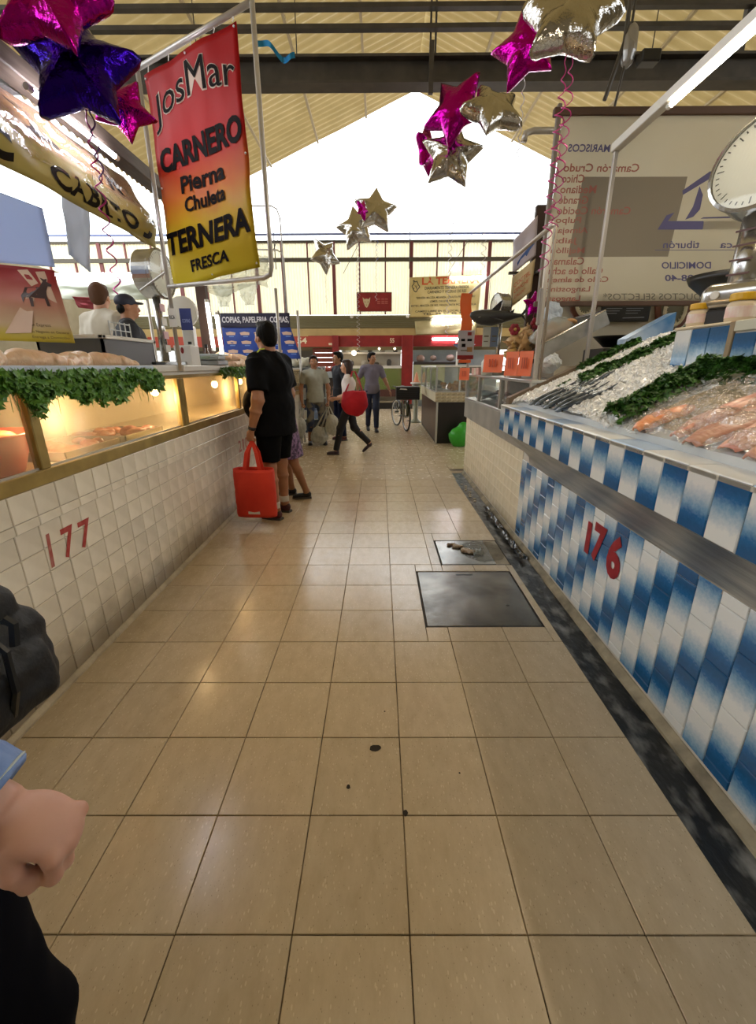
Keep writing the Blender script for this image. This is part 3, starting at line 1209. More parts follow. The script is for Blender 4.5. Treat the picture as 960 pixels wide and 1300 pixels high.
# red tub and trays of meat inside the near case
t = thing('plastic_tub', 'round red plastic tub of pale meat inside the near glass case', 'tub', (-1.84, 1.86, 1.0))
B().lathe([(0, 0.004), (0.18, 0.004), (0.235, 0.17), (0.25, 0.175), (0.25, 0.185), (0.225, 0.185), (0.172, 0.02), (0, 0.016)], 36).obj('bowl', mat('red orange plastic', '#c8402a', 0.4), t, smooth=True)
b = B()
rg = random.Random(4)
for _ in range(26):
    a, r = rg.uniform(0, 6.28), 0.2 * rg.random() ** .5
    b.ball((r * math.cos(a), r * math.sin(a), 0.145 + rg.uniform(0, .03)), (0.05, 0.04, 0.03), seg=10, rings=6)
blob('meat', b, mat('pale orange meat', '#d99a62', 0.35, col2='#e2b27e', scale=20), t, 0.012)
for i, (y, la) in enumerate(((2.38, 'steel tray of meat in middle of the near case'), (2.92, 'steel tray of offal at the far end of near case'))):
    t = thing('meat_tray', la, 'tray', (-1.82, y, 1.0))
    b = B()
    b.box((-.2, -.24, 0), (.2, .24, .008))
    for q in (((-.2, -.24, 0), (-.192, .24, .05)), ((.192, -.24, 0), (.2, .24, .05)), ((-.2, -.24, 0), (.2, -.232, .05)), ((-.2, .232, 0), (.2, .24, .05))):
        b.box(*q)
    b.obj('pan', M_alu, t)
    b = B()
    rg = random.Random(20 + i)
    for _ in range(16):
        b.ball((rg.uniform(-.15, .15), rg.uniform(-.19, .19), rg.uniform(.02, .045)), (rg.uniform(.03, .06), rg.uniform(.03, .06), rg.uniform(.02, .035)), seg=10, rings=6)
    blob('meat', b, M_meat, t, 0.01, 2, 0.004, 20)
# white cloth standing in the case, dark jar
b = B()
b.grid(lambda u, v: Vector((-2.1 + .03 * math.sin(u * 9), 2.5 + .28 * u + .03 * math.sin(v * 5 + u * 7), 1.0 + .33 * v)), 14, 8)
b.obj('hanging_cloth', mat('grey blue cloth', '#777a78', 0.8), label='grey cloth hanging at the back inside the near case', cat='cloth', smooth=True, solid=.004)

# dial scale of the near stall
ds = dial_scale('dial_scale', 'steel dial scale on stickered column beside the red JosMar sign', (-1.66, 3.60, 1.478), R(84), 0.17, 0.15, 0.50)
b = B()
b.box((-.16, -.02, 0), (.16, .16, .03), .005)
b.obj('foot', M_steel_shiny, ds)
for i in range(4):
    b = B()
    b.box((-.03, .034, .1 + i * .1), (.03, .038, .155 + i * .1))
    b.obj('sticker', mat('pink white sticker', '#cfa9ae' if i % 2 else '#d8d4d2', 0.5) if i % 2 else M_white, ds)
# second dial scale, its white pan turned to us
t = thing('pan_scale', 'small white dial scale with round pan behind the sign post', 'scale', (-1.74, 4.15, 1.478))
b = B()
b.box((-.09, -.09, 0), (.09, .09, .04), .008)
b.box((-.05, -.045, .04), (.05, .045, .34), .012)
b.obj('body', mat('grey enamel', '#b7b5ae', .4), t)
B().lathe([(0, 0), (.125, 0), (.13, .02), (.125, .05), (0, .06)], 32, Matrix.Translation((0, -.05, .45)) @ Matrix.Rotation(R(90), 4, 'X')).obj('dial', mat('white enamel', '#d5d2c8', .35), t, smooth=False)
# price card and blue card clipped to the post
for x0, x1, z0, z1, y, mm, la in ((-1.50, -1.445, 1.74, 1.86, 3.26, M_white, 'white price card on the sign post'), (-1.435, -1.352, 1.72, 1.865, 3.3, mat('navy card', '#2c3a78', .5), 'navy blue price card beside white price card')):
    t = thing('price_card', la, 'card', ((x0 + x1) / 2, y, z0))
    w = x1 - x0
    B().box((-w / 2, -.002, 0), (w / 2, .002, z1 - z0)).obj('card', mm, t)
    letters('RICA' if mm is M_white else 'COPIAS', lambda u, v, w=w: Vector((-w / 2 + u * w, -.0045, v)), (.15, .05, .85, .075), M_black if mm is M_white else mat('pale blue ink', '#8b9bd0', .5), t, .02)
# digital scale, carton
t = thing('digital_scale', 'white digital weighing scale on far counter beside garland', 'scale', (-1.63, 4.24, 1.48))
b = B()
b.box((-.14, -.14, 0), (.14, .14, .045), .008)
b.box((-.15, -.16, .045), (.15, .05, .085), .01)
b.obj('body', mat('light grey plastic', '#9aa0a4', .4), t)
B().box((-.15, -.12, .086), (.15, .15, .1), .005).obj('pan', mat('bluish white pan', '#c9d3da', .3), t)
b = B()
b.box((-.08, -.163, .055), (.08, -.16, .078))
b.obj('display', mat('lcd', '#8fa08f', .2), t)
t = thing('carton', 'white carton with a red mark on far counter by the post', 'box', (-1.66, 3.86, 1.478))
B().box((-.07, -.09, 0), (.07, .09, .16), .003).obj('box', mat('white carton', '#d9d6d2', .6), t)
B().ball((.0, -.091, .12), (.014, .002, .026)).obj('red_mark', M_red, t)
for (y, h, la, cc) in ((3.99, .2, 'slim white bottle behind the white carton', '#d5d5cf'), (4.35, .24, 'dark sauce bottle beyond digital scale', '#4c3224')):
    t = thing('bottle', la, 'bottle', (-1.68, y, 1.478 if y < 4 else 1.431))
    B().lathe([(0, 0), (.03, 0), (.032, h * .6), (.014, h * .78), (.013, h * .9), (0, h * .9)], 14).obj('bottle_body', mat('bottle ' + cc, cc, .25), t, smooth=True)
    B().lathe([(.016, h * .88), (.016, h), (0, h)], 12).obj('cap', M_black, t)
# grey tub with white rim, wire basket
t = thing('storage_tub', 'grey plastic tub with white rim on the near counter before butchers', 'tub', (-1.86, 3.0, 1.431))
b = B()
for a, c in ((-.2, -.185), (.185, .2)):
    b.box((a, -.3, 0), (c, .3, .2))
for a, c in ((-.3, -.285), (.285, .3)):
    b.box((-.2, a, 0), (.2, c, .2))
b.box((-.2, -.3, 0), (.2, .3, .015))
b.obj('bin', mat('grey plastic', '#5b5c5e', .45), t)
b = B()
for a, c in ((-.215, -.183), (.183, .215)):
    b.box((a, -.315, .2), (c, .315, .222), .004)
for a, c in ((-.315, -.283), (.283, .315)):
    b.box((-.215, a, .2), (.215, c, .222), .004)
b.obj('rim', M_white, t)
t = thing('wire_rack', 'steel wire rack standing on the grey tub', 'rack', (-1.74, 3.05, 1.653))
b = B()
for z in (.0, .045, .09):
    b.tube([(.0, -.12, z), (.0, .12, z)], .004, 6)
for y in (-.12, -.06, .0, .06, .12):
    b.tube([(0, y, 0), (0, y, .1)], .004, 6)
b.tube([(0, -.12, .0), (-.1, -.12, .0)], .004, 6)
b.tube([(0, .12, .0), (-.1, .12, .0)], .004, 6)
b.obj('wire', M_steel, t)
# long knife steels lying out over the slab
t = thing('knife', 'dark handled knife lying on the white slab by scale', 'knife', (-1.58, 3.1, 1.482), 0.5)
B().box((-.012, -.16, 0), (.012, -.04, .018), .004).obj('handle', M_black, t)
B().poly([(-.016, -.04, .006), (.012, -.04, .006), (.01, .12, .006), (-.004, .16, .006)], .003).obj('blade', M_steel_shiny, t)
def sheet_mat(name, c):
    m = mat(name, c, .5, spec=.2)
    translucent(m, .65, c)
    return m


# ---------------------------------------------------------------- red JosMar banner in its pipe frame
M_jos = grad_mat('red to yellow print', [(0.0, '#c9b52e'), (0.28, '#cdae2c'), (0.42, '#c8702a'), (0.58, '#b02320'), (1.0, '#a5191d')], 0.4, 0.25)
M_ink = mat('black print', '#100b0a', 0.7, spec=.08)
M_inkw = mat('pale letter edge', '#b59a86', 0.5)
SA, SB = Vector((-1.487, 3.30, 0)), Vector((-0.64, 2.82, 0))


def sp(s, z):
    p = SA.lerp(SB, s)
    return Vector((p.x, p.y, z))


t = thing('shop_banner', 'tall red and yellow JosMar meat banner hanging in a pipe frame', 'banner', (0, 0, 0))
cor = (sp(.07, 1.985), sp(.9, 2.04), sp(.87, 3.19), sp(.06, 3.165))
banner('', '', '', cor, M_jos, 0.02, 2.0, 2.5, 3.0, (20, 36), parent=t)
js = flat_surf(*cor, 0.004, 0.02, 2.0, 2.5, 3.0)
js2 = flat_surf(*cor, 0.0065, 0.02, 2.0, 2.5, 3.0)


def arc(x, y, u, v):
    return u, v + 0.055 * (1 - (2 * x - 1) ** 2) - 0.05 + (0.03 * (1 - abs(2 * x - 1) * 1.2)) * (y - .4)


letters('JosMar', js, (.05, .775, .96, .94), M_inkw, t, .024, bend=arc)
letters('JosMar', js2, (.055, .78, .955, .937), M_ink, t, .0, bend=arc)
letters('CARNERO', js2, (.055, .555, .975, .665), M_ink, t, .042)
letters('Pierna', js2, (.26, .435, .74, .515), M_ink, t, .03)
letters('Chuleta', js2, (.28, .345, .73, .415), M_ink, t, .03)
letters('TERNERA', js2, (.0, .165, .97, .28), M_ink, t, .042)
letters('FRESCA', js2, (.25, .06, .71, .12), M_ink, t, .03)
for i, (u, v) in enumerate(((.02, .98), (.5, .985), (.98, .985), (.02, .5), (.98, .5), (.02, .02), (.5, .02), (.98, .02))):
    p = js2(u, v)
    B().ball(p, .006, seg=8, rings=5).obj('eyelet', M_white, t)
ft = thing('sign_frame', 'grey pipe frame and post holding the red JosMar banner', 'frame', (0, 0, 0))
B().tube([sp(0, 1.44), sp(0, 3.21)], .014, 10).obj('post', M_pipe, ft, smooth=True)
B().tube([sp(-.01, 3.215), sp(1.0, 3.225)], .015, 10).obj('rail', M_pipe, ft, smooth=True)
B().tube([sp(0, 2.005), sp(.93, 1.978), sp(.985, 1.99), sp(1.0, 2.03), sp(1.0, 3.5)], .014, 10).obj('rail', M_pipe, ft, smooth=True)
B().tube([sp(.0, 2.1), sp(.0, 2.1) + Vector((-.25, .1, -.1))], .008, 6).obj('stay', M_pipe, ft)
for i, s in enumerate((.1, .3, .5, .7, .85)):
    b = B()
    b.tube([sp(s, 3.23), sp(s + .01, 3.2), cor[3].lerp(cor[2], (s - .06) / .81)], .003, 5)
    b.obj('tie', M_white, ft)

# ---------------------------------------------------------------- valance, beam and lamp over the left stall
VX = -1.56
bm_ = thing('awning_beam', 'brown beam carrying the plastic-wrapped CABRITO valance', 'beam', (VX - .08, 1.2, 2.7))
B().box((-.06, 0, 0), (.05, 2.75, .085), .006).obj('beam', mat('brown timber', '#4d4136', .7, col2='#5e5145', scale=5, stretch=(8, 1, 8)), bm_)
for y in (.3, 1.4, 2.6):
    B().box((-.03, y, .085), (.02, y + .05, .12)).obj('bracket', M_steel, bm_)
M_val = grad_mat('yellow cream print', [(0, '#b9ab6c'), (.42, '#b5a763'), (.5, '#b98d60'), (1, '#a87a52')], .3, .3)
M_val_ink = mat('faded black print', '#1a1613', .6, spec=.1)
vl = thing('valance', 'plastic-wrapped CABRITO valance above the left stall', 'banner', (0, 0, 0))


def val(off):
    def f(u, v):
        y = 1.3 + 2.05 * u
        z = 2.275 + .40 * v - .02 * u * (1 - v)
        x = VX + .05 * math.sin(v * 5.2) * (.6 + .4 * noise.noise(Vector((u * 6, 0, 1)))) + .03 * noise.noise(Vector((u * 7, v * 4, 2))) + off - .12 * v * v
        return Vector((x, y, z))
    return f


b = B()
b.grid(val(0), 60, 16)
b.obj('cloth', M_val, vl, smooth=True, solid=.003)
letters('CABRITO', val(.006), (.52, .06, .87, .30), M_val_ink, vl, .04)
letters('J', val(.006), (.905, .06, .965, .33), M_val_ink, vl, .05)
letters('C', val(.006), (.33, .04, .41, .32), M_val_ink, vl, .05)
letters('L', val(.006), (.50, .55, .60, .85), M_val_ink, vl, .05)
letters('N', val(.006), (.80, .5, .86, .72), M_val_ink, vl, .05)
M_wrap = film_mat('clear wrap', '#fbfbf6', 1, .06, haze=.10, bump=.9, bscale=5, gloss=.10)
b = B()
b.grid(lambda u, v: val(.012)(u, .25 + .78 * v) + Vector((crinkle((u * 2, v, 0), .035, 3.5, 3), 0, 0)), 70, 16)
b.obj('plastic_wrap', M_wrap, vl, smooth=True)
M_tube = lamp_mat('white fluorescent', '#f1efff', 40)
M_tube_w = lamp_mat('warm fluorescent', '#ffeccf', 50)
tube_light('fluorescent_tube', 'fluorescent tube along the beam above the CABRITO valance', (-1.545, 2.32, 2.64), (-1.545, 3.0, 2.64), M_tube, .013)
# hanging sheets under the valance
banner('hanging_sheet', 'pale blue sheet hanging under the valance at the far left', 'sheet', ((-2.75, 2.75, 2.09), (-1.985, 2.9, 2.05), (-1.985, 2.9, 2.36), (-2.75, 2.75, 2.62)), sheet_mat('pale blue sheet', '#cfdcf8'), .01, 1.0)
banner('hanging_sheet', 'narrow white plastic sheet hanging beside the pale blue sheet', 'sheet', ((-1.95, 3.0, 2.14), (-1.845, 3.02, 2.04), (-1.72, 3.0, 2.66), (-1.90, 3.0, 2.68)), sheet_mat('white plastic sheet', '#dde2ec'), .03, 5.0, 5, 3, (12, 16))
M_rb = grad_mat('red to yellow food banner', [(0, '#c9b23c'), (.1, '#cdb958'), (.25, '#d8bfa0'), (.6, '#c98578'), (.85, '#b34a4c'), (1, '#a03a44')], .35, .2)
t, s = banner('meat_banner', 'red and cream banner with an animal picture, lower left over the chickens', 'banner', ((-2.75, 2.55, 1.635), (-1.76, 2.6, 1.60), (-1.79, 2.6, 1.975), (-2.75, 2.55, 2.07)), M_rb, .02, 7, 3, 2)
b = B()
b.poly([s(*q) for q in ((.80, .66), (.82, .73), (.90, .75), (.925, .83), (.915, .88), (.935, .86), (.95, .87), (.945, .83), (.97, .80), (.965, .77), (.945, .77), (.93, .70), (.925, .64),
                       (.93, .50), (.915, .50), (.91, .60), (.85, .60), (.845, .48), (.83, .48), (.83, .60), (.805, .60), (.79, .52), (.785, .62))])
b.obj('printed_animal', mat('dark brown print', '#3f2423', .5), t)
b = B()
for q in (((.8, .95), (.86, .75), (.9, .8), (.86, .97)), ((.62, .1), (.82, .62), (.86, .6), (.78, .12)), ((.9, .95), (.93, .6), (.97, .55), (.95, .97))):
    b.poly([s(*p) for p in q])
b.obj('pale_streak', mat('pale print', '#d8b8a4', .5), t)  # pale slanted streaks across the banner
letters('Atención Express', s, (.72, .2, .9, .26), mat('brown print', '#6b5030', .5), t)
letters('para su Negocio en General', s, (.74, .115, .985, .16), mat('brown print', '#6b5030', .5), t)
letters('Entrega a Domicilio', s, (.78, .04, .98, .085), mat('brown print', '#6b5030', .5), t)
# strip behind: pale green banner with lamp, little red cloth, tent bags
tg, _ = banner('shop_banner', 'pale green banner under a white lamp behind the dial scale', 'banner', ((-4.3, 6.0, 2.3), (-3.0, 6.0, 2.29), (-3.0, 6.0, 2.56), (-4.3, 6.0, 2.57)), mat('pale green print', '#b7c2ae', .4, col2='#c9cfbd', scale=3), .03, 3)
for x in (-4.3, -3.02):
    B().tube([(x, 6.03, 0), (x, 6.03, 2.66)], .02, 8).obj('post', M_pipe, tg, smooth=True)
tube_light('fluorescent_tube', 'fluorescent tube along the top of pale green banner', (-4.15, 5.98, 2.585), (-3.1, 5.98, 2.585), M_tube, .016)
banner('red_cloth', 'dark red cloth hanging below the pale green banner', 'cloth', ((-3.9, 5.97, 2.2), (-3.55, 5.97, 2.16), (-3.55, 5.97, 2.31), (-3.95, 5.97, 2.33)), mat('dark red cloth', '#7a2028', .8), .03, 9)
for i, (x, y, z, la) in enumerate(((-1.78, 5.30, 2.36, 'clear plastic bag hung behind the sign, nearer of two'), (-1.50, 5.32, 2.38, 'clear plastic bag hung behind the sign, beside the conduit'))):
    t = thing('plastic_bag', la, 'bag', (x, y, z))
    b = B()
    b.grid(lambda u, v: Vector(((u - .5) * .22 * (.5 + v * .6), crinkle((u, v, i), .09, 4, i), -.02 - .22 * (1 - v))), 14, 14)
    b.obj('bag_film', film_mat('bag film', '#eef2f2', 1, .12, haze=.45, bump=.6, bscale=12, hazecol='#cfd8d6', gloss=.05), t, smooth=True)
    B().tube([(0, 0, .0), (0, 0, .12)], .003, 5).obj('string', M_white, t)
# crumpled clear awning above the far counter
b = B()
b.grid(lambda u, v: Vector((-2.35 + 1.1 * u, 5.25 + .12 * v + crinkle((u, v, 0), .16, 4, 2), 2.28 + .34 * v + .06 * math.sin(u * 9))), 30, 20)
b.obj('clear_awning', film_mat('awning film', '#e8eae4', 1, .15, haze=.4, bump=.8, bscale=9, hazecol='#c9cbc0', gloss=.06), smooth=True, label='crumpled clear plastic awning over the far left counter', cat='awning')
# two upright tubes, conduit posts
for x, y0, z0, z1, la in ((-1.70, 4.6, 1.62, 2.10, 'upright fluorescent tube, left of the pair behind the counter'), (-1.60, 4.55, 1.55, 1.98, 'upright fluorescent tube, right of the pair behind the counter')):
    tl = tube_light('fluorescent_tube', la, (x, y0, z0), (x - .015, y0, z1), lamp_mat('cool fluorescent', '#fff8ec', 9), .017)
    B().box((-.006, .03, 1.431 - z0), (.006, .04, z1 - z0)).obj('bracket', M_beam, tl)
t = thing('timber_post', 'dark brown post behind the upright fluorescent tubes', 'post', (-1.83, 4.8, 1.431))
B().box((-.05, -.04, 0), (.05, .04, .85), .006).obj('post', mat('dark brown wood', '#3f2a20', .6), t)
t = thing('conduit', 'thin grey conduit post in front of the stationery banner', 'pipe', (-1.42, 6.4, 1.431))
B().tube([(0, 0, 0), (0, 0, 1.05)], .022, 8).obj('pipe', M_pipe, t, smooth=True)
t = thing('conduit', 'bent thin conduit arching beside the red mullions', 'pipe', (-2.02, 9.0, 0))
B().tube([(.22, 0, 0), (.22, 0, 3.4), (.18, 0, 3.5), (.1, 0, 3.54), (-.5, 0, 3.56)], .014, 6).obj('pipe', M_pipe, t, smooth=True)
B().tube([(.2, 0, 0), (.2, 0, 4.05), (.15, 0, 4.2), (.05, 0, 4.25), (-.6, 0, 4.25)], .0141, 6).obj('pipe', M_pipe, t, smooth=True)

# stationery banner
M_nav = mat('navy print', '#1d1a38', .5)
t, s = banner('stationery_banner', 'navy COPIAS, PAPELERIA banner above the blue panel', 'banner', ((-2.95, 8.5, 2.16), (-1.66, 8.5, 2.16), (-1.66, 8.5, 2.405), (-2.95, 8.5, 2.405)), M_nav, .01, 2)
letters('COPIAS, PAPELERIA, COPIAS,', s, (.02, .25, .985, .75), mat('white print', '#d9d6de', .5), t, .03)
t, s = banner('advert_panel', 'blue advertising panel with white oval pictures under the COPIAS banner', 'banner', ((-2.95, 8.52, 1.6), (-1.5, 8.52, 1.6), (-1.66, 8.52, 2.16), (-2.95, 8.52, 2.16)), mat('bright blue print', '#2148a8', .45, col2='#1a3a90', scale=4), .015, 4)
for x in (-3.0, -1.52):
    B().tube([(x, 8.56, 0), (x, 8.56, 2.45)], .022, 8).obj('post', M_pipe, t, smooth=True)
b = B()
b2 = B()
for i in range(5):
    for j in range(3):
        u0, v0 = .06 + i * .2, .2 + j * .28
        b.poly([s(u0, v0), s(u0 + .12, v0), s(u0 + .13, v0 + .08), s(u0 + .06, v0 + .11), s(u0 - .01, v0 + .08)])
        b2.poly([s(u0 + .03, v0 - .06), s(u0 + .1, v0 - .06), s(u0 + .1, v0 - .03), s(u0 + .03, v0 - .03)])
b.obj('white_picture', mat('pale print', '#c5cbdc', .5), t)
b2.obj('light_blue_mark', mat('light blue print', '#6f92d6', .5), t)

# ---------------------------------------------------------------- back shops
t = thing('shop_fascia', 'dark red fascia board above the back shops, painted 54', 'fascia', (0, 15.6, 0))
B().box((-2.45, 0, 2.10), (4.2, .15, 2.46)).obj('board', M_red, t)
B().box((-8, -.02, 2.10), (-2.4, .13, 2.44)).obj('board', mat('orange red paint', '#a8402c', .5), t)
B().box((-3.2, -.03, 2.10), (-1.55, .0, 2.44)).obj('board', mat('orange red paint', '#a8402c', .5), t)
fs = lambda u, v: Vector((u, -.035, v))
M_cream = mat('cream paint', '#e5d8b8', .5)
letters('54', fs, (-2.83, 2.20, -2.5, 2.40), M_cream, t, .03)
letters('55', lambda u, v: Vector((u, -.005, v)), (.37, 2.22, .52, 2.37), M_cream, t, .02)
letters('56', lambda u, v: Vector((u, -.005, v)), (2.63, 2.2, 2.78, 2.34), M_cream, t, .02)
B().box((-1.75, -.036, 2.15), (-1.6, -.03, 2.22)).obj('small_plate', M_cream, t)
for x0, x1, la in ((.78, 1.16, 'dark red pier between the white-shelved shop and bicycle'), (-1.62, -1.4, 'dark red pier left of the white-shelved shop')):
    t = thing('shop_pier', la, 'pier', (x0, 15.45, 0))
    B().box((0, 0, .0), (x1 - x0, .3, 2.46), .01).obj('pier', M_red, t)
    B().box((-.02, -.02, 0), (x1 - x0 + .02, .32, .16)).obj('plinth', M_beam, t)
t = thing('shop_interior', 'white-shelved shop with lit glass counter behind the walking man', 'shop', (-1.4, 15.6, 0))
B().box((0, .9, 0), (2.2, 1.0, 2.2)).obj('back_board', mat('grey white board', '#b3aea0', .6), t)
for z in (1.42, 1.88):
    B().box((0, .55, z), (2.2, .9, z + .05), .004).obj('shelf', M_white, t)
B().box((0, -.2, .0), (2.2, .1, .22)).obj('step', mat('black plinth', '#17130f', .6), t)
B().box((0, -.26, .22), (2.2, .1, .27)).obj('step_edge', mat('pale step edge', '#8f8570', .6), t)
B().box((0, -.1, .42), (2.2, .45, .66)).obj('counter_base', mat('maroon brown paint', '#4e2a22', .5), t)
B().box((0, -.08, .66), (2.2, -.06, 1.40)).obj('glass_front', film_mat('green-lit case glass', '#dbe6b8', 1, .08, haze=.3, hazecol='#cbd59a', gloss=.08), t)  # green light of the case is put into the glass tint and haze
B().box((0, .3, .66), (2.2, .42, 1.38)).obj('case_lining', mat('green-lit lining', '#b9bf86', .5), t)  # the same green light put into the lining colour
B().box((0, -.1, 1.38), (2.2, .45, 1.43)).obj('counter_top', M_white, t)
rg = random.Random(3)
for i in range(9):
    x = .15 + i * .23
    z = 1.47 if i % 2 else 1.93
    h = rg.uniform(.12, .24)
    o = B().lathe([(0, 0), (.08, 0), (.09, h * .7), (.05, h), (0, h)], 14).obj('kitchen_pot', mat('dark pot' if i % 3 else 'steel pot', '#4a4640' if i % 3 else '#a5a29a', .4), label='small pot on the %s white shelf of the back shop, %s from left' % ('lower' if i % 2 else 'upper', ORD[i // 2]), cat='pot', group='pots on the back shop shelves', smooth=True)
    o.location = (-1.4 + x, 16.3, z)
for x, la in ((-.9, 'round lamp glowing at left under the fascia of shop 55'), (.0, 'small lamp mid way under the fascia of shop 55'), (.55, 'small lamp at right under the fascia of shop 55')):
    t = thing('shop_lamp', la, 'lamp', (x, 15.9, 2.1))
    B().ball((0, 0, -.06 if x > -.5 else -.2), .035 if x > -.5 else .085, seg=12, rings=8).obj('globe', lamp_mat('shop globe', '#ffe9c0', 9), t, smooth=True)
    B().tube([(0, 0, 0), (0, 0, -.05)], .01, 6).obj('stem', M_black, t)
# left back shop: goods rack under 54
t = thing('shop_shutter', 'orange brown roller shutter behind the dark haired shopper', 'shutter', (-2.35, 15.8, 0))
for i in range(13):
    B().box((0, 0, i * .16), (.72, .03, i * .16 + .145), .008).obj('slat', mat('orange brown slat', '#7d3a26', .5), t)
t = thing('shop_interior', 'dim shop left of the orange shutter', 'shop', (-7.5, 15.7, 0))
B().box((0, .9, 0), (5.1, 1.0, 2.2)).obj('back_board', mat('dim grey board', '#565049', .6), t)
for z in (.5, 1.0, 1.5):
    B().box((0, .3, z), (5.1, .85, z + .04)).obj('shelf', mat('grey shelf', '#7c786f', .6), t)
# right back shop
t = thing('shop_interior', 'blue grey shop behind the bicycle, right of the red pier', 'shop', (1.2, 15.6, 0))
B().box((0, .9, 0), (3.2, 1.0, 2.2)).obj('back_board', mat('blue grey board', '#8d97a3', .5, col2='#a4adb5', scale=2), t)
B().box((0, -.1, .3), (1.1, .4, 1.5)).obj('counter', mat('pale green panel', '#a6a987', .5), t)
B().box((0, -.12, 1.5), (1.6, .45, 1.6), .01).obj('counter_top', mat('dark worktop', '#2e2724', .5), t)
b = B()
for (x, z, r) in ((.25, 1.7, .16), (.7, 1.72, .12), (1.3, 1.72, .15)):
    b.ball((x, .1, z), (r, r * .8, r * .8))
blob('goods', b, mat('brown goods', '#7a5a48', .6, col2='#a08a80', scale=5), t, .03)
t = thing('blue_pan_scale', 'dark blue pan scale on black stand in the far right stall', 'scale', (2.0, 10.6, 1.5))  # a pan scale on a stand, no lamp
B().lathe([(0, .28), (.06, .3), (.24, .42), (.26, .44), (.0, .42)], 24).obj('pan', mat('navy enamel', '#2a3f66', .35), t, smooth=True)
B().lathe([(0, 0), (.09, 0), (.08, .1), (.05, .16), (.1, .2), (.05, .28), (0, .28)], 16).obj('stand', M_black, t, smooth=True)

# LA TERNERA banner, lower banner, lamps
M_la = mat('ochre banner cloth', '#c2ae70', .6, col2='#cdbb80', scale=3)
t, s = banner('ternera_banner', 'ochre LA TERNERA veal banner high on the back wall', 'banner', ((1.06, 15.92, 3.06), (3.42, 15.92, 3.1), (3.48, 15.92, 4.38), (1.04, 15.92, 4.3)), M_la, .04, 1, 3, 2)
M_or = mat('orange print', '#c8532a', .5)
M_gr = mat('grey brown print', '#4a4636', .5)
letters('LA TERNERA', s, (.17, .80, .97, .98), M_or, t, .035)
for tx, r_ in (('DIARIAMENTE TERNERA FRESCA', (.21, .68, .83, .755)), ('CARNERO Y VICERAS DE RES', (.25, .585, .80, .655)), ('TERNERA MACIZA, MILANESA, CHULETA PECHO ENTERO', (.09, .45, .93, .51)), ('LOMOS, CHULETA PIERNA', (.29, .355, .67, .415)),
              ('BISTEC, MACIZA DE RES, PANZA, PATA PICADA, LENGUA', (.02, .255, .96, .315)), ('CAMPO LIBRE EN EL LOCAL No. 360', (.08, .12, .9, .17)), ('TEL. 56 59 45 22', (.19, .05, .80, .105))):
    letters(tx, s, r_, M_gr, t, .02)
b = B()
pts = [(.03, .78), (.06, .84), (.05, .93), (.075, .88), (.1, .9), (.115, .82), (.14, .75), (.11, .7), (.09, .63), (.06, .66)]
for a, c in zip(pts, pts[1:] + pts[:1]):
    b.tube([s(*a), s(*c)], .014, 4)
for a, c in (((.07, .8), (.09, .74)), ((.1, .8), (.09, .7)), ((.06, .74), (.05, .68))):
    b.tube([s(*a), s(*c)], .01, 4)
b.obj('cow_drawing', M_gr, t)
t, s = banner('shop_banner', 'pale olive banner below the LA TERNERA banner', 'banner', ((1.29, 15.96, 2.50), (3.4, 15.96, 2.52), (3.4, 15.96, 2.99), (1.24, 15.96, 2.94)), mat('pale olive cloth', '#bdb283', .6, col2='#aaa070', scale=3), .03, 3)
letters('CARNES SELECTAS DE TERNERA', s, (.3, .55, .95, .75), M_gr, t)
for p0, p1, la in (((2.36, 15.86, 4.28), (3.62, 15.86, 4.28), 'fluorescent tube across the LA TERNERA banner'), ((1.82, 15.90, 2.98), (3.4, 15.90, 2.98), 'fluorescent tube below the LA TERNERA banner'), ((1.8, 15.57, 2.33), (3.2, 15.57, 2.33), 'fluorescent tube under the red fascia at right')):
    tube_light('fluorescent_tube', la, p0, p1, M_tube, .03)
# red lynx sign
t, s = banner('red_sign', 'dark red sign with a cream lynx head, below the fibreglass panels', 'sign', ((-.76, 15.7, 3.22), (.43, 15.7, 3.22), (.43, 15.7, 3.82), (-.76, 15.7, 3.82)), M_red, 0)
b = B()
b.poly([s(*q) for q in ((.17, .75), (.19, .5), (.24, .27), (.28, .2), (.32, .27), (.37, .5), (.39, .75), (.335, .64), (.28, .68), (.225, .64))])
b.obj('lynx_head', mat('cream print', '#c4b28c', .5), t)
b = B()
for q in (((.22, .54), (.26, .5), (.23, .47)), ((.34, .54), (.30, .5), (.33, .47)), ((.265, .36), (.295, .36), (.28, .31))):
    b.poly([s(*p) + Vector((0, -.004, 0)) for p in q])
b.obj('lynx_face', M_red, t)
b = B()
for v0 in (.62, .5, .4):
    for u0 in (.58, .7, .8):
        b.poly([s(u0, v0), s(u0 + .09, v0), s(u0 + .085, v0 + .05), s(u0 + .01, v0 + .06)])
b.obj('small_print', mat('dim print', '#a5584e', .5), t)
b = B()
for q in (((0, 0), (1, .03)), ((0, .97), (1, 1)), ((0, 0), (.012, 1)), ((.988, 0), (1, 1))):
    (a, c), (d, e) = q
    b.poly([s(a, c), s(d, c), s(d, e), s(a, e)], .02, (0, -1, 0))
b.obj('border', mat('olive frame', '#6b5a40', .5), t)
for x, la in ((-.95, 'white ball lamp left of the red lynx sign on shutter box'), (.98, 'white ball lamp right of the red lynx sign on shutter box')):
    t = thing('ball_lamp', la, 'lamp', (x, 15.85, 3.08))
    B().ball((0, 0, 0), .055, seg=12, rings=8).obj('globe', M_white, t, smooth=True)
    B().tube([(0, .02, 0), (0, .14, 0)], .015, 6).obj('arm', M_black, t)
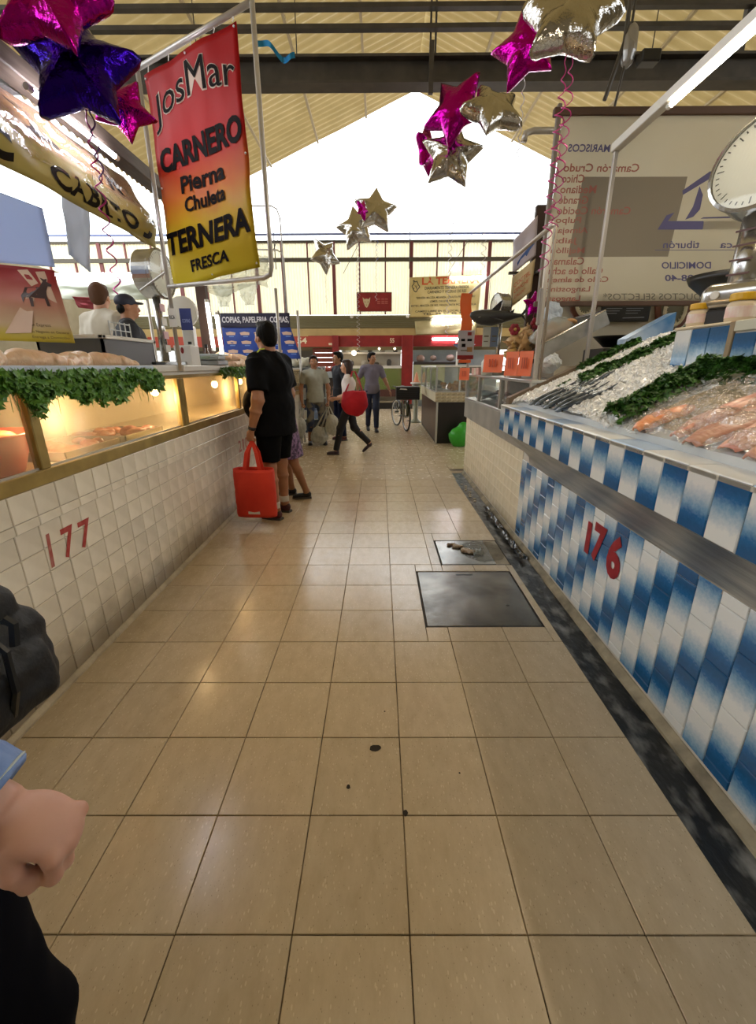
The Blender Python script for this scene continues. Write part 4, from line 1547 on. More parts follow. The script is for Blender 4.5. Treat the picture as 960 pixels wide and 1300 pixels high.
# ---------------------------------------------------------------- right stall: fish counter
def blue_tile_mat(name, zmin, zmax):
    """white glaze shading into blue towards one end of the tile (its own print)"""
    m = bpy.data.materials.new(name)
    MATS[name] = m
    m.use_nodes = True
    nt = m.node_tree
    N, L = nt.nodes.new, nt.links.new
    b = nt.nodes['Principled BSDF']
    b.inputs['Roughness'].default_value = 0.16
    b.inputs['Coat Weight'].default_value = 0.3
    tc = N('ShaderNodeTexCoord')
    sp_ = N('ShaderNodeSeparateXYZ')
    L(tc.outputs['Object'], sp_.inputs[0])
    n = N('ShaderNodeTexNoise')
    n.inputs['Scale'].default_value = 90
    n.inputs['Detail'].default_value = 3
    L(tc.outputs['Object'], n.inputs['Vector'])
    mr = N('ShaderNodeMapRange')
    L(sp_.outputs['Z'], mr.inputs['Value'])
    mr.inputs['From Min'].default_value = zmin
    mr.inputs['From Max'].default_value = zmax
    a = N('ShaderNodeMath')
    a.operation = 'MULTIPLY_ADD'
    L(n.outputs['Fac'], a.inputs[0])
    a.inputs[1].default_value = 0.22
    a.inputs[2].default_value = -0.11
    s = N('ShaderNodeMath')
    L(mr.outputs[0], s.inputs[0])
    L(a.outputs[0], s.inputs[1])
    r = N('ShaderNodeValToRGB')
    e = r.color_ramp.elements
    e[0].position, e[0].color = 0.1, rgb('#14507f')
    e[1].position, e[1].color = 0.8, rgb('#d3d5d3')
    k = e.new(0.42)
    k.color = rgb('#7298b5')
    k = e.new(0.25)
    k.color = rgb('#1f5f92')
    L(s.outputs[0], r.inputs['Fac'])
    L(r.outputs['Color'], b.inputs['Base Color'])
    bp = N('ShaderNodeBump')
    bp.inputs['Strength'].default_value = 0.05
    n2 = N('ShaderNodeTexNoise')
    n2.inputs['Scale'].default_value = 25
    L(tc.outputs['Object'], n2.inputs['Vector'])
    L(n2.outputs['Fac'], bp.inputs['Height'])
    L(bp.outputs['Normal'], b.inputs['Normal'])
    return m


FW, FH = 0.1145, 0.228
M_bt = blue_tile_mat('blue and white glazed tile', -0.11, 0.11)
M_bt2 = blue_tile_mat('blue and white band tile', -0.085, 0.085)
M_gw = mat('white tile grout', '#b9b4a8', .8)
fc = thing('fish_counter', 'blue and white tiled fish counter painted with the number 176', 'counter', (1.2, 0, 0))
FXO = 1.2


def fbx(lo, hi, bev=0.0):
    return B().box((lo[0] - FXO, lo[1], lo[2]), (hi[0] - FXO, hi[1], hi[2]), bev)


b = fbx((1.209, -.6, 0), (1.74, 5.92, .8))
b.box((1.7 - FXO, -.6, 0), (2.3 - FXO, 3.32, .8))
b.box((.944 - FXO, -.6, 1.0), (2.3 - FXO, 3.32, 1.165))
b.box((1.3 - FXO, -.6, .7), (2.3 - FXO, 3.32, 1.1))
b.obj('base', M_gw, fc)
b = B()
sec = [(1.204, .722), (1.204, .70), (1.26, .70), (1.26, 1.0), (.95, 1.0), (.935, .992)]
b.poly([(x - FXO, -.6, z) for x, z in sec], 3.65, (0, 1, 0))
sec2 = [(1.16, .93), (1.204, .70), (1.26, .70), (1.26, 1.0), (.95, 1.0), (.935, .992)]
v0 = [b.bm.verts.new((x - FXO, 3.05, z)) for x, z in sec]
v1 = [b.bm.verts.new((x - FXO, 3.31, z)) for x, z in sec2]
for i in range(6):
    b.bm.faces.new((v0[i], v0[(i + 1) % 6], v1[(i + 1) % 6], v1[i]))
b.bm.faces.new(v1)
b.obj('ledge', mat('smeared grey cement', '#5d5c58', .3, col2='#96938a', scale=5, stretch=(3, .6, 3), bump=.15, bscale=10), fc)
full_t = tile_mesh('tile', FW - .003, FH - .003, .007, M_bt, .003, '-x')
cutA = None
Y0 = 1.3125


def cut_tile(h, zlo, flip):
    """piece of a full tile: keeps the print where it lies on the uncut tile"""
    me = tile_mesh('tile', FW - .003, h - .003, .007, M_bt, .003, '-x')
    off = zlo + h / 2
    for v in me.vertices:
        v.co.z += off
    return me


pieces = {}
for k in range(-8, 19):
    yc = Y0 + FW * (k + .5)
    stag = k % 2
    zb = [.096, .324, .552] if not stag else [-.018, .21, .438, .666]
    for r, z0 in enumerate([zb[0] - FH] + zb):
        lo, hi = max(z0, .055), min(z0 + FH, .718)
        if hi - lo < .025:
            continue
        flip = (r + (k // 2)) % 2
        # position inside the uncut tile, measured from its centre
        a, c = lo - (z0 + FH / 2), hi - (z0 + FH / 2)
        if flip:
            a, c = -c, -a
        key = (round(a, 4), round(c, 4))
        if key not in pieces:
            pieces[key] = full_t if (c - a) > FH - .002 else cut_tile(c - a, a, flip)
        o = link('tile', pieces[key], fc)
        o.location = (1.209 - FXO, yc, z0 + FH / 2)
        if flip:
            o.rotation_euler = (math.pi, 0, 0)
for s_, ya, w_, za, zb in (('1', 2.27, .05, .43, .62), ('7', 2.19, .125, .425, .645), ('6', 2.03, .13, .415, .655)):
    letters(s_, lambda u, v, ya=ya, za=za: Vector((-.0015, ya - u, za + v)), (0, 0, w_, zb - za), mat('dark red numeral', '#7d1420', .5, col2='#94202a', scale=20), fc, .045, name='painted_numeral')
tt = tile_mesh('tile', .112, .104, .006, M_tan_tile, .003, '-x')
rest = B()
for k in range(22):
    yc = Y0 + FW * 19 + FW * (k + .5)
    for j in range(7):
        zc = .105 + j * .1065
        if yc < 5.9:
            o = link('tile', tt, fc)
            o.location = (1.209 - FXO, yc, zc)
rest.bm.free()
band = tile_mesh('tile', FW - .0025, .186, .007, M_bt2, .003, '-x')
for k in range(-12, 18):
    yc = 1.243 + FW * (k + .5)
    o = link('tile', band, fc)
    o.location = (.938 - FXO, yc, 1.088)
    if k % 2 == 0:
        o.rotation_euler = (math.pi, 0, 0)
# rim tiles on top of the band
M_rim_w = mat('white rim tile', '#e2e4e4', .3, vary=.05)
M_rim_b = mat('pale blue rim tile', '#a9c0dd', .3, vary=.1)
rim_w, rim_b = tile_mesh('rim_tile', .2265, .112, .006, M_rim_w, .003), tile_mesh('rim_tile', .2265, .112, .006, M_rim_b, .003)
for k in range(-6, 9):
    o = link('rim_tile', rim_b if k % 3 == 1 else rim_w, fc)
    o.location = (.989 - FXO, 1.36 + .229 * k, 1.178)
    o.rotation_euler = (0, 0, R(90))
fbx((.931, -.6, 1.165), (1.046, 3.31, 1.179)).obj('rim_bed', M_gw, fc)
SLAB = lambda x: 1.18 + .45 * (x - .95)
b = B()
b.poly([(1.046 - FXO, -.6, 1.0), (2.3 - FXO, -.6, 1.0), (2.3 - FXO, -.6, SLAB(2.3) - .012), (1.046 - FXO, -.6, SLAB(1.046) - .012)], 3.92, (0, 1, 0))
b.obj('display_slope', mat('white enamel tray', '#c9cdce', .35, col2='#b9bfc2', scale=4), fc)
b = B()
b.grid(lambda u, v: Vector((1.09 + .4 * u - FXO, .42 + 1.42 * v, SLAB(1.09 + .4 * u) - .008 + crinkle((u * 2, v * 4, 0), .004, 3))), 8, 24)
b.obj('tan_lining', mat('tan lining', '#b09a78', .6, col2='#9c8765', scale=6), fc, smooth=True)  # tan layer added for the tone seen beneath the film
# steel panel under the glass case, and the case
t = thing('glass_case', 'aluminium fish case with three panes on steel panel, orange tags on top', 'case', (1.2, 3.36, .8))
B().box((-.03, .0, 0.002), (.02, 2.56, .235), .004).obj('steel_panel', mat('stained steel sheet', '#9c9a94', .35, .5, col2='#b3b0a8', scale=4), t)
B().box((.3, .0, 0.002), (.54, 2.56, .235)).obj('plinth', M_gw, t)
B().box((-.035, .0, .237), (.55, 2.56, .262), .004).obj('case_floor', M_alu, t)
for y in (.02, .87, 1.79, 2.53):
    B().box((-.035, y - .02, .262), (.01, y + .02, .545), .003).obj('post', M_alu, t)
B().box((-.04, -.01, .535), (.56, 2.57, .56), .004).obj('case_top', M_alu, t)
for a, c in ((.04, .85), (.89, 1.77), (1.81, 2.51)):
    B().box((-.02, a, .262), (-.014, c, .535)).obj('glass_pane', M_glass, t)
B().box((.53, 0, .262), (.55, 2.56, .535)).obj('case_back', mat('dark case lining', '#4a4a46', .5), t)
M_ice = mat('crushed ice', '#e3e4e4', .15, col2='#f5f5f4', scale=30, spec=.6)
rg = random.Random(12)
for i, (y, c, la) in enumerate(((3.75, '#7fa6b4', 'bluish bag of prawns inside the case, nearest pane'), (4.1, '#b7b9b4', 'whitish fish heap in the case near first divider'), (4.7, '#6a8088', 'grey blue fish heap behind the middle pane'), (5.5, '#8aa0a2', 'pale fish heap behind the far pane'))):
    b = B()
    for _ in range(14):
        b.ball((rg.uniform(-.12, .2), rg.uniform(-.25, .25), rg.uniform(.02, .07)), (rg.uniform(.03, .1), rg.uniform(.03, .09), rg.uniform(.02, .045)), seg=10, rings=6)
    o = blob('seafood_heap', b, mat('seafood ' + c, c, .25, col2='#3f5662', scale=9, coat=.4), None, .014, 2, label=la, cat='seafood')
    o.location = (1.38, y, 1.08)

# frame of pipes over the case
t = thing('pipe_frame', 'aluminium pipe frame standing over the glass fish case', 'frame', (1.2, 3.4, 0))
B().tube([(-.01, 2.5, 1.05), (-.05, 2.5, 2.34)], .018, 8).obj('post', M_pipe, t, smooth=True)
B().box((-.015, -.015, 1.17), (.015, .015, 2.42), .004).obj('post', M_pipe, t)
B().box((.05, .05, 1.17), (.07, .07, 2.42), .004).obj('post', mat('brownish steel', '#8a7f72', .4, .5), t)
B().tube([(-.05, 2.55, 2.335), (-.02, -.1, 2.37)], .016, 8).obj('rail', M_pipe, t, smooth=True)
B().box((-.03, -.022, 1.75), (-.005, .022, 2.0), .008).obj('clamp', mat('grey tape', '#8d8986', .6), t)

# ice bed, parsley rows
ice = thing('ice_bed', 'bed of crushed ice sloping up behind the blue tiled rim', 'ice', (1.02, 1.9, 1.2))
b = B()
b.grid(lambda u, v: Vector((u * .98, v * 1.42, SLAB(1.0 + u * .98) - 1.2 + .0 + .03 * math.sin(math.pi * min(1, v * 1.02)) ** .5 + crinkle((u * 2, v * 3, 0), .02, 3))), 30, 40)
b.obj('ice_mass', M_ice, ice, smooth=True)
b = B()
rg = random.Random(5)
M3 = [Matrix.Rotation(rg.uniform(0, 6), 4, Vector((rg.uniform(-1, 1), rg.uniform(-1, 1), 1)).normalized()) for _ in range(40)]
for _ in range(8500):
    u, v = rg.random(), rg.random()
    s = rg.uniform(.005, .012)
    p = Vector((u * .98, v * 1.42, SLAB(1.0 + u * .98) - 1.2 + .04 * math.sin(math.pi * min(1, v * 1.02)) ** .5 + rg.uniform(-.004, .012)))
    m = Matrix.Translation(p) @ M3[rg.randrange(40)]
    vs = [b.bm.verts.new(m @ Vector(q)) for q in ((s, s, s), (-s, -s, s * .8), (-s, s * .9, -s), (s * 1.1, -s, -s), (0, 0, s * 1.5))]
    for f in ((0, 1, 4), (1, 2, 4), (2, 0, 4), (0, 3, 1), (1, 3, 2), (2, 3, 0)):
        b.bm.faces.new([vs[i] for i in f])
b.obj('ice_chip', M_ice, ice, kind='stuff')


def row(label, x0, y0, x1, y1, w, n, seed, zz=.05):
    t = thing('parsley_row', label, 'parsley', (x0, y0, SLAB(x0)))

    def f(rg):
        u = rg.random()
        s = rg.gauss(0, .45)
        k = max(-1, min(1, s))
        y = y0 + (y1 - y0) * u + w * k
        x = x0 + (x1 - x0) * u
        h = zz * (1 - k * k) * (.7 + .5 * noise.noise(Vector((u * 9, k * 2, seed)))) + rg.uniform(-.01, .015)
        return (x - x0, y - y0, SLAB(x) - SLAB(x0) + .015 + h), (-.3, k * .6, 1)
    leaf_heap(f, n, .032, seed).obj('leaf', M_leaf2, t, kind='stuff')
    return t


row('row of parsley on the ice in front of the blue tiled block', 1.03, 1.92, 1.45, 1.99, .085, 1500, 31, .075)
row('heap of parsley along the foot of the blue tiled block above the fillets', 1.40, 1.95, 1.455, 1.05, .05, 2200, 35, .11)
row('long row of parsley across the middle of the ice', 1.26, 2.76, 1.92, 2.78, .09, 1900, 32, .075)
row('short row of parsley at the far edge of the ice', 1.46, 3.24, 1.86, 3.24, .05, 800, 33, .05)
row('small tuft of parsley between the silver fish and the middle row', 1.2, 2.93, 1.28, 2.95, .035, 120, 34, .02)

# silver fish in the ice
M_fish = mat('silver fish skin', '#8f979e', .18, .5, col2='#3c4650', scale=10, stretch=(1, 1, 6))
b = B()
prof = [(-.15, .0, .0), (-.135, .014, .010), (-.10, .030, .016), (-.05, .038, .02), (0, .036, .019), (.06, .026, .014), (.11, .012, .007), (.13, .010, .004)]
rings = []
for x, h, w in prof:
    rings.append([b.bm.verts.new((x, w * math.cos(a), h * math.sin(a))) for a in [i * math.pi / 5 for i in range(10)]])
for A, C in zip(rings, rings[1:]):
    for k in range(10):
        b.bm.faces.new((A[k], A[(k + 1) % 10], C[(k + 1) % 10], C[k]))
fish_body = b.mesh('body', M_fish, True)
b = B()
b.poly([(.125, -.002, .008), (.18, -.002, .042), (.165, -.002, 0), (.18, -.002, -.042), (.125, -.002, -.008)], .004, (0, 1, 0))
b.poly([(-.03, -.001, .034), (.03, -.001, .055), (.05, -.001, .03)], .003, (0, 1, 0))
fish_tail = b.mesh('fin', mat('dark fin', '#4a5058', .4))
fish_eye = B().ball((-.115, .013, .008), .006, seg=8, rings=6).ball((-.115, -.013, .008), .006, seg=8, rings=6).mesh('eye', mat('fish eye', '#0d0d0d', .1))
for i, (x, y, rz) in enumerate(((1.09, 2.78, .15), (1.10, 2.69, .05), (1.10, 2.60, .2), (1.09, 2.51, .0), (1.10, 2.42, .12), (1.09, 2.33, -.05), (1.30, 2.62, .3))):
    t = thing('silver_fish', ('silver fish lying in the ice, %s' % ('farthest of the row by the rail', 'second of the row from the rail', 'third of the row from the rail', 'fourth of the row from the rail', 'fifth of the row from the rail', 'nearest of the row to the parsley', 'alone higher up the slope')[i]), 'fish', (x, y, SLAB(x) + .045), 0, 'silver fish in the ice')
    t.rotation_euler = Euler((R(62), -.42, rz), 'XYZ')
    for n_, me in (('body', fish_body), ('fin', fish_tail), ('eye', fish_eye)):
        link(n_, me, t)

# fillets under film
M_fil = mat('pink fish fillet', '#d38d78', .28, col2='#e6b49c', scale=12, stretch=(6, 1, 1), coat=.4, bump=.15, bscale=20, sss=.1)
M_fil2 = mat('orange fish fillet', '#d8804e', .28, col2='#e5a478', scale=12, stretch=(6, 1, 1), coat=.4, bump=.15, bscale=20)


M_fil3 = mat('pale brownish fillet', '#c99a84', .3, col2='#b5806c', scale=14, stretch=(6, 1, 1), coat=.4, bump=.15, bscale=20)


def fillet(seed, L, W):
    rg = random.Random(seed)
    b = B()
    n = 14

    def f(u, v):
        x = L * (u - .5)
        w = W * (math.sin(math.pi * (.06 + .9 * u)) ** .6)
        y = (v - .5) * w + .015 * math.sin(u * 5 + seed)
        z = .026 * (1 - (2 * v - 1) ** 4) * math.sin(math.pi * (.08 + .86 * u)) ** .5 + .008 * noise.noise(Vector((u * 6, v * 5, seed)))
        return Vector((x, y, z))
    b.grid(f, 24, 10)
    return b


for i, (x, y, L, W, m, rz, la) in enumerate((
        (1.12, 1.69, .22, .11, M_fil2, .05, 'short orange fish fillet next to the parsley row'),
        (1.23, 1.50, .42, .10, M_fil, .14, 'slim pink fish fillet, first beyond the orange fillet'),
        (1.21, 1.385, .42, .16, M_fil3, .1, 'broad pale fish fillet, second from orange fillet under film'),
        (1.235, 1.27, .44, .16, M_fil, .12, 'broad pink fish fillet, third from orange fillet under film'),
        (1.21, 1.155, .42, .17, M_fil3, .06, 'broad pale fish fillet, fourth from orange fillet under film'),
        (1.235, 1.04, .42, .16, M_fil, .1, 'broad pink fillet near the right edge of the picture under film'),
        (1.21, .92, .42, .17, M_fil3, .04, 'pale pink fillet nearest the camera under the film'))):
    o = fillet(i, L, W).obj('fish_fillet', m, smooth=True, solid=.006, label=la, cat='fish', group='fish fillets under film')
    o.location = (x, y, SLAB(x) + .006)
    o.rotation_euler = Euler((0, -math.atan(.45), rz), 'XYZ')
b = B()
b.grid(lambda u, v: Vector((1.03 + .45 * u, .45 + 1.40 * v, SLAB(1.0 + .46 * u) + .046 + crinkle((u * 1.3, v * 3.3, 0), .032, 4.2, 5) - .03 * (abs(v - .5) * 2) ** 6 - .028 * (abs(u - .5) * 2) ** 8)), 70, 90)
b.obj('plastic_film', film_mat('shrink film', '#fdfcf8', 1, .07, haze=.12, bump=1.0, bscale=26, gloss=.24), smooth=True, label='clear crinkled film stretched over the pink fish fillets', cat='film')

# blue pedestal with jars and the big dial scale
pd = thing('tiled_pedestal', 'blue tiled block along the top of the ice slope holding jars and scale', 'pedestal', (1.5, .4, 1.40))
B().box((.006, 0, 0), (.7, 1.52, .20)).obj('base', M_gw, pd)
B().box((.006, 1.55, 0), (.7, 1.90, .232)).obj('base', M_gw, pd)
ptile = tile_mesh('tile', .114, .222, .007, M_bt, .003, '-x')
ptile2 = tile_mesh('tile', .114, .19, .007, M_bt2, .003, '-x')
M_ptop = mat('worn cream top', '#c6b598', .5, col2='#d3c5ab', scale=5)
for k in range(3):
    o = link('tile', ptile, pd)
    o.location = (.006, 1.6065 + k * .1165, .117)
    if k < 2:
        o.rotation_euler = (math.pi, 0, 0)
for k in range(13):
    o = link('tile', ptile2, pd)
    o.location = (.006, 1.46 - k * .1165, .098)
    if k % 3 != 1:
        o.rotation_euler = (math.pi, 0, 0)
B().box((-.004, 1.545, .232), (.7, 1.91, .244), .004).obj('top_slab', M_ptop, pd)
B().box((-.004, -.0, .2), (.7, 1.525, .244), .004).obj('top_slab', mat('pale edge tile', '#bdbba8', .35), pd)
B().box((-.003, 1.522, 0), (.02, 1.552, .243), .003).obj('joint_strip', mat('brown joint', '#8d7a5c', .6), pd)
for x, y, s, la in ((1.56, 2.24, .9, 'small spice jar with yellow lid left of scale base'), (1.585, 2.02, 1.02, 'larger spice jar with yellow lid in front of scale base')):
    t = thing('spice_jar', la, 'jar', (x, y, 1.644))
    B().lathe([(0, 0), (.05 * s, 0), (.054 * s, .01), (.054 * s, .07 * s), (.042 * s, .085 * s), (0, .085 * s)], 24).obj('jar_body', mat('creamy jar', '#cdb99a', .25, col2='#d7c8b0', scale=8), t, smooth=True)
    B().lathe([(.0548 * s, .018 * s), (.0552 * s, .02 * s), (.0552 * s, .06 * s), (.0548 * s, .062 * s)], 24).obj('jar_label', mat('pink white label', '#d9b9b4', .5, col2='#e3dcd3', scale=20), t)
    B().lathe([(.046 * s, .085 * s), (.05 * s, .09 * s), (.05 * s, .112 * s), (.046 * s, .115 * s), (0, .115 * s)], 24).obj('lid', mat('yellow lid', '#d3a51f', .35), t)
sc = dial_scale('dial_scale', 'big steel dial scale on the blue tiled pedestal', (1.665, 2.20, 1.644), R(-62), .20, .15, .48, tilt=R(-12), col=.34)
b = B()
b.dry = True
b.box((-.10, -.105, .06), (.22, .225, .185), .05)
blob('base', b, M_steel_shiny, sc, .008, 2)
B().box((-.095, -.1, 0), (.215, .22, .07), .01).obj('foot', M_black, sc)
for i in range(4):
    B().box((-.045, .0, .22 + i * .06), (.045, .006, .228 + i * .06)).obj('sticker', mat('brown label', '#5d3d38', .5), sc)
B().lathe([(0, 0), (.018, 0), (.018, .006), (0, .006)], 16, Matrix.Translation((-.02, -.106, .13)) @ Matrix.Rotation(R(90), 4, 'X')).obj('badge', M_white, sc)
t = thing('black_pan', 'dark pan hanging behind the big dial scale column', 'pan', (2.2, 2.9, 1.95))
B().lathe([(0, -.08), (.16, -.07), (.24, .0), (.26, .04), (.24, .03), (.15, -.05), (0, -.06)], 28).obj('bowl', M_black, t, smooth=True)
B().box((.2, -.02, .0), (.42, .02, .02), .004).obj('handle', M_black, t)

# tiled parapet rail at the far end of the ice, metal chute, pans
t = thing('slope_rail', 'brown rail along the far edge of the ice with blue upper end', 'rail', (1.0, 3.34, 1.2))
b = B()
b.poly([(0, 0, -.02), (.82, 0, .35), (.82, 0, .41), (0, 0, .03)], .07, (0, 1, 0))
b.obj('lower_rail', mat('stained brown metal', '#6d5d4c', .45, .3, col2='#857460', scale=8), t)
b = B()
b.poly([(.82, -.01, .35), (1.15, -.01, .50), (1.15, -.01, .63), (.82, -.01, .45)], .12, (0, 1, 0))
b.obj('upper_rail', mat('white blue tile end', '#b9cbe0', .25, col2='#4d7fb4', scale=3), t)
t = thing('metal_chute', 'big tilted steel trough holding a bag of bread-coloured fish crackers', 'trough', (1.36, 3.72, 1.52))
M_tr = Matrix.Rotation(-math.atan(.52), 4, 'Y')
for nm, lo, hi in (('chute_floor', (0, 0, 0), (.56, .5, .008)), ('side_wall', (-.02, -.008, 0), (.58, .0, .11)), ('side_wall', (-.02, .5, 0), (.58, .508, .11)), ('end_wall', (.56, 0, 0), (.568, .5, .11))):
    B().box(lo, hi, 0, M_tr).obj(nm, M_steel, t)
B().tube([M_tr @ Vector(p) for p in ((-.02, -.004, .11), (.58, -.004, .11), (.58, .504, .11), (-.02, .504, .11))], .008, 6).obj('rolled_rim', M_steel_shiny, t)
t = thing('cracker_bag', 'clear bag of brown crackers lying in the steel trough', 'bag', (1.44, 3.8, 1.60))
b = B()
rg = random.Random(9)
for _ in range(26):
    b.ball((rg.uniform(0, .24), rg.uniform(-.02, .2), rg.uniform(.0, .09) + .05), (.05, .045, .02), Euler((rg.uniform(0, 3), rg.uniform(0, 3), 0)).to_matrix(), seg=10, rings=6)
b.warp(lambda p: M_tr @ p)
blob('crackers', b, mat('brown cracker', '#a9713f', .5, col2='#c9a070', scale=12), t, .012, 1)
b = B()
b.ball((.1, .1, .1), (.2, .17, .1))
b.warp(lambda p: M_tr @ (p + Vector((crinkle(p, .03, 9), 0, crinkle(p, .03, 9, 2)))))
b.obj('bag_film', film_mat('bag film', '#eef2f2', 1, .12, haze=.45, bump=.6, bscale=12, hazecol='#cfd8d6', gloss=.05), t, smooth=True)
t = thing('wok', 'black pan standing beyond the ice under the blackboard', 'pan', (2.2, 4.2, 1.62))
B().lathe([(0, 0), (.1, .005), (.19, .09), (.2, .1), (.18, .09), (.09, .02), (0, .015)], 28).obj('bowl', M_black, t, smooth=True)
B().tube([(.19, 0, .09), (.36, 0, .13)], .012, 8).obj('handle', M_black, t)
B().box((1.78, 3.72, 0), (2.9, 4.5, 1.46)).obj('work_table', mat('cream block table', '#b9a888', .6, col2='#a59270', scale=3), label='cream block table under the steel trough', cat='table')
B().box((2.0, 4.0, 1.461), (2.5, 4.4, 1.61), .01).obj('cooker', mat('dark cooker', '#26262a', .4), label='low dark cooker under the black pan', cat='cooker')

# back wall of the fish stall, menu board, shields
WR = B().box((1.78, 5.2, 0), (6.5, 5.3, 2.35)).obj('wall_right', mat('white stall wall', '#d3cfc4', .5, col2='#c8c3b5', scale=1.5), kind='structure')
t, s = banner('menu_board', 'black menu board with white lines on the white wall', 'board', ((2.49, 5.15, 1.925), (3.02, 5.15, 1.93), (3.03, 5.15, 2.17), (2.47, 5.15, 2.17)), mat('black menu', '#1b1c20', .4), 0, part='board', solid=.012)
b = B()
for i in range(6):
    for u0, u1 in ((.1, .42), (.5, .85)):
        b.poly([s(u0, .85 - i * .1), s(u1 - .05 * (i % 3), .85 - i * .1), s(u1 - .05 * (i % 3), .875 - i * .1), s(u0, .875 - i * .1)])
b.poly([s(.45, .14), s(.9, .16), s(.9, .2), s(.45, .18)])
b.obj('chalk_line', mat('chalk', '#8b8f98', .6), t)


def shield(label, cx, cz, w, h):
    t = thing('wooden_shield', label, 'plaque', (cx, 5.17, cz))
    pts = [(-.5, .5), (.5, .5), (.48, .1), (.38, -.2), (.2, -.42), (0, -.55), (-.2, -.42), (-.38, -.2), (-.48, .1)]
    B().poly([(x * w, 0, z * h) for x, z in pts], .03, (0, -1, 0)).obj('plaque', mat('red brown wood', '#5d3426', .5, col2='#6f4130', scale=5, stretch=(8, 1, 1)), t)
    B().poly([(x * w * .72, -.031, z * h * .72) for x, z in pts], .012, (0, -1, 0)).obj('panel', mat('grey green felt', '#6d6a58', .7), t)
    b = B()
    jw = [(math.sin(a) * w * .26, -.06, -.02 + math.cos(a) * h * .26) for a in [i * math.pi / 9 - math.pi * 1.0 for i in range(19)]]
    b.tube(jw, .018, 8, closed=False)
    for p in jw:
        q = Vector(p)
        b.cone(q, q * .72 + Vector((0, -.02, 0)), .012, .002, 5)
    b.obj('shark_jaw', mat('bone', '#c9bea0', .5), t, smooth=True)


shield('wooden shield plaque on white wall left of the menu board', 2.28, 2.12, .36, .40)
shield('wooden shield plaque on white wall right of the menu board', 3.28, 2.06, .44, .62)

# seafood price banner seen from behind
M_mb = mat('backlit cream banner', '#dcd8ca', .6, col2='#d2ccb9', scale=1.3, spec=.15)
translucent(M_mb, .5, '#ece7d8')
t = thing('seafood_banner', 'big cream MARISCOS price banner seen from behind, lettering reversed', 'banner', (0, 0, 0))
cor = ((1.385, 4.0, 1.985), (4.4, 4.0, 1.985), (4.4, 4.0, 3.28), (1.415, 4.0, 3.30))
banner('', '', '', cor, M_mb, .015, 3, 3, 2, (40, 20), parent=t)
ms = flat_surf(*cor, .0045, .015, 3, 3, 2)
M_pb = mat('violet blue print', '#5d5a88', .5)
M_pr = mat('faded red print', '#a8685c', .5)
M_gy = mat('grey print', '#6f6c60', .5)
UW = 3.0


def bl(s, x0, x1, z0, z1, m, **k):
    """x, z in metres on the banner"""
    letters(s, ms, ((x0 - 1.4) / UW, (z0 - 1.985) / 1.305, (x1 - 1.4) / UW, (z1 - 1.985) / 1.305), m, t, mirror=True, **k)


bl('MARISCOS', 1.47, 1.80, 3.045, 3.095, M_pb, bold=.02)
rows = [('Camarón Crudo', .60), ('Chico', .18), ('Mediano', .29), ('Grande', .24), ('Camarón Cocido', .60), ('Pulpo', .21), ('Almejas', .28), ('Jaiba', .21), ('Mejillón', .28),
        ('Calamar', .29), ('Callo de acha', .46), ('Callo de almeja', .52), ('Langostino', .38), ('Langosta', .31)]
for i, (s_, w) in enumerate(rows):
    z = 2.945 - i * .0722
    bl(s_, 1.455 - .002 * i, 1.455 + w - .002 * i, z - .028, z + .027, M_pr, bold=.015)
bl('tiburón', 2.36, 2.66, 2.385, 2.44, M_pb, shear=.15, bold=.01)
bl('ca', 2.83, 2.93, 2.385, 2.42, M_pb, shear=.15, bold=.01)
bl('DOMICILIO', 2.38, 2.80, 2.235, 2.285, M_pb, shear=.2, bold=.02)
bl('98-40', 2.43, 2.67, 2.14, 2.19, M_pb, shear=.15, bold=.02)
bl('PRODUCTOS SELECTOS*', 1.93, 2.95, 1.998, 2.05, M_gy, shear=.2)
b = B()
mp_ = lambda x, z: ms((x - 1.4) / UW, (z - 1.985) / 1.305)
for q in (((2.29, 2.52), (3.5, 2.52), (3.5, 2.58), (2.36, 2.58), (2.40, 2.64), (2.34, 2.62)), ((2.43, 2.79), (2.62, 2.92), (2.66, 2.91), (2.63, 2.87), (2.44, 2.76)),
          ((2.56, 2.82), (2.6, 2.76), (2.6, 2.66), (2.56, 2.61), (2.5, 2.59), (2.54, 2.68)), ((2.62, 2.595), (2.9, 2.60), (2.88, 2.61), (2.64, 2.605)),
          ((2.75, 2.87), (2.95, 2.98), (3.15, 2.9), (3.1, 2.86), (2.95, 2.93), (2.78, 2.84))):
    b.poly([mp_(*p) for p in q])
b.poly([mp_(2.3, 2.37), mp_(3.0, 2.37), mp_(3.0, 2.374), mp_(2.3, 2.374)])
b.obj('fish_logo', M_pb, t)
b = B()
b.grid(lambda u, v: ms((1.62 - .0 * v + .8 * u + (v - 1) * .03 - 1.4 + .03 * u) / UW, (2.325 + .56 * v - 1.985) / 1.305) + Vector((0, .0015, 0)), 16, 10)
b.obj('patch', mat('grey brown backing patch', '#8b8273', .6), t, smooth=True)
b = B()
b.box((1.365, 3.99, 1.95), (1.40, 4.03, 3.36), .006)
b.obj('frame_post', mat('brown grey timber', '#7c736a', .6), t)
B().box((1.34, 3.985, 3.28), (4.45, 4.03, 3.335), .006).obj('frame_rail', mat('dark brown rail', '#5a4438', .6), t)
B().box((1.34, 3.985, 1.95), (4.45, 4.03, 1.99), .006).obj('frame_rail', mat('dark brown rail', '#5a4438', .6), t)
# white beam with lamp and its post
t = thing('lamp_beam', 'white square beam on a slim post carrying a fluorescent lamp', 'beam', (1.7, 3.66, 0))
B().box((-.014, -.014, 1.20), (.014, .014, 2.95), .003).obj('post', M_pipe, t)
B().box((-.03, -2.6, 2.92), (.03, .02, 2.975), .004).obj('beam', M_white, t)
tube_light('fluorescent_tube', 'bright fluorescent tube under the white square beam, upper right', (1.69, 1.2, 2.895), (1.69, 3.06, 2.895), M_tube_w, .014)
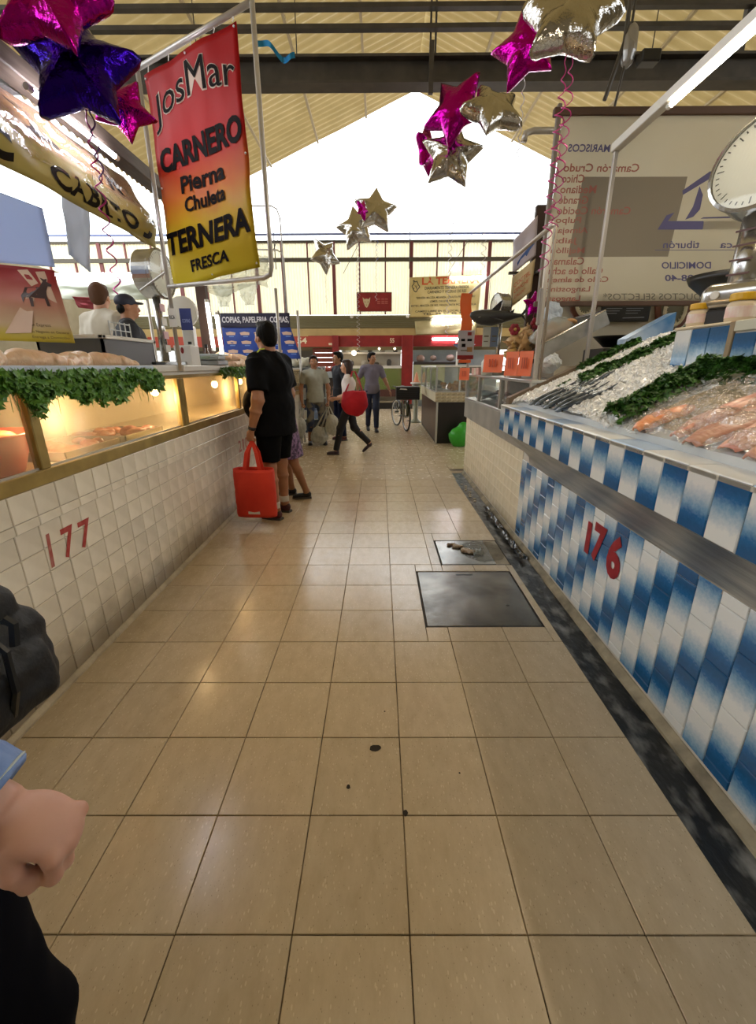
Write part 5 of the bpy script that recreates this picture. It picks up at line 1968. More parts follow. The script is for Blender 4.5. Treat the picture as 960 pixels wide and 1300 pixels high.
# ---------------------------------------------------------------- things on and over the fish case
M_tag = mat('orange tag', '#e8642a', .5, col2='#e0703a', scale=6)


def tag_card(label, x, y, z, w, h, rz, n=1):
    t = thing('price_tag', label, 'tag', (x, y, z), rz, None)
    for i in range(n):
        ww = w / n
        b = B()
        b.grid(lambda u, v: Vector((-w / 2 + ww * (i + u * .96), .004 * math.sin(u * 3) + .012 * v, h * v)), 4, 4)
        b.obj('card', M_tag, t, solid=.003)
        b = B()
        for k in range(3):
            b.box((-w / 2 + ww * (i + .3 + k * .15), -.006, h * .3), (-w / 2 + ww * (i + .36 + k * .15), -.004, h * .75))
        b.obj('price_mark', mat('brown orange ink', '#b5471c', .5), t)
    return t


tag_card('pair of orange price tags hung from the case top, nearest of the orange tags', 1.13, 3.62, 1.385, .30, .19, R(-62), 2)
tag_card('orange price tag leaning on the case top, middle of the orange tags', 1.14, 4.45, 1.40, .24, .17, R(-50), 1)
tag_card('orange price tag hung low at the far post of the case', 1.08, 5.6, 1.29, .14, .15, R(-35), 1)
t = thing('hanging_sign', 'tall orange card hanging from the far post of pipe frame', 'sign', (1.10, 5.86, 1.86))
b = B()
b.grid(lambda u, v: Vector((-.06 + .14 * u + .015 * math.sin(v * 6), .0, .47 * v)), 4, 10)
b.obj('card', M_tag, t, solid=.003)
t = thing('price_poster', 'grey price poster below tall orange card, red at its foot', 'poster', (1.12, 5.84, 1.545))
B().box((-.1, 0, .05), (.11, .006, .35)).obj('sheet', mat('lilac grey paper', '#a8a3ab', .5, col2='#b5b0b5', scale=4), t)
B().box((-.1, 0, 0), (.11, .006, .05)).obj('foot_strip', M_red, t)
for q, m in (((.02, .29, .07, .33), M_red), ((-.06, .22, -.01, .25), M_ink), ((.02, .22, .08, .25), M_ink), ((-.05, .15, 0, .19), M_ink), ((-.06, .1, .03, .115), M_gy), ((.02, .09, .09, .15), mat('tan print', '#a3764a', .5))):
    B().box((q[0], -.002, q[1]), (q[2], 0, q[3])).obj('print', m, t)
B().box((1.04, 5.83, 1.50), (1.2, 5.84, 1.54)).obj('price_tag', M_tag, label='small orange strip under the grey price poster', cat='tag')
# column scale with cards
cs = dial_scale('dial_scale', 'steel drum dial scale behind the hanging shark', (1.27, 5.0, 1.361), R(-75), .125, .12, .60)
B().box((-.08, -.06, 0), (.08, .12, .05), .006).obj('foot', M_steel_shiny, cs)
for x, m, la in ((1.16, mat('pale card', '#c3ccc8', .5), 'pale grey card on the column of drum scale'), (1.245, mat('slate blue card', '#7488a8', .5), 'slate blue card on the column of drum scale')):
    t = thing('price_card', la, 'card', (x, 4.9, 1.66))
    B().box((-.04, 0, 0), (.042, .004, .2)).obj('card', m, t)
    B().box((-.025, -.002, .05), (.02, 0, .06)).obj('print', M_gy, t)
    B().box((-.025, -.002, .1), (.025, 0, .115)).obj('print', M_gy, t)
# hanging shark
sh = thing('hanging_shark', 'dark grey model shark hanging over the glass fish case', 'shark', (1.22, 4.75, 1.95), R(12))
b = B()
prof = [(-.30, .0, .0, .0), (-.29, .02, .022, .01), (-.25, .042, .048, 0), (-.17, .058, .066, -.005), (-.06, .062, .07, -.005), (.05, .05, .055, 0), (.15, .034, .036, .006), (.23, .018, .02, .012), (.28, .012, .012, .016)]
rings = []
for x, w, h, dz in prof:
    rings.append([b.bm.verts.new((x, w * math.cos(a), dz + h * math.sin(a) * (1.25 if math.sin(a) < 0 else 1.0))) for a in [i * math.pi / 8 for i in range(16)]])
for A, C in zip(rings, rings[1:]):
    for k in range(16):
        b.bm.faces.new((A[k], A[(k + 1) % 16], C[(k + 1) % 16], C[k]))
b.obj('body', mat('dark shark grey', '#33363a', .4, col2='#3d4044', scale=5), sh, smooth=True)
M_fin = mat('shark fin grey', '#2e3135', .45)
for nm, pts, d in (('dorsal_fin', ((-.08, -.004, .05), (.02, -.004, .045), (.05, -.004, .155), (.02, -.004, .14)), (0, 1, 0)), ('rear_fin', ((.12, -.003, .03), (.18, -.003, .03), (.19, -.003, .075)), (0, 1, 0)),
                   ('tail_fin', ((.265, -.003, .02), (.30, -.003, .02), (.37, -.003, .11), (.335, -.003, .10)), (0, 1, 0)), ('tail_fin', ((.265, -.003, .01), (.30, -.003, .012), (.335, -.003, -.045)), (0, 1, 0)),
                   ('side_fin', ((-.12, -.05, -.02), (-.04, -.05, -.02), (.0, -.15, -.06)), (0, 0, 1)), ('side_fin', ((-.12, .05, -.02), (-.04, .05, -.02), (.0, .15, -.06)), (0, 0, 1))):
    B().poly(pts, .007, d).obj(nm, M_fin, sh)
b = B()
b.poly([(-.285, -.012, -.012), (-.22, -.05, -.02), (-.2, -.055, -.012), (-.28, -.015, -.003)])
b.obj('mouth', mat('pale belly', '#8f8f8a', .5), sh)
B().tube([(-.1, 0, .06), (-.1, 0, .40)], .002, 4).obj('string', M_black, sh)
B().tube([(.15, 0, .03), (.15, 0, .40)], .002, 4).obj('string', M_black, sh)
# shells, dried starfish, nets: the heap of sea ornaments
for i, (x, y, z, s, la, c) in enumerate(((1.30, 4.35, 1.70, .085, 'cream conch shell on the ornament heap, uppermost left', '#cdb083'), (1.40, 4.3, 1.76, .075, 'cream conch shell beside the uppermost one on the ornament heap', '#d3b78a'),
                                         (1.26, 4.25, 1.60, .07, 'yellowish conch shell low on the ornament heap', '#c5a45c'), (1.38, 4.2, 1.58, .085, 'brown conch shell in front on the ornament heap', '#8f6a45'), (1.50, 4.3, 1.66, .08, 'grey brown conch shell right on the ornament heap', '#75665a'))):
    t = thing('conch_shell', la, 'shell', (x, y, z), i * 1.3)
    b = B()
    pts, rr = [], []
    for k in range(26):
        a = k * .62
        q = k / 25
        pts.append((s * (1 - q) * .55 * math.cos(a), s * (1 - q) * .55 * math.sin(a), s * (q * 1.7 - .5)))
        rr.append(s * (.55 * (1 - q) + .03))
    b.tube(pts, rr, 10)
    b.obj('whorl', mat('shell ' + c, c, .4, col2='#a07a52', scale=18, bump=.3), t, smooth=True)
    b = B()
    for k in range(7):
        a = k * .9
        b.cone((s * .8 * math.cos(a), s * .8 * math.sin(a), -s * .3), (s * 1.35 * math.cos(a), s * 1.35 * math.sin(a), -s * .1), s * .16, .002, 6)
    b.obj('spine', mat('shell ' + c, c, .4), t)
for x, y, z, r_, la in ((1.28, 4.3, 1.79, .05, 'small dark red flower ornament left on the heap'), (1.47, 4.28, 1.84, .05, 'small dark red flower ornament right under the shark tail')):
    t = thing('flower_ornament', la, 'flower', (x, y, z))
    b = B()
    for k in range(6):
        a = k * 1.047
        b.ball((r_ * .6 * math.cos(a), 0, r_ * .6 * math.sin(a)), (r_ * .5, r_ * .3, r_ * .5), seg=10, rings=6)
    b.obj('petal', mat('wine red', '#8e2438', .5), t, smooth=True)
    B().ball((0, -.02, 0), r_ * .3, seg=8, rings=6).obj('centre', mat('straw', '#bfa05a', .6), t)
for x, y, z, rx, la in ((1.42, 4.2, 1.62, .5, 'brown driftwood branch leaning in the ornament heap'), (1.55, 4.25, 1.60, .9, 'dark driftwood stick at right of the ornament heap')):
    t = thing('driftwood', la, 'wood', (x, y, z))
    b = B()
    b.tube([(-.16, 0, -.08), (-.05, .01, -.02), (.06, 0, .08 * rx), (.18, .02, .22 * rx)], [.028, .032, .022, .008], 8)
    b.tube([(0, 0, .02), (.04, .02, .14), (.1, .02, .2)], [.014, .01, .004], 6)
    b.obj('branch', mat('driftwood', '#5e4a38', .7, col2='#7b664e', scale=8, stretch=(1, 6, 6), bump=.4), t, smooth=True)
t = thing('starfish', 'tan dried starfish standing against the ornament heap', 'starfish', (1.34, 4.15, 1.66))
b = B()
for k in range(5):
    a = R(90 + 72 * k)
    b.cone((0, 0, 0), (.05 * math.cos(a), 0, .05 * math.sin(a)), .03, .02, 8)
    b.cone((.05 * math.cos(a), 0, .05 * math.sin(a)), (.1 * math.cos(a), .005, .1 * math.sin(a)), .02, .005, 8)
blob('arm', b, mat('dried tan', '#b08d5e', .7, bump=.4), t, .006)
for i, (x, y, w, h, c, la) in enumerate(((1.25, 4.05, .16, .11, '#b59a93', 'pinkish carton on the case top beside the orange tag'), (1.42, 4.0, .26, .12, '#a8a29a', 'grey carton on the case top behind pair of orange tags'), (1.2, 5.3, .12, .08, '#c99a90', 'small pink box at the far end of the case top'))):
    t = thing('carton', la, 'box', (x, y, 1.361), .15 * i)
    B().box((-w / 2, -.08, 0), (w / 2, .08, h), .004).obj('box', mat('carton ' + c, c, .6), t)
    B().box((-w / 2 - .001, -.02, .002), (w / 2 + .001, .02, h + .001)).obj('tape', mat('clear tape', '#c9bda8', .3), t)
for x, y, h, c, la in ((1.18, 4.85, .2, '#cfd6d4', 'clear plastic bottle by the drum scale'), (1.36, 4.55, .1, '#1c7d7a', 'small teal pot on the case top behind shark'), (1.30, 3.9, .13, '#d9dbe0', 'white cup on the case top near the pair of tags')):
    t = thing('container', la, 'container', (x, y, 1.361))
    B().lathe([(0, 0), (h * .3, 0), (h * .32, h * .7), (h * .18, h * .9), (h * .18, h), (0, h)], 16).obj('cup_body', mat('cup ' + c, c, .3), t, smooth=True)
    B().lathe([(h * .2, h * .92), (h * .2, h * 1.02), (0, h * 1.02)], 12).obj('lid', M_white, t)
t = thing('white_bag', 'crumpled white plastic bag on the case by the near post', 'bag', (1.40, 3.62, 1.42))
b = B()
b.ball((0, 0, .05), (.07, .07, .06), seg=24, rings=16)
b.warp(lambda p: p + p.normalized() * crinkle(p, .05, 11, 1))
b.obj('bag_film', mat('white bag', '#c9d0d6', .3, coat=.2), t)
t = thing('blue_white_bag', 'pale bluish bag hanging beside the near post above the case', 'bag', (1.50, 3.95, 1.88))
b = B()
b.ball((0, 0, .0), (.05, .045, .09), seg=24, rings=16)
b.warp(lambda p: p + p.normalized() * crinkle(p, .05, 11, 6))
b.obj('bag_film', mat('pale blue bag', '#b9c6d6', .3), t)
# pennant posters behind
t, s = banner('shark_poster', 'pale lilac poster with a small blue shark beside the seafood banner', 'poster', ((1.44, 5.1, 2.40), (1.64, 5.0, 2.56), (1.62, 5.0, 2.92), (1.42, 5.1, 2.72)), mat('pale lilac print', '#b9b4c4', .5, col2='#c4b4b4', scale=3), .01, 2, res=(10, 12))
b = B()
b.poly([s(*q) for q in ((.2, .22), (.35, .3), (.6, .36), (.7, .5), (.72, .37), (.95, .34), (.75, .28), (.6, .18), (.55, .25), (.35, .23), (.22, .12))])
b.obj('shark_print', mat('blue print', '#2d4f8c', .5), t)
t, s = banner('price_poster', 'cream poster with orange lettering under the lilac shark poster', 'poster', ((1.44, 5.1, 2.06), (1.63, 5.0, 2.22), (1.64, 5.0, 2.53), (1.44, 5.1, 2.37)), mat('cream poster', '#c9b48a', .5, col2='#c0a97c', scale=3), .008, 3, res=(10, 12))
for tx, r_ in (('COCTEL', (.12, .6, .85, .74)), ('CEVICHE', (.15, .4, .8, .52)), ('CALDO', (.2, .2, .7, .3))):
    letters(tx, s, r_, M_or, t)
banner('price_poster', 'tilted cream board half hidden behind the near post of the frame', 'poster', ((1.72, 5.05, 2.2), (2.0, 4.95, 2.3), (2.0, 4.95, 2.6), (1.72, 5.05, 2.42)), mat('cream board', '#c6bda6', .5), .004, 3, res=(6, 6))
t = thing('dark_post', 'dark brown timber post behind the shark poster', 'post', (1.70, 5.12, 2.0))
B().box((-.06, 0, -.638), (.08, .06, 1.05), .006).obj('post', mat('dark brown wood', '#3f2a20', .6), t)
B().box((-.30, -.04, .40), (.32, 0, .425)).obj('crossbar', M_beam, t)
B().box((-.02, -.14, .40), (.02, -.02, .425)).obj('crossbar', M_beam, t)

# ---------------------------------------------------------------- second stall on the right, bicycle, green bag
t = thing('snack_stall', 'dark based stall with a glass case of brown snacks, beyond fish counter', 'stall', (1.10, 8.3, 0))
B().box((0, 0, .06), (1.6, 2.9, .80), .004).obj('base', mat('dark maroon panel', '#3a2420', .35, col2='#4b302a', scale=2), t)
B().box((.03, -.004, .06), (1.57, 0.001, .79)).obj('end_panel', mat('near black panel', '#191112', .4), t)
B().box((-.004, -.006, .0), (.03, .03, .80)).obj('corner_strip', M_alu, t)
B().box((.01, .01, 0), (1.58, 2.88, .06)).obj('plinth', M_black, t)
B().box((-.03, -.03, .80), (1.62, 2.92, .985)).obj('tile_band', M_gw, t)
st = tile_mesh('tile', .098, .055, .005, mat('small cream tile', '#cdbf9d', .3, col2='#8d7f66', scale=20, vary=.15), .002, '-y')
for i in range(16):
    for j in range(3):
        o = link('tile', st, t)
        o.location = (.02 + i * .1, -.03, .832 + j * .06)
st2 = tile_mesh('tile', .138, .178, .005, mat('cream tile', '#cfc4a8', .3, vary=.06), .002, '-x')
for i in range(20):
    o = link('tile', st2, t)
    o.location = (-.03, .05 + i * .142, .892)
B().box((-.035, -.035, .985), (1.62, 2.92, 1.0)).obj('case_floor', M_alu, t)
for x, y in ((-.02, -.02), (.42, -.02), (.86, -.02), (1.3, -.02), (-.02, .9), (-.02, 1.9), (-.02, 2.9)):
    B().box((x - .016, y - .016, 1.0), (x + .016, y + .016, 1.45)).obj('post', M_alu, t)
B().box((-.04, -.04, 1.44), (1.62, 2.92, 1.468), .004).obj('case_top', M_white, t)
B().box((-.018, -.022, 1.0), (1.6, -.018, 1.44)).obj('glass_pane', M_glass, t)
B().box((-.022, -.02, 1.0), (-.018, 2.9, 1.44)).obj('glass_pane', M_glass, t)
B().box((.9, .1, 1.0), (.92, 2.9, 1.44)).obj('case_back', mat('olive lining', '#8f8a6c', .5), t)
b = B()
rg = random.Random(2)
for _ in range(60):
    b.ball((rg.gauss(.42, .13), rg.uniform(.05, .4), 1.01 + rg.uniform(0, .14)), (.05, .04, .025), Euler((rg.uniform(0, 3), rg.uniform(0, 3), 0)).to_matrix(), seg=8, rings=5)
blob('snack_heap', b, mat('brown snacks', '#8e5a2c', .5, col2='#c08a4c', scale=22, bump=.4), t, .016, 1)
b = B()
b.ball((.2, 1.3, 1.07), (.12, .2, .08))
b.ball((.25, 2.0, 1.07), (.14, .2, .08))
blob('grey_goods', b, mat('grey goods', '#77706a', .6), t, .02)
B().tube([(.4, .3, 1.468), (.4, .3, 1.72)], .02, 8).obj('upright', M_white, t)
t = thing('green_bag', 'bright green bag on the floor behind corner of snack stall', 'bag', (1.52, 8.0, 0))
b = B()
b.ball((0, 0, .18), (.2, .16, .2))
b.ball((.05, 0, .32), (.12, .1, .14))
b.warp(lambda p: Vector((p.x, p.y, max(p.z, 0))) + Vector((crinkle(p, .03, 6), 0, 0)))
blob('sack', b, mat('green bag', '#2f9a26', .4, col2='#3aa832', scale=6), t, .015)
t = thing('mascot_cone', 'orange and white cone shaped ornament behind the bicycle', 'ornament', (.98, 11.6, 1.03))
B().lathe([(.12, 0), (.13, .02), (.07, .05), (.05, .14), (.02, .26), (0, .28)], 16).obj('cone', mat('peach orange', '#d08a68', .5), t, smooth=True)
B().lathe([(.15, -.02), (.16, .01), (.1, .03), (0, .03)], 16).obj('rim', M_white, t, smooth=True)
t2 = thing('ornament_stand', 'grey stand under the orange and white cone ornament', 'stand', (.98, 11.6, 0))
B().lathe([(0, 0), (.16, 0), (.12, .05), (.06, .1), (.06, .95), (.13, 1.0), (0, 1.0)], 16).obj('pedestal', mat('greenish grey', '#8a8c7a', .5), t2, smooth=True)


def wheel(parent, c, ax, r):
    """spoked wheel: ax is the axle direction"""
    ax = Vector(ax).normalized()
    e = Vector((0, 0, 1))
    f = ax.cross(e).normalized()
    c = Vector(c)
    ring = [c + (e * math.cos(a) + f * math.sin(a)) * r for a in [i * 2 * math.pi / 36 for i in range(36)]]
    w = link('wheel', None, parent)
    B().tube(ring, .021, 8, closed=True).obj('tyre', M_black, w, smooth=True)
    B().tube([c + (p - c) * .93 for p in ring], .012, 6, closed=True).obj('rim', M_steel, w, smooth=True)
    b = B()
    for k in range(18):
        p = ring[k * 2]
        b.tube([c + ax * (.03 if k % 2 else -.03), c + (p - c) * .93], .0022, 4)
    b.tube([c - ax * .05, c + ax * .05], .02, 10)
    b.obj('spoke', M_steel, w)


bk = thing('bicycle', 'bicycle with black front crate parked facing us by the snack stall', 'bicycle', (.60, 10.0, 0))
# built facing -y, rear swung to the left
fw, rw = Vector((0.03, 0, .33)), Vector((-.06, 1.02, .33))
d = (rw - fw)
d.z = 0
d.normalize()
side_ = Vector((d.y, -d.x, 0))
wheel(bk, fw, side_ + d * .12, .32)
wheel(bk, rw + Vector((-.1, 0, 0)), Vector((1, .35, 0)), .32)
M_frame = mat('grey green bike paint', '#7d8272', .4, .3)
b = B()
head = fw + d * .18 + Vector((0, 0, .52))
seat = rw - d * .28 + Vector((0, 0, .5))
bb = rw - d * .44 + Vector((0, 0, -.04))
b.tube([fw + side_ * .05, fw + side_ * .05 + d * .06 + Vector((0, 0, .36)), head], .014, 8)
b.tube([fw - side_ * .05, fw - side_ * .05 + d * .06 + Vector((0, 0, .36)), head], .014, 8)
b.tube([head, bb], .018, 8)
b.tube([head + Vector((0, 0, .03)), seat - Vector((0, 0, .02))], .016, 8)
b.tube([bb, seat, seat + Vector((0, 0, .12))], .016, 8)
b.tube([bb, rw + Vector((-.1, 0, 0)), seat], .011, 6)
b.obj('frame', M_frame, bk, smooth=True)
b = B()
b.tube([fw + side_ * .06 + d * -.02 + Vector((0, 0, .34)), fw + d * .1 + Vector((0, 0, .36)), fw - side_ * .06 + Vector((0, 0, .34))], .02, 6)
b.tube([fw + Vector((0, -.34, .06)), fw + Vector((0, -.22, .27)), fw + Vector((0, 0, .35)), fw + Vector((0, .2, .27))], .03, 8)
b.obj('mudguard', mat('olive mudguard', '#5b5c48', .4, .3), bk, smooth=True)
b = B()
b.tube([head + side_ * .28 + d * .1 + Vector((0, 0, .16)), head + side_ * .2 + Vector((0, 0, .14)), head + Vector((0, 0, .1)), head - side_ * .2 + Vector((0, 0, .14)), head - side_ * .28 + d * .1 + Vector((0, 0, .16))], .012, 8)
b.obj('handlebar', M_black, bk)
b = B()
b.ball(seat + Vector((0, 0, .14)), (.07, .13, .035))
b.obj('saddle', M_black, bk, smooth=True)
b = B()
b.tube([bb - side_ * .1, bb + side_ * .1], .012, 8)
b.box((bb.x + .1, bb.y - .04, bb.z - .13), (bb.x + .2, bb.y + .04, bb.z - .11))
b.box((bb.x - .2, bb.y - .04, bb.z + .1), (bb.x - .1, bb.y + .04, bb.z + .12))
b.obj('pedal', M_black, bk)
cr = link('crate', None, bk)
B().box((-.22, -.32, .74), (.30, .06, 1.02), .01).obj('crate_body', mat('black crate', '#101013', .5), cr)
b = B()
for i in range(6):
    b.box((-.225, -.326, .765 + i * .042), (.305, .066, .775 + i * .042))
b.obj('rib', mat('dark grey rib', '#1d1d22', .5), cr)
B().poly([(-.15, -.33, .965), (.02, -.33, .955), (.0, -.33, .98), (-.13, -.33, .99)], .004, (0, -1, 0)).obj('white_sticker', M_white, cr)

# ---------------------------------------------------------------- goods rack on the left beyond the man
t = thing('goods_rack', 'crowded glass goods rack behind the woman in grey', 'rack', (-1.95, 9.3, 0))
for z in (.35, .78, 1.12, 1.42):
    B().box((0, 0, z), (.75, .5, z + .02)).obj('shelf', mat('glassy shelf', '#9aa09c', .3), t)
for x in (.01, .74):
    for y in (.01, .49):
        B().box((x - .015, y - .015, 0), (x + .015, y + .015, 1.46)).obj('post', M_alu, t)
B().box((0, .5, 0), (.75, .51, 1.45)).obj('rack_back', mat('blue dusk panel', '#3a4250', .5), t)
rg = random.Random(6)
GC = ['#8f8a80', '#6a7a92', '#b0a890', '#50473e', '#8c5a48', '#c4c0b4', '#5a6a50']
protos = []
for k in range(7):
    b = B()
    h = rg.uniform(.12, .24)
    if k % 2:
        b.lathe([(0, 0), (.045, 0), (.048, h * .6), (.02, h * .8), (.02, h), (0, h)], 12)
    else:
        b.box((-.05, -.04, 0), (.05, .04, h), .008)
    protos.append(b.mesh('packaged_good', mat('goods ' + GC[k], GC[k], .4)))
for z in (.37, .80, 1.14):
    for i in range(6):
        o = link('packaged_good', protos[(i * 3 + int(z * 10)) % 7], None, 'packaged good on the %s shelf of the crowded rack, %s from left' % ({0.37: 'bottom', 0.80: 'middle', 1.14: 'top'}[z], ORD[i]), 'package', 'goods on the rack')
        o.location = (-1.87 + i * .12, 9.38 + .1 * (i % 2), z)
t = thing('cauliflower_bag', 'pale bag of white vegetables on top of the goods rack', 'bag', (-1.66, 9.45, 1.441))
b = B()
rg = random.Random(8)
for _ in range(16):
    b.ball((rg.uniform(-.2, .2), rg.uniform(-.1, .1), rg.uniform(.05, .16)), .07, seg=10, rings=6)
blob('sack', b, mat('pale vegetable bag', '#b9b59c', .4, col2='#cfccb8', scale=10), t, .02)
t = thing('fruit_crate', 'crate of orange red fruit before the orange shutter', 'crate', (-1.25, 10.6, 0))
B().box((-.3, -.2, .0), (.3, .2, 1.2)).obj('stand', mat('dark stand', '#4a4038', .6), t)
B().box((-.32, -.22, 1.2), (.32, .22, 1.34), .006).obj('crate', mat('pale blue crate', '#b9c2c9', .5), t)
rg = random.Random(15)
fm = B().ball((0, 0, 0), .05, seg=12, rings=8).mesh('fruit', mat('orange red fruit', '#a8432c', .4, vary=.15), True)
for i in range(15):
    o = link('fruit', fm, None, 'orange red fruit in the %s row of the crate before the shutter, %s from left' % (('front', 'middle', 'back')[i // 5], ORD[i % 5]), 'fruit', 'fruit in the crate')
    o.location = (-1.49 + (i % 5) * .12, 10.48 + (i // 5) * .1, 1.385 + .02 * (i % 2))

# ---------------------------------------------------------------- manhole covers, puddle, litter
M_cover = mat('worn steel cover', '#55534f', .26, .75, col2='#7d7a74', scale=4, bump=.12, bscale=9)
M_cover2 = mat('wet steel cover', '#6a6a66', .2, .7, col2='#8a8a86', scale=5, bump=.1, bscale=9)
for (x0, y0, x1, y1), m, la in ((HOLES[0], M_cover, 'large square steel manhole cover in the aisle floor'), (HOLES[1], M_cover2, 'smaller wet steel manhole cover with litter on it')):
    t = thing('manhole_cover', la, 'manhole', ((x0 + x1) / 2, (y0 + y1) / 2, 0))
    w, d_ = (x1 - x0) / 2, (y1 - y0) / 2
    xe = w if x1 < 1.0 else w * .62
    B().box((-w + .012, -d_ + .012, -.006), (xe - .012, d_ - .012, -.0005), .002).obj('plate', m, t)
    b = B()
    for q in (((-w, -d_), (w, -d_ + .009)), ((-w, d_ - .009), (w, d_)), ((-w, -d_), (-w + .009, d_)), ((w - .009, -d_), (w, d_))):
        b.box((q[0][0], q[0][1], -.007), (q[1][0], q[1][1], -.001))
    b.obj('frame_edge', mat('dark gap edge', '#2e2822', .7), t)  # the dark gap round the plate, painted as strips
    if m is M_cover:
        B().box((-.06, d_ - .06, -.0005), (.06, d_ - .047, .0012)).obj('handle_slot', M_black, t)
        B().ball((.2, -.12, -.001), (.012, .012, .0025), seg=10, rings=6).obj('rivet', M_black, t)
    else:
        B().box((xe - .012, -d_ + .01, -.007), (w - .01, d_ - .01, -.002)).obj('patch', M_cement, t)
b = B()
pts = [(.86 + .19 * math.cos(a) * (1 + .2 * noise.noise(Vector((math.cos(a) * 2, math.sin(a) * 2, 3)))), 3.22 + .2 * math.sin(a) * (1 + .25 * noise.noise(Vector((math.cos(a) * 2, math.sin(a) * 2, 8)))), .0012) for a in [i * math.pi / 16 for i in range(32)]]
b.poly([(min(p[0], 1.02), p[1], p[2]) for p in pts])
b.obj('puddle', film_mat('water film', '#d8d8d6', 1, .04, gloss=.0, bump=.25, bscale=30), label='thin puddle spilling from the wet manhole cover to the gutter', cat='puddle')
rg = random.Random(44)
b = B()
for _ in range(26):
    u = rg.random()
    b.ball((.62 + .15 * u + rg.uniform(-.03, .03), 3.33 - .17 * u + rg.uniform(-.03, .03), .008), (rg.uniform(.01, .026), rg.uniform(.01, .022), rg.uniform(.006, .014)), Euler((0, 0, rg.uniform(0, 3))).to_matrix(), seg=8, rings=6)
blob('wet_litter', b, mat('wet brown litter', '#6e5a42', .3, col2='#b5a288', scale=30, bump=.5), None, .005, 1, .004, 40, label='small heap of wet brown litter on the smaller manhole cover', cat='litter')
b = B()
b.grid(lambda u, v: Vector((.76 + .09 * u, 3.12 + .1 * v, .006 + abs(crinkle((u, v, 0), .03, 4, 2)))), 10, 10)
b.obj('plastic_scrap', film_mat('bag film', '#eef2f2', 1, .12, haze=.45, bump=.6, bscale=12, hazecol='#cfd8d6', gloss=.05), label='scrap of clear plastic beside the wet brown litter', cat='litter', smooth=True)
for i in range(9):
    o = B().ball((0, 0, .006), (.018, .012, .008), seg=8, rings=6).obj('litter_scrap', mat('pale scrap', '#c9c2b0', .5), label='pale scrap in the gutter at the far end of right wall, %s from us' % ORD[i], cat='litter', group='scraps in the gutter', smooth=True)
    o.location = (1.08 + .02 * math.sin(i * 2.1), 4.55 + i * .09, 0)
t = thing('drain_scum', 'torn black plastic strip along the gutter beside the wet cover', 'litter', (1.13, 3.0, .0))
b = B()
b.grid(lambda u, v: Vector((.05 * (u - .5) + .02 * noise.noise(Vector((v * 8, 0, 0))), 1.3 * v, .03 + .025 * noise.noise(Vector((u * 3, v * 14, 2))))), 4, 40)
b.obj('strip', mat('black wet plastic', '#1b1a19', .2), t, solid=.002)

# ---------------------------------------------------------------- foil balloons
def foil(name, col, rough=.12):
    return mat(name, col, rough, 1.0, bump=.5, bscale=7)


M_silver = foil('silver foil', '#b5b1ab', .1)
M_mag = foil('magenta foil', '#a80c86', .2)
M_pur = foil('purple foil', '#2a0a86', .16)


def star_mesh(name, m, rad, puff, inner=.56, seed=0):
    """five-pointed pillow: two sheets seamed along the star outline and blown up"""
    out = []
    for k in range(10):
        a = R(90 + 36 * k)
        r_ = rad if k % 2 == 0 else rad * inner
        out.append((r_ * math.cos(a), r_ * math.sin(a)))

    def dist(x, y):
        best = 9
        for (ax, ay), (bx, by) in zip(out, out[1:] + out[:1]):
            dx, dy = bx - ax, by - ay
            tt_ = max(0, min(1, ((x - ax) * dx + (y - ay) * dy) / (dx * dx + dy * dy)))
            best = min(best, math.hypot(x - ax - dx * tt_, y - ay - dy * tt_))
        return best
    b = B()
    per = 8
    N_ = 10 * per
    nr = 12
    edge = []
    for k in range(10):
        (ax, ay), (bx, by) = out[k], out[(k + 1) % 10]
        for i in range(per):
            q = i / per
            edge.append((ax + (bx - ax) * q, ay + (by - ay) * q))
    sides = []
    for s in (1, -1):
        c = b.bm.verts.new((0, 0, s * puff))
        rings = []
        for j in range(1, nr + 1):
            q = j / nr
            ring = []
            for i, (x, y) in enumerate(edge):
                if j == nr and s == -1:
                    ring.append(sides[0][-1][i])
                    continue
                px, py = x * q, y * q
                dd = dist(px, py) / (rad * .47)
                z = puff * math.sqrt(max(0, 1 - (1 - min(1, dd)) ** 2))
                pk = 1 + .10 * noise.noise(Vector((px / rad * 5 + seed, py / rad * 5, s * 3))) + .05 * math.sin(i * 2.4) * q ** 3
                shrink = 1 - .05 * (1 - q)
                ring.append(b.bm.verts.new((px * shrink, py * shrink, s * z * pk)))
            rings.append(ring)
        for i in range(N_):
            b.bm.faces.new((c, rings[0][i], rings[0][(i + 1) % N_]))
        for A, C in zip(rings, rings[1:]):
            for i in range(N_):
                b.bm.faces.new((A[i], C[i], C[(i + 1) % N_], A[(i + 1) % N_]))
        sides.append(rings)
    return b.mesh(name, m, True)


def ribbon(parent, p, L, r_, turns, m, phase=0.0):
    pts = []
    n = int(turns * 10)
    for i in range(n + 1):
        q = i / n
        k = min(1, q * 4)
        pts.append(Vector(p) + Vector((r_ * k * math.cos(q * turns * 6.283 + phase), r_ * k * math.sin(q * turns * 6.283 + phase), -L * q)))
    b = B()
    b.tube(pts, .0035, 4)
    b.obj('ribbon', m, parent)


SM = {'s': star_mesh('foil', M_silver, 1, .34, seed=1), 'm': star_mesh('foil', M_mag, 1, .30, seed=2), 'p': star_mesh('foil', M_pur, 1, .32, seed=3)}
RM = {'s': mat('silver ribbon', '#b9b4b8', .3, .6), 'm': mat('magenta ribbon', '#b5307e', .35, .3), 'p': mat('dark ribbon', '#5c3a6e', .4, .3), 'b': mat('blue ribbon', '#4a66b8', .4, .3)}


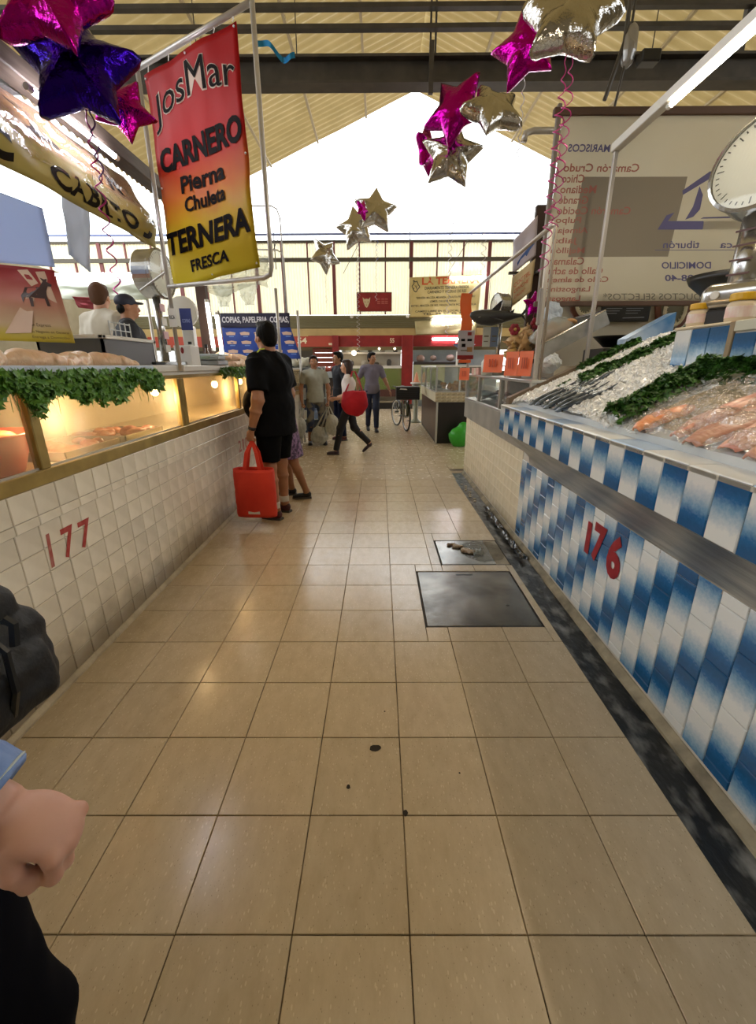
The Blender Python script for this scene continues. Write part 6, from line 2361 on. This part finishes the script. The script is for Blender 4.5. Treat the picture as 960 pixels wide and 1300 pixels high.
def star(label, k, c, rad, rot, rib=(), group=None):
    t = thing('star_balloon', label, 'balloon', c)
    o = link('foil', SM[k], t)
    o.scale = (rad, rad, rad)
    o.rotation_euler = Euler([R(a) for a in rot], 'XYZ')
    for i, (L, m, r_) in enumerate(rib):
        ribbon(t, (.03 * i, -.02 * i, -rad * .45), L, r_, L / .085, RM[m], i * 2.0)
    return t
# upper left pair
star('magenta star balloon at the top left above the purple star', 'm', (-1.27, 2.15, 2.80), .24, (62, 8, 0))
star('purple star balloon hanging top left below the magenta star', 'p', (-1.29, 2.30, 2.68), .27, (70, 0, 10), ((.75, 'm', .018), (.3, 'p', .012)))
star('dark magenta star balloon half hidden behind purple star', 'm', (-1.24, 2.55, 2.66), .15, (80, 30, 10))
# centre cluster
star('magenta star balloon standing on end in the centre cluster', 'm', (.79, 5.4, 3.97), .36, (74, 38, -42))
star('big silver star balloon right of magenta star, centre cluster', 's', (1.10, 5.05, 3.80), .33, (52, -14, 18), ((1.3, 's', .025),))
star('silver star balloon at the bottom of centre cluster', 's', (.80, 5.6, 3.66), .36, (82, 8, -8), ((.45, 'b', .015), (1.7, 's', .02), (.5, 'p', .012)))
star('small magenta star balloon edge-on at left of centre cluster', 'm', (.56, 5.98, 3.85), .26, (85, 5, 62))
# far cluster
star('large silver star balloon in the far cluster before the bright gable', 's', (-.06, 9.0, 4.16), .43, (72, 5, 10), ((1.3, 's', .02), (.6, 'b', .015)))
star('smaller silver star balloon at left of the far cluster', 's', (-.436, 9.45, 4.01), .43, (76, -12, -12), ((2.1, 's', .03), (1.0, 's', .02)))
star('tiny magenta star balloon between two silver stars, far cluster', 'm', (-.29, 8.6, 4.06), .17, (85, 20, 55))
star('small sagging silver star balloon alone before fibreglass wall', 's', (-1.02, 9.0, 3.44), .33, (80, 36, 30), ((.75, 's', .02),))
# upper right pair
star('large silver star balloon at the top right by the price banner', 's', (1.11, 3.2, 3.36), .31, (58, 10, -14), ((1.15, 'm', .03), (.9, 'm', .03)))
star('magenta star balloon behind the large silver star, top right', 'm', (.985, 3.6, 3.47), .25, (85, -10, -30), ((.5, 's', .01),))
# small one on the fish stall
star('small purple magenta star balloon among the shells on fish stall', 'm', (1.50, 4.45, 2.02), .13, (80, 0, 10), ((.3, 'm', .01),))
# blue streamer under the roof beam
t = thing('streamer', 'blue tinsel streamer hanging under the roof beam by JosMar sign', 'streamer', (-.98, 4.4, 3.95))
b = B()
b.grid(lambda u, v: Vector((.30 * u, .02 * math.sin(u * 12), -.10 * u + .04 * (v - .5) + .03 * math.sin(u * 7))), 24, 2)
b.obj('tinsel', mat('blue foil', '#2a86c8', .25, .7), t, solid=.002)
B().tube([(0, 0, 0), (-.02, .02, 1.0)], .003, 4).obj('string', M_black, t)
# metal hook and camera hanging top right
t = thing('hook_rig', 'grey metal hook rig hanging from the rails at the top right', 'hook', (2.35, 5.2, 4.1))
b = B()
b.tube([(0, 0, .8), (0, 0, .3), (-.12, 0, -.15)], .02, 6)
b.tube([(.05, 0, .8), (.04, 0, .2), (-.05, 0, -.5)], .012, 6)
b.obj('rod', M_beam, t)
b = B()
b.ball((.05, 0, .25), (.07, .06, .16), seg=18, rings=12)
b.warp(lambda p: p + p.normalized() * crinkle(p, .04, 12))
b.obj('wrapping', mat('silver wrap', '#9a9896', .3, .5), t)
B().box((.16, -.06, .12), (.34, .06, .22), .01).obj('lamp_housing', M_black, t)
t = thing('wall_bracket', 'grey angled pipe end sticking out beside the price banner', 'pipe', (1.4, 4.6, 3.45))
B().tube([(.35, 0, 0), (-.02, 0, .0), (-.09, 0, -.02), (-.1, 0, -.08)], .028, 8).obj('pipe', M_pipe, t, smooth=True)
# ---------------------------------------------------------------- people
def hand(b, w, d, n, t, curl, s=1.0, fat=1.0):
    """palm, four curled fingers of unequal length and a thumb off the side of the palm"""
    w, d, n, t = Vector(w), Vector(d).normalized(), Vector(n).normalized(), Vector(t).normalized()
    fr = Matrix((t, d, n)).transposed()
    b.ball(w + d * .048 * s, (.041 * s, .054 * s, .018 * s), fr, 14, 10)
    b.ball(w + d * .035 * s + t * .022 * s + n * .01 * s, (.02 * s, .032 * s, .018 * s), fr, 12, 8)
    b.ball(w, (.026 * s, .03 * s, .02 * s), fr, 12, 8)
    for i, L in enumerate((.074, .082, .076, .06)):
        p = w + d * (.088 - .004 * abs(i - 1)) * s + t * (.030 - .0205 * i) * s
        b.ball(p, .0115 * s * fat, None, 10, 7)
        a = 0.0
        for k, (fl, be) in enumerate(((.46, 62), (.31, 82), (.25, 55))):
            a += R(be) * curl * (1 + .06 * (i - 1))
            q = p + (d * math.cos(a) + n * math.sin(a)) * L * fl * s
            r0, r1 = (.0102 - .0011 * k) * s * fat, (.0095 - .0012 * k) * s * fat
            b.cone(p, q, r0, r1, 10)
            b.ball(q, r1 * 1.04, None, 10, 7)
            p = q
    p = w + d * .022 * s + t * .034 * s + n * .006 * s
    if curl > .7:
        seg = ((d * .8 + t * .22 + n * .6, .042), (d * .7 - t * .2 + n * .6, .034), (d * .15 - t * .8 + n * .35, .027))
    else:
        seg = ((d * .75 + t * .55 + n * .35, .042), (d * .85 + t * .1 * (1 - 2 * curl) + n * (.3 + .5 * curl), .033), (d * (1 - .5 * curl) - t * .5 * curl + n * .5 * curl, .026))
    for k, (v, L) in enumerate(seg):
        q = p + v.normalized() * L * s
        r0 = (.0135 - .0015 * k) * s * fat
        b.cone(p, q, r0, r0 * .88, 10)
        b.ball(q, r0 * .9, None, 10, 7)
        p = q


def lerp(a, c, q):
    return Vector(a).lerp(Vector(c), q)


SKIN = mat('warm brown skin', '#9a6a4c', .5, col2='#a87656', scale=10, sss=.08)
SKIN2 = mat('lighter skin', '#c08e72', .5, col2='#cc9c80', scale=10, sss=.1)
M_hair = mat('black hair', '#0a0807', .6, spec=.15, bump=.5, bscale=60, stretch=(1, 1, .15))
M_hair2 = mat('dark brown hair', '#20130d', .6, spec=.2, bump=.5, bscale=60, stretch=(1, 1, .15))
M_eye = mat('eye white', '#d8d0c4', .2)
M_iris = mat('dark iris', '#1a100a', .15)
M_lip = mat('lip', '#8a4a40', .45)


def person(label, loc, rz, H, skin, top, bottom, shoes, hair, pose=None, girth=1.0, belly=0.0, sleeve=.6, leg=1.0, hair_style='short', head_yaw=0.0,
           head_pitch=0.0, curl=.45, hem=.84, voxel=.009, group=None, sock=None, skirt=False, loose=.012):
    P = dict(sl=(.185, 0, 1.43), sr=(-.185, 0, 1.43), el=(.235, .03, 1.14), er=(-.235, .03, 1.14), wl=(.235, -.05, .90), wr=(-.235, -.05, .90),
             hl=(.092, 0, .93), hr=(-.092, 0, .93), kl=(.10, -.02, .51), kr=(-.10, -.02, .51), al=(.10, .03, .09), ar=(-.10, .03, .09), tl=None, tr=None,
             nl=(-1, 0, 0), nr=(1, 0, 0))
    P.update(pose or {})
    k = H / 1.76
    P = {a: (Vector(v) * k if v is not None and a[0] != 'n' else v) for a, v in P.items()}
    t = thing('person', label, 'person', loc, rz, group)
    g = girth

    def torso(b, e):
        b.ball((0, .0, .96 * k), ((.158 * g + e) * k, (.112 * g + e) * k, .12 * k))
        b.ball((0, -.005 - belly * .5, 1.08 * k), ((.145 * g + belly * .5 + e) * k, (.100 * g + belly + e) * k, .17 * k), None, 20, 14)
        b.ball((0, 0, 1.28 * k), ((.165 * g + e) * k, (.112 * g + belly * .25 + e) * k, .19 * k), None, 20, 14)
        for s in ('sl', 'sr'):
            q = Vector((P[s].x * .96, P[s].y, P[s].z - .015 * k))
            b.ball(q, (.054 * g ** .6 + e) * k)
            b.cone(Vector((0, .005, 1.475 * k)), q, (.05 * g ** .5 + e * .6) * k, (.05 * g ** .6 + e) * k)
            b.cone(Vector((0, .01, 1.34 * k)), q + Vector((0, 0, -.04)), (.10 * g + e) * k, (.05 * g ** .6 + e) * k)

    # body: one skin
    b = B()
    b.dry = True
    b.k = .03 * k
    torso(b, -.012)
    HM = Matrix.Translation((0, -.02 * k, 1.625 * k)) @ Matrix.Rotation(R(head_yaw), 4, 'Z') @ Matrix.Rotation(R(head_pitch), 4, 'X') @ Matrix.Scale(k, 4)
    hb = lambda c, r_: b.ball(HM @ Vector(c), [x * k for x in r_], HM.to_3x3().normalized(), 20, 14)
    b.k = .014 * k
    b.cone((0, .01, 1.42 * k), (0, -.01, 1.58 * k), .062 * k * (g ** .5), .054 * k * (g ** .5), 16)
    hb((0, .012, .025), (.074, .092, .098))
    hb((0, -.028, -.05), (.054, .062, .062))
    hb((0, -.07, -.082), (.024, .02, .02))
    hb((0, -.05, .0), (.062, .045, .06))
    hb((0, -.083, .022), (.05, .012, .01))
    for s in (-1, 1):
        hb((s * .04, -.06, -.03), (.024, .025, .022))
        hb((s * .077, .01, -.01), (.010, .02, .032))
    b.cone(HM @ Vector((0, -.088, .015)), HM @ Vector((0, -.112, -.028)), .009 * k, .015 * k, 10)
    hb((0, -.102, -.03), (.018, .014, .011))
    hb((0, -.086, -.062), (.026, .012, .011))
    b.k = .03 * k
    for s in ('l', 'r'):
        sh, e, w = P['s' + s], P['e' + s], P['w' + s]
        b.cone(sh, e, .05 * g * k, .041 * g ** .5 * k, 14)
        b.ball(e, .042 * g ** .5 * k)
        b.cone(e, lerp(e, w, .35), .041 * g ** .5 * k, .042 * g ** .5 * k, 14)
        b.cone(lerp(e, w, .35), w, .042 * g ** .5 * k, .027 * k, 14)
        d = (w - e).normalized()
        n = Vector(P['n' + s])
        n = (n - d * n.dot(d)).normalized()
        tv = d.cross(n) if s == 'r' else n.cross(d)
        if s == 'l':
            tv = n.cross(d)
        b.k = .006 * k
        hand(b, w, d, n, tv, curl, k)
        b.k = .03 * k
        h, kn, a = P['h' + s], P['k' + s], P['a' + s]
        b.cone(h, kn, .085 * g * k, .056 * k, 14)
        b.ball(kn, .057 * k)
        b.cone(kn, lerp(kn, a, .3), .055 * k, .058 * k, 14)
        b.cone(lerp(kn, a, .3), a, .058 * k, .036 * k, 14)
        b.ball(a, .038 * k)
    blob('body', b, skin, t, voxel, 2)
    # eyes and mouth
    for s in (-1, 1):
        e = B().ball(HM @ Vector((s * .031, -.088, .004)), [.013 * k, .008 * k, .008 * k], HM.to_3x3().normalized(), 10, 7).obj('eye', M_eye, t, smooth=True)
        B().ball(HM @ Vector((s * .031, -.0945, .004)), .0058 * k, None, 8, 6).obj('iris', M_iris, e)
        B().ball(HM @ Vector((s * .032, -.094, .022)), [.018 * k, .006 * k, .0035 * k], HM.to_3x3().normalized(), 10, 6).obj('eyebrow', hair, t)
    B().ball(HM @ Vector((0, -.097, -.0625)), [.022 * k, .006 * k, .006 * k], HM.to_3x3().normalized(), 12, 7).obj('lips', M_lip, t, smooth=True)
    # shirt
    b = B()
    b.dry = True
    b.k = .05 * k
    torso(b, loose)
    b.k = .03 * k
    b.cone((0, 0, 1.05 * k), (0, 0, hem * k), (.160 * g + loose) * k, (.172 * g + loose) * k, 24, sy=.74)
    if belly:
        b.ball((0, -.04, 1.04 * k), ((.15 * g + belly * .4) * k, (.11 * g + belly) * k, .17 * k), None, 20, 14)
    for s in ('l', 'r'):
        sh, e, w = P['s' + s], P['e' + s], P['w' + s]
        r0 = (.055 * g ** .7 + loose) * k
        if sleeve <= 1:
            b.cone(sh, lerp(sh, e, sleeve), r0, (.055 * g ** .7 + loose) * k, 16)
        else:
            b.cone(sh, e, r0, (.05 * g + loose) * k, 16)
            b.ball(e, (.05 * g + loose) * k)
            b.cone(e, lerp(e, w, sleeve - 1), (.05 * g + loose) * k, (.036 * g + loose) * k, 16)
    blob('shirt', b, top, t, max(voxel, .008), 3, .007, 9)
    # legs
    b = B()
    b.dry = True
    b.k = .03 * k
    if skirt:
        b.cone((0, 0, 1.05 * k), (0, 0, leg * k), .15 * g * k, .24 * g * k, 24, sy=.8)
    else:
        b.ball((0, .0, .93 * k), (.165 * g * k, .122 * g * k, .12 * k))
        for s in ('l', 'r'):
            h, kn, a = P['h' + s], P['k' + s], P['a' + s]
            q = .47 if leg < .55 else .5
            if leg <= .5:
                b.cone(h, lerp(h, kn, leg * 2), .10 * g * k, .095 * k, 18)
            else:
                b.cone(h, kn, .096 * g * k, .07 * k, 18)
                b.ball(kn, .071 * k)
                b.cone(kn, lerp(kn, a, (leg - .5) * 2), .071 * k, (.055 + .02 * (1 - leg)) * k, 18)
    blob('skirt' if skirt else 'trousers', b, bottom, t, max(voxel, .008), 3, .006, 10)
    # shoes
    for s in ('l', 'r'):
        a = P['a' + s]
        td = P['t' + s] if P['t' + s] is not None else Vector((0, -1, 0))
        td = td.normalized()
        b = B()
        f = Matrix((td.cross(Vector((0, 0, 1))).normalized(), -td, td.cross(Vector((0, 0, 1))).normalized().cross(-td))).transposed()
        c = a + Vector((0, 0, -.035 * k))
        b.ball(c - td * .005, (.04 * k, .055 * k, .05 * k), f)
        b.ball(c + td * .075 * k + Vector((0, 0, -.012)), (.043 * k, .085 * k, .034 * k), f)
        b.ball(c + td * .135 * k + Vector((0, 0, -.018)), (.042 * k, .05 * k, .027 * k), f)
        if td.z > -.2:
            b.warp(lambda p, zb=a.z - .088 * k: Vector((p.x, p.y, max(p.z, zb))))
        blob('shoe', b, shoes, t, .008, 2)
        if td.z > -.2:
            b = B()
            b.poly([(c + td * x * k + td.cross(Vector((0, 0, 1))) * y * k) * 1.0 for x, y in ((-.06, -.03), (-.06, .03), (.06, .047), (.14, .045), (.185, .0), (.14, -.045), (.06, -.047))])
            for v in b.bm.verts:
                v.co.z = a.z - .089 * k
            b2 = bmesh.ops.extrude_face_region(b.bm, geom=b.bm.faces[:])
            for v in [x for x in b2['geom'] if isinstance(x, bmesh.types.BMVert)]:
                v.co.z += .022
            b.obj('sole', mat('rubber sole', '#4a4644', .6), t)
        if sock:
            kn = P['k' + s]
            b = B()
            b.tube([lerp(kn, a, .8), lerp(kn, a, 1.0)], [.045 * k, .042 * k], 14)
            b.obj('sock', sock, t, smooth=True)
    # hair
    b = B()
    b.dry = True
    b.k = .02 * k
    hm = lambda c, r_: b.ball(HM @ Vector(c), [x * k for x in r_], HM.to_3x3().normalized(), 20, 14)
    if hair_style in ('short', 'long', 'woman'):
        hm((0, .025, .045), (.083, .093, .092))
        hm((0, -.035, .098), (.062, .06, .032))
        hm((0, .055, -.01), (.072, .055, .075))
        for s in (-1, 1):
            hm((s * .066, .012, .03), (.018, .04, .05))
    if hair_style == 'long':
        hm((0, .07, -.06), (.075, .045, .11))
        hm((0, .085, -.15), (.06, .035, .09))
        for s in (-1, 1):
            hm((s * .07, .03, -.05), (.02, .04, .10))
    if hair_style == 'woman':
        hm((0, .095, .0), (.04, .04, .045))
    if hair_style == 'bald':
        for s in (-1, 1):
            hm((s * .07, .03, -.005), (.012, .045, .035))
        hm((0, .09, -.02), (.055, .018, .035))
    if hair_style == 'cap':
        hm((0, .06, -.01), (.07, .045, .06))
    blob('hair', b, hair, t, .008, 2, .004, 20)
    if hair_style == 'cap':
        b = B()
        b.ball(HM @ Vector((0, .015, .055)), [.088 * k, .102 * k, .075 * k], HM.to_3x3().normalized(), 20, 14)
        b.ball(HM @ Vector((0, -.09, .045)), [.07 * k, .075 * k, .012 * k], HM.to_3x3().normalized(), 20, 10)
        blob('cap', b, mat('navy cap', '#1a1c30', .6), t, .008, 2)
    return t, HM, P, k


M_blk = mat('black cloth', '#08080a', .8, spec=.1, col2='#0d0d10', scale=6)
M_blk2 = mat('black shorts cloth', '#07080a', .85, spec=.1)
M_navy = mat('navy denim', '#10152a', .75, spec=.1, col2='#1f2740', scale=12)
M_dshoe = mat('dark red trainers', '#3d1519', .55, col2='#5b1c20', scale=9)
M_bshoe = mat('black shoe', '#141316', .5)
M_gtee = mat('grey tee', '#9a9c92', .8, spec=.1, col2='#a6a79d', scale=5)
M_mauve = mat('mauve grey tee', '#6f6a78', .8, spec=.1, col2='#7b7583', scale=5)
M_wtop = mat('white blouse', '#cfc6c4', .75, spec=.1, col2='#dbd3d0', scale=5)

# man in black with the red tote
man, HM, P, k = person('heavy man in black sports shirt and shorts holding a red tote, seen from behind', (-1.02, 4.12, 0), R(-112), 1.86, SKIN, M_blk, M_blk2, M_dshoe, M_hair,
                       pose=dict(el=(.27, .05, 1.12), wl=(.28, -.04, .86), kl=(.11, -.01, .5), kr=(-.10, -.03, .5), al=(.12, .03, .09), ar=(-.1, -.02, .09)), girth=1.28, belly=.075, sleeve=.78, leg=.43,
                       curl=.85, hem=.80, voxel=.008, sock=mat('white sock', '#c9c5be', .8), head_yaw=-18, head_pitch=-6, loose=.02)
b = B()
sh = P['sl']
b.tube([Vector((.10, .03, 1.53)) * k, Vector((.16, .03, 1.525)) * k, Vector((.235, .02, 1.46)) * k, Vector((.285, .03, 1.36)) * k, Vector((.305, .035, 1.24)) * k], [.006] * 5, 6)
b.obj('piping', mat('neon yellow piping', '#b5c920', .5), man)
b = B()
b.tube([lerp(P['el'], P['wl'], .86), lerp(P['el'], P['wl'], .96)], [.037, .034], 16)
b.obj('wristwatch', mat('dark watch strap', '#1a1514', .4), man, smooth=True)



def tote(label, c, rz, w, h, d, m, grip, tag_=False):
    """soft shopping bag with two handles going up to the grip point (world)"""
    t = thing('tote_bag', label, 'bag', c, rz)
    b = B()

    def f(u, v):
        a = u * 2 * math.pi
        bul = .55 + .45 * math.sin(math.pi * (.18 + .7 * (1 - v)))
        sx = abs(math.cos(a)) ** .55 * (1 if math.cos(a) > 0 else -1)
        sy = abs(math.sin(a)) ** .8 * (1 if math.sin(a) > 0 else -1)
        return Vector((sx * w / 2 * (.94 + .06 * bul), sy * d / 2 * bul, h * v)) + Vector((1, 1, 0)) * crinkle((sx, sy, v * 2), .006, 3, 1)
    b.grid(f, 48, 16)
    bmesh.ops.remove_doubles(b.bm, verts=b.bm.verts, dist=.0005)
    bot = [e for e in b.bm.edges if e.is_boundary and all(v.co.z < h * .02 + .012 for v in e.verts)]
    bmesh.ops.holes_fill(b.bm, edges=bot)
    b.obj('bag_body', m, t, smooth=True, solid=.004)
    gl = Matrix.Rotation(-rz, 4, 'Z') @ (Vector(grip) - Vector(c))
    for s in (-1, 1):
        b = B()
        pts = [Vector((-w * .2, s * d * .24, h * .93)), Vector((-w * .12, s * d * .2, h + (gl.z - h) * .6)) + Vector((gl.x, gl.y, 0)) * .55, gl, Vector((w * .12, s * d * .2, h + (gl.z - h) * .6)) + Vector((gl.x, gl.y, 0)) * .55, Vector((w * .2, s * d * .24, h * .93))]
        for p, q in zip(pts, pts[1:]):
            x = Vector((.016, 0, 0))
            b.poly([p - x, p + x, q + x, q - x])
        b.obj('handle', m, t, solid=.004)
    if tag_:
        B().box((-.06, -d * .36 - .01, .035), (.05, -d * .36 - .006, .085)).obj('label_patch', mat('white bag label', '#cfc8c0', .6), t)
    return t


M_redbag = mat('orange red nonwoven bag', '#cc2f1c', .7, col2='#d63a24', scale=6)
gp = man.rotation_euler.to_matrix() @ P['wl'] + man.location
tote('bright red tote bag hanging from the hand of the man in black', (gp.x + .0, gp.y - .06, .11), R(-4), .38, .46, .17, M_redbag, (gp.x, gp.y - .02, gp.z - .09), True)

# woman in the patterned dress behind him
M_dress = mat('purple patterned dress', '#3c2a48', .75, col2='#8a6a8e', scale=28, contrast=(.42, .58))
person('person in purple patterned dress hidden behind the man in black', (-1.06, 4.75, 0), R(-80), 1.58, SKIN, M_dress, M_dress, M_bshoe, M_hair, girth=1.1, sleeve=.7, leg=.55, skirt=True, hair_style='long', hem=.8,
       pose=dict(al=(.1, .22, .09), kl=(.1, .08, .5)))
# woman in grey tee with bags
wg, HM, P, k = person('woman in grey tee and patched capri trousers facing us with shopping bags', (-1.22, 8.25, 0), R(8), 1.66, SKIN, M_gtee, mat('patched grey trousers', '#777064', .8, col2='#34405a', scale=5, contrast=(.5, .56)), M_bshoe, M_hair2,
                      pose=dict(el=(.27, .03, 1.14), wl=(.26, -.05, .88), er=(-.28, .03, 1.14), wr=(-.27, -.05, .86), kl=(.12, -.02, .5), al=(.16, .02, .09), kr=(-.12, -.02, .5), ar=(-.15, .03, .09)), sleeve=.7, leg=.78, hair_style='woman', curl=.85, hem=.86)
M_wbag = mat('milky carrier plastic', '#b9b8ad', .3, col2='#d3d2c8', scale=7, spec=.5, bump=.5, bscale=14)
translucent(M_wbag, .3, '#c9c8be')
MW = wg.rotation_euler.to_matrix()
for (hnd, dx, w, h, la) in (('wl', .06, .13, .40, 'milky carrier bag in the left hand of the woman in grey, at image right'), ('wr', -.05, .12, .44, 'milky carrier bag in the right hand of the woman in grey, at image left'), ('wl', -.19, .17, .36, 'big milky carrier bag before the legs of the woman in grey')):
    gp = MW @ P[hnd] + wg.location
    top = gp.z - .09
    z0 = max(.02, top - h - .14) if dx > -.1 else .02
    t = thing('carrier_bag', la, 'bag', (gp.x + dx, gp.y - .10, z0))
    b = B()
    b.dry = True
    b.k = .06
    b.ball((0, 0, h * .42), (w, w * .75, h * .42))
    b.ball((0, 0, h * .72), (w * .72, w * .5, h * .25))
    b.warp(lambda p: Vector((p.x, p.y, max(p.z, 0))))
    blob('sack', b, M_wbag, t, .012, 2, .022, 11)
    b = B()
    for s_ in (-1, 1):
        b.cone((s_ * w * .3, 0, h * .9), (-dx + s_ * .015, .08, top - z0), .02, .008, 8)
    b.obj('handle', M_wbag, t, smooth=True)
# dark haired person behind
person('dark haired person in navy top standing behind the woman with red bag', (-.80, 8.75, 0), R(-60), 1.74, SKIN, mat('navy top', '#171a26', .8), M_navy, M_dshoe, M_hair, sleeve=.8)
# woman in white with red bag walking to the left
ww, HM, P, k = person('woman in white blouse and dark jeans walking left with a red shoulder bag', (-.52, 7.3, 0), R(-90), 1.57, SKIN2, M_wtop, mat('dark jeans', '#13141d', .75), mat('dark purple shoe', '#2a1c2e', .5), mat('auburn hair', '#2e1812', .45, bump=.5, bscale=60),
                      pose=dict(el=(.24, .02, 1.13), wl=(.16, -.24, 1.06), er=(-.22, -.02, 1.12), wr=(-.10, -.26, 1.06), kl=(.09, -.16, .52), al=(.09, -.26, .09), tl=(0, -1, 0), kr=(-.09, .09, .50), ar=(-.09, .38, .20), tr=(0, -.75, -.66), nl=(-.6, 0, .8), nr=(.6, 0, .8)),
                      sleeve=1.35, hair_style='long', curl=.5, head_pitch=-4, hem=.92)
t = thing('tote_bag', 'large round red shoulder bag of the woman in white blouse', 'bag', (-.40, 7.02, .68))
b = B()
b.dry = True
b.k = .05
b.ball((0, 0, .20), (.215, .09, .20))
b.box((-.20, -.05, .16), (.19, .05, .40), .045)
blob('bag_body', b, mat('crimson bag', '#b3202c', .6, col2='#9e1a26', scale=5, spec=.2), t, .012, 3, .014, 7)
b = B()
for s in (-1, 1):
    b.tube([(-.15, s * .03, .38), (-.09, .06, .52), (-.04, .16, .70), (.0, .20, .70), (.08, .10, .54), (.13, s * .03, .38)], .013, 6)
b.obj('strap', mat('crimson strap', '#a51d28', .6), t, smooth=True)
t = thing('phone', 'dark phone in the hands of the woman in white blouse', 'phone', (-.76, 7.14, .985), .2)
B().box((-.05, -.035, 0), (.06, .035, .009), .003).obj('case', M_black, t)
B().box((-.045, -.03, .009), (.055, .03, .0105)).obj('screen', mat('dark screen', '#2a3038', .1), t)
# man in mauve tee
person('young man in mauve grey tee and blue jeans walking toward us, looking aside', (-.17, 10.0, 0), R(6), 1.76, SKIN, M_mauve, mat('dark blue jeans', '#1b2440', .75, col2='#232e50', scale=8), M_bshoe, M_hair,
       pose=dict(el=(.30, .03, 1.16), wl=(.40, -.06, .93), er=(-.30, .08, 1.18), wr=(-.33, .06, .92), kl=(.08, -.14, .53), al=(.08, -.16, .10), kr=(-.08, .02, .52), ar=(-.09, .16, .12), tr=(0, -.9, -.25)), head_yaw=38, sleeve=.8, curl=.3, hem=.86)
# two butchers behind the near stall
person('butcher in white shirt with cropped brown hair behind the left counter', (-3.0, 4.96, .45), R(165), 1.87, SKIN2, mat('white work shirt', '#c9c2b4', .75), M_navy, M_bshoe, mat('grey brown hair', '#5b4030', .7, spec=.2), sleeve=.8, hair_style='short', girth=1.2, head_yaw=20)
person('butcher in dark shirt and navy cap behind the left counter', (-2.60, 4.72, .45), R(120), 1.73, SKIN, mat('navy work shirt', '#14161f', .8), M_navy, M_bshoe, M_hair, sleeve=.8, hair_style='cap', girth=1.2, head_yaw=10)

# passer-by at the left edge: swinging arm, rolled denim cuff, back pack
M_den = mat('light blue denim', '#7189b5', .8, col2='#8ea4c9', scale=20, bump=.2, bscale=90)
pb, HM, P, k = person('passer-by at the left edge with rolled denim cuff and dark trousers', (-.83, .40, 0), 0.0, 1.72, mat('pinkish skin', '#b98a78', .5, col2='#c79a88', scale=9, sss=.12), M_den, mat('black navy trousers', '#090a12', .85, spec=.08), M_bshoe, M_hair2,
                      pose=dict(el=(.145, -.03, 1.135), wl=(.362, -.015, .958), nl=(-.63, 0, -.77), hl=(.16, .0, .93), kl=(.27, -.04, .5), al=(.2, .0, .09)), sleeve=1.5, curl=1.05, voxel=.004, loose=.016, girth=1.05)
b = B()
e, w = P['el'], P['wl']
ax_ = (w - e)
LM = Matrix.Translation(e) @ ax_.to_track_quat('Z', 'Y').to_matrix().to_4x4()
La = ax_.length
b.lathe([(.046, La * .66), (.053, La * .62), (.0565, La * .64), (.0575, La * .80), (.057, La * .915), (.053, La * .935), (.046, La * .92), (.043, La * .80)], 36, LM)
b.warp(lambda p: p + Vector((1, 1, 1)) * crinkle(p, .004, 22))
b.obj('rolled_cuff', mat('denim cuff', '#6580b4', .8, col2='#7a93c2', scale=25, bump=.2, bscale=90), pb, smooth=True)
for q in (.655, .90):
    b = B()
    b.lathe([(.0572, La * q), (.0592, La * (q + .006)), (.0572, La * (q + .012))], 36, LM)
    b.obj('cuff_seam', mat('pale seam', '#b9c3c0', .7), pb)
t = thing('backpack', 'black backpack with straps behind the passer-by at the left edge', 'backpack', (-.84, .70, .77))
b = B()
b.box((-.14, -.10, 0), (.12, .1, .22), .04)
b.box((-.12, -.08, .16), (.09, .08, .29), .04)
b.box((-.1, -.12, .03), (.145, .06, .17), .03)
blob('pack', b, mat('black nylon', '#0b0c10', .65, bump=.3, bscale=30), t, .008, 3, .01, 14)
b = B()
b.tube([(.12, -.05, .24), (.15, -.05, .2), (.155, -.06, .12), (.13, -.06, .05)], .007, 6)
b.tube([(.135, -.02, .25), (.15, -.02, .24), (.15, -.03, .2)], .009, 6)
b.obj('strap', M_black, t)
B().box((.03, -.09, .22), (.085, -.08, .28), .003).obj('white_label', mat('white green label', '#b9cbb5', .4), t)
for x in (-.92, -.73):
    bx_ = x + .84
    B().tube([(bx_, -.02, .27), (bx_ + .01, -.12, .42), (bx_ + .03, -.22, .62), (bx_ + .03, -.30, .66), (bx_ + .02, -.40, .58), (bx_ + .01, -.30, .25), (bx_, -.06, .05)], .014, 6).obj('shoulder_strap', M_black, t, smooth=True)
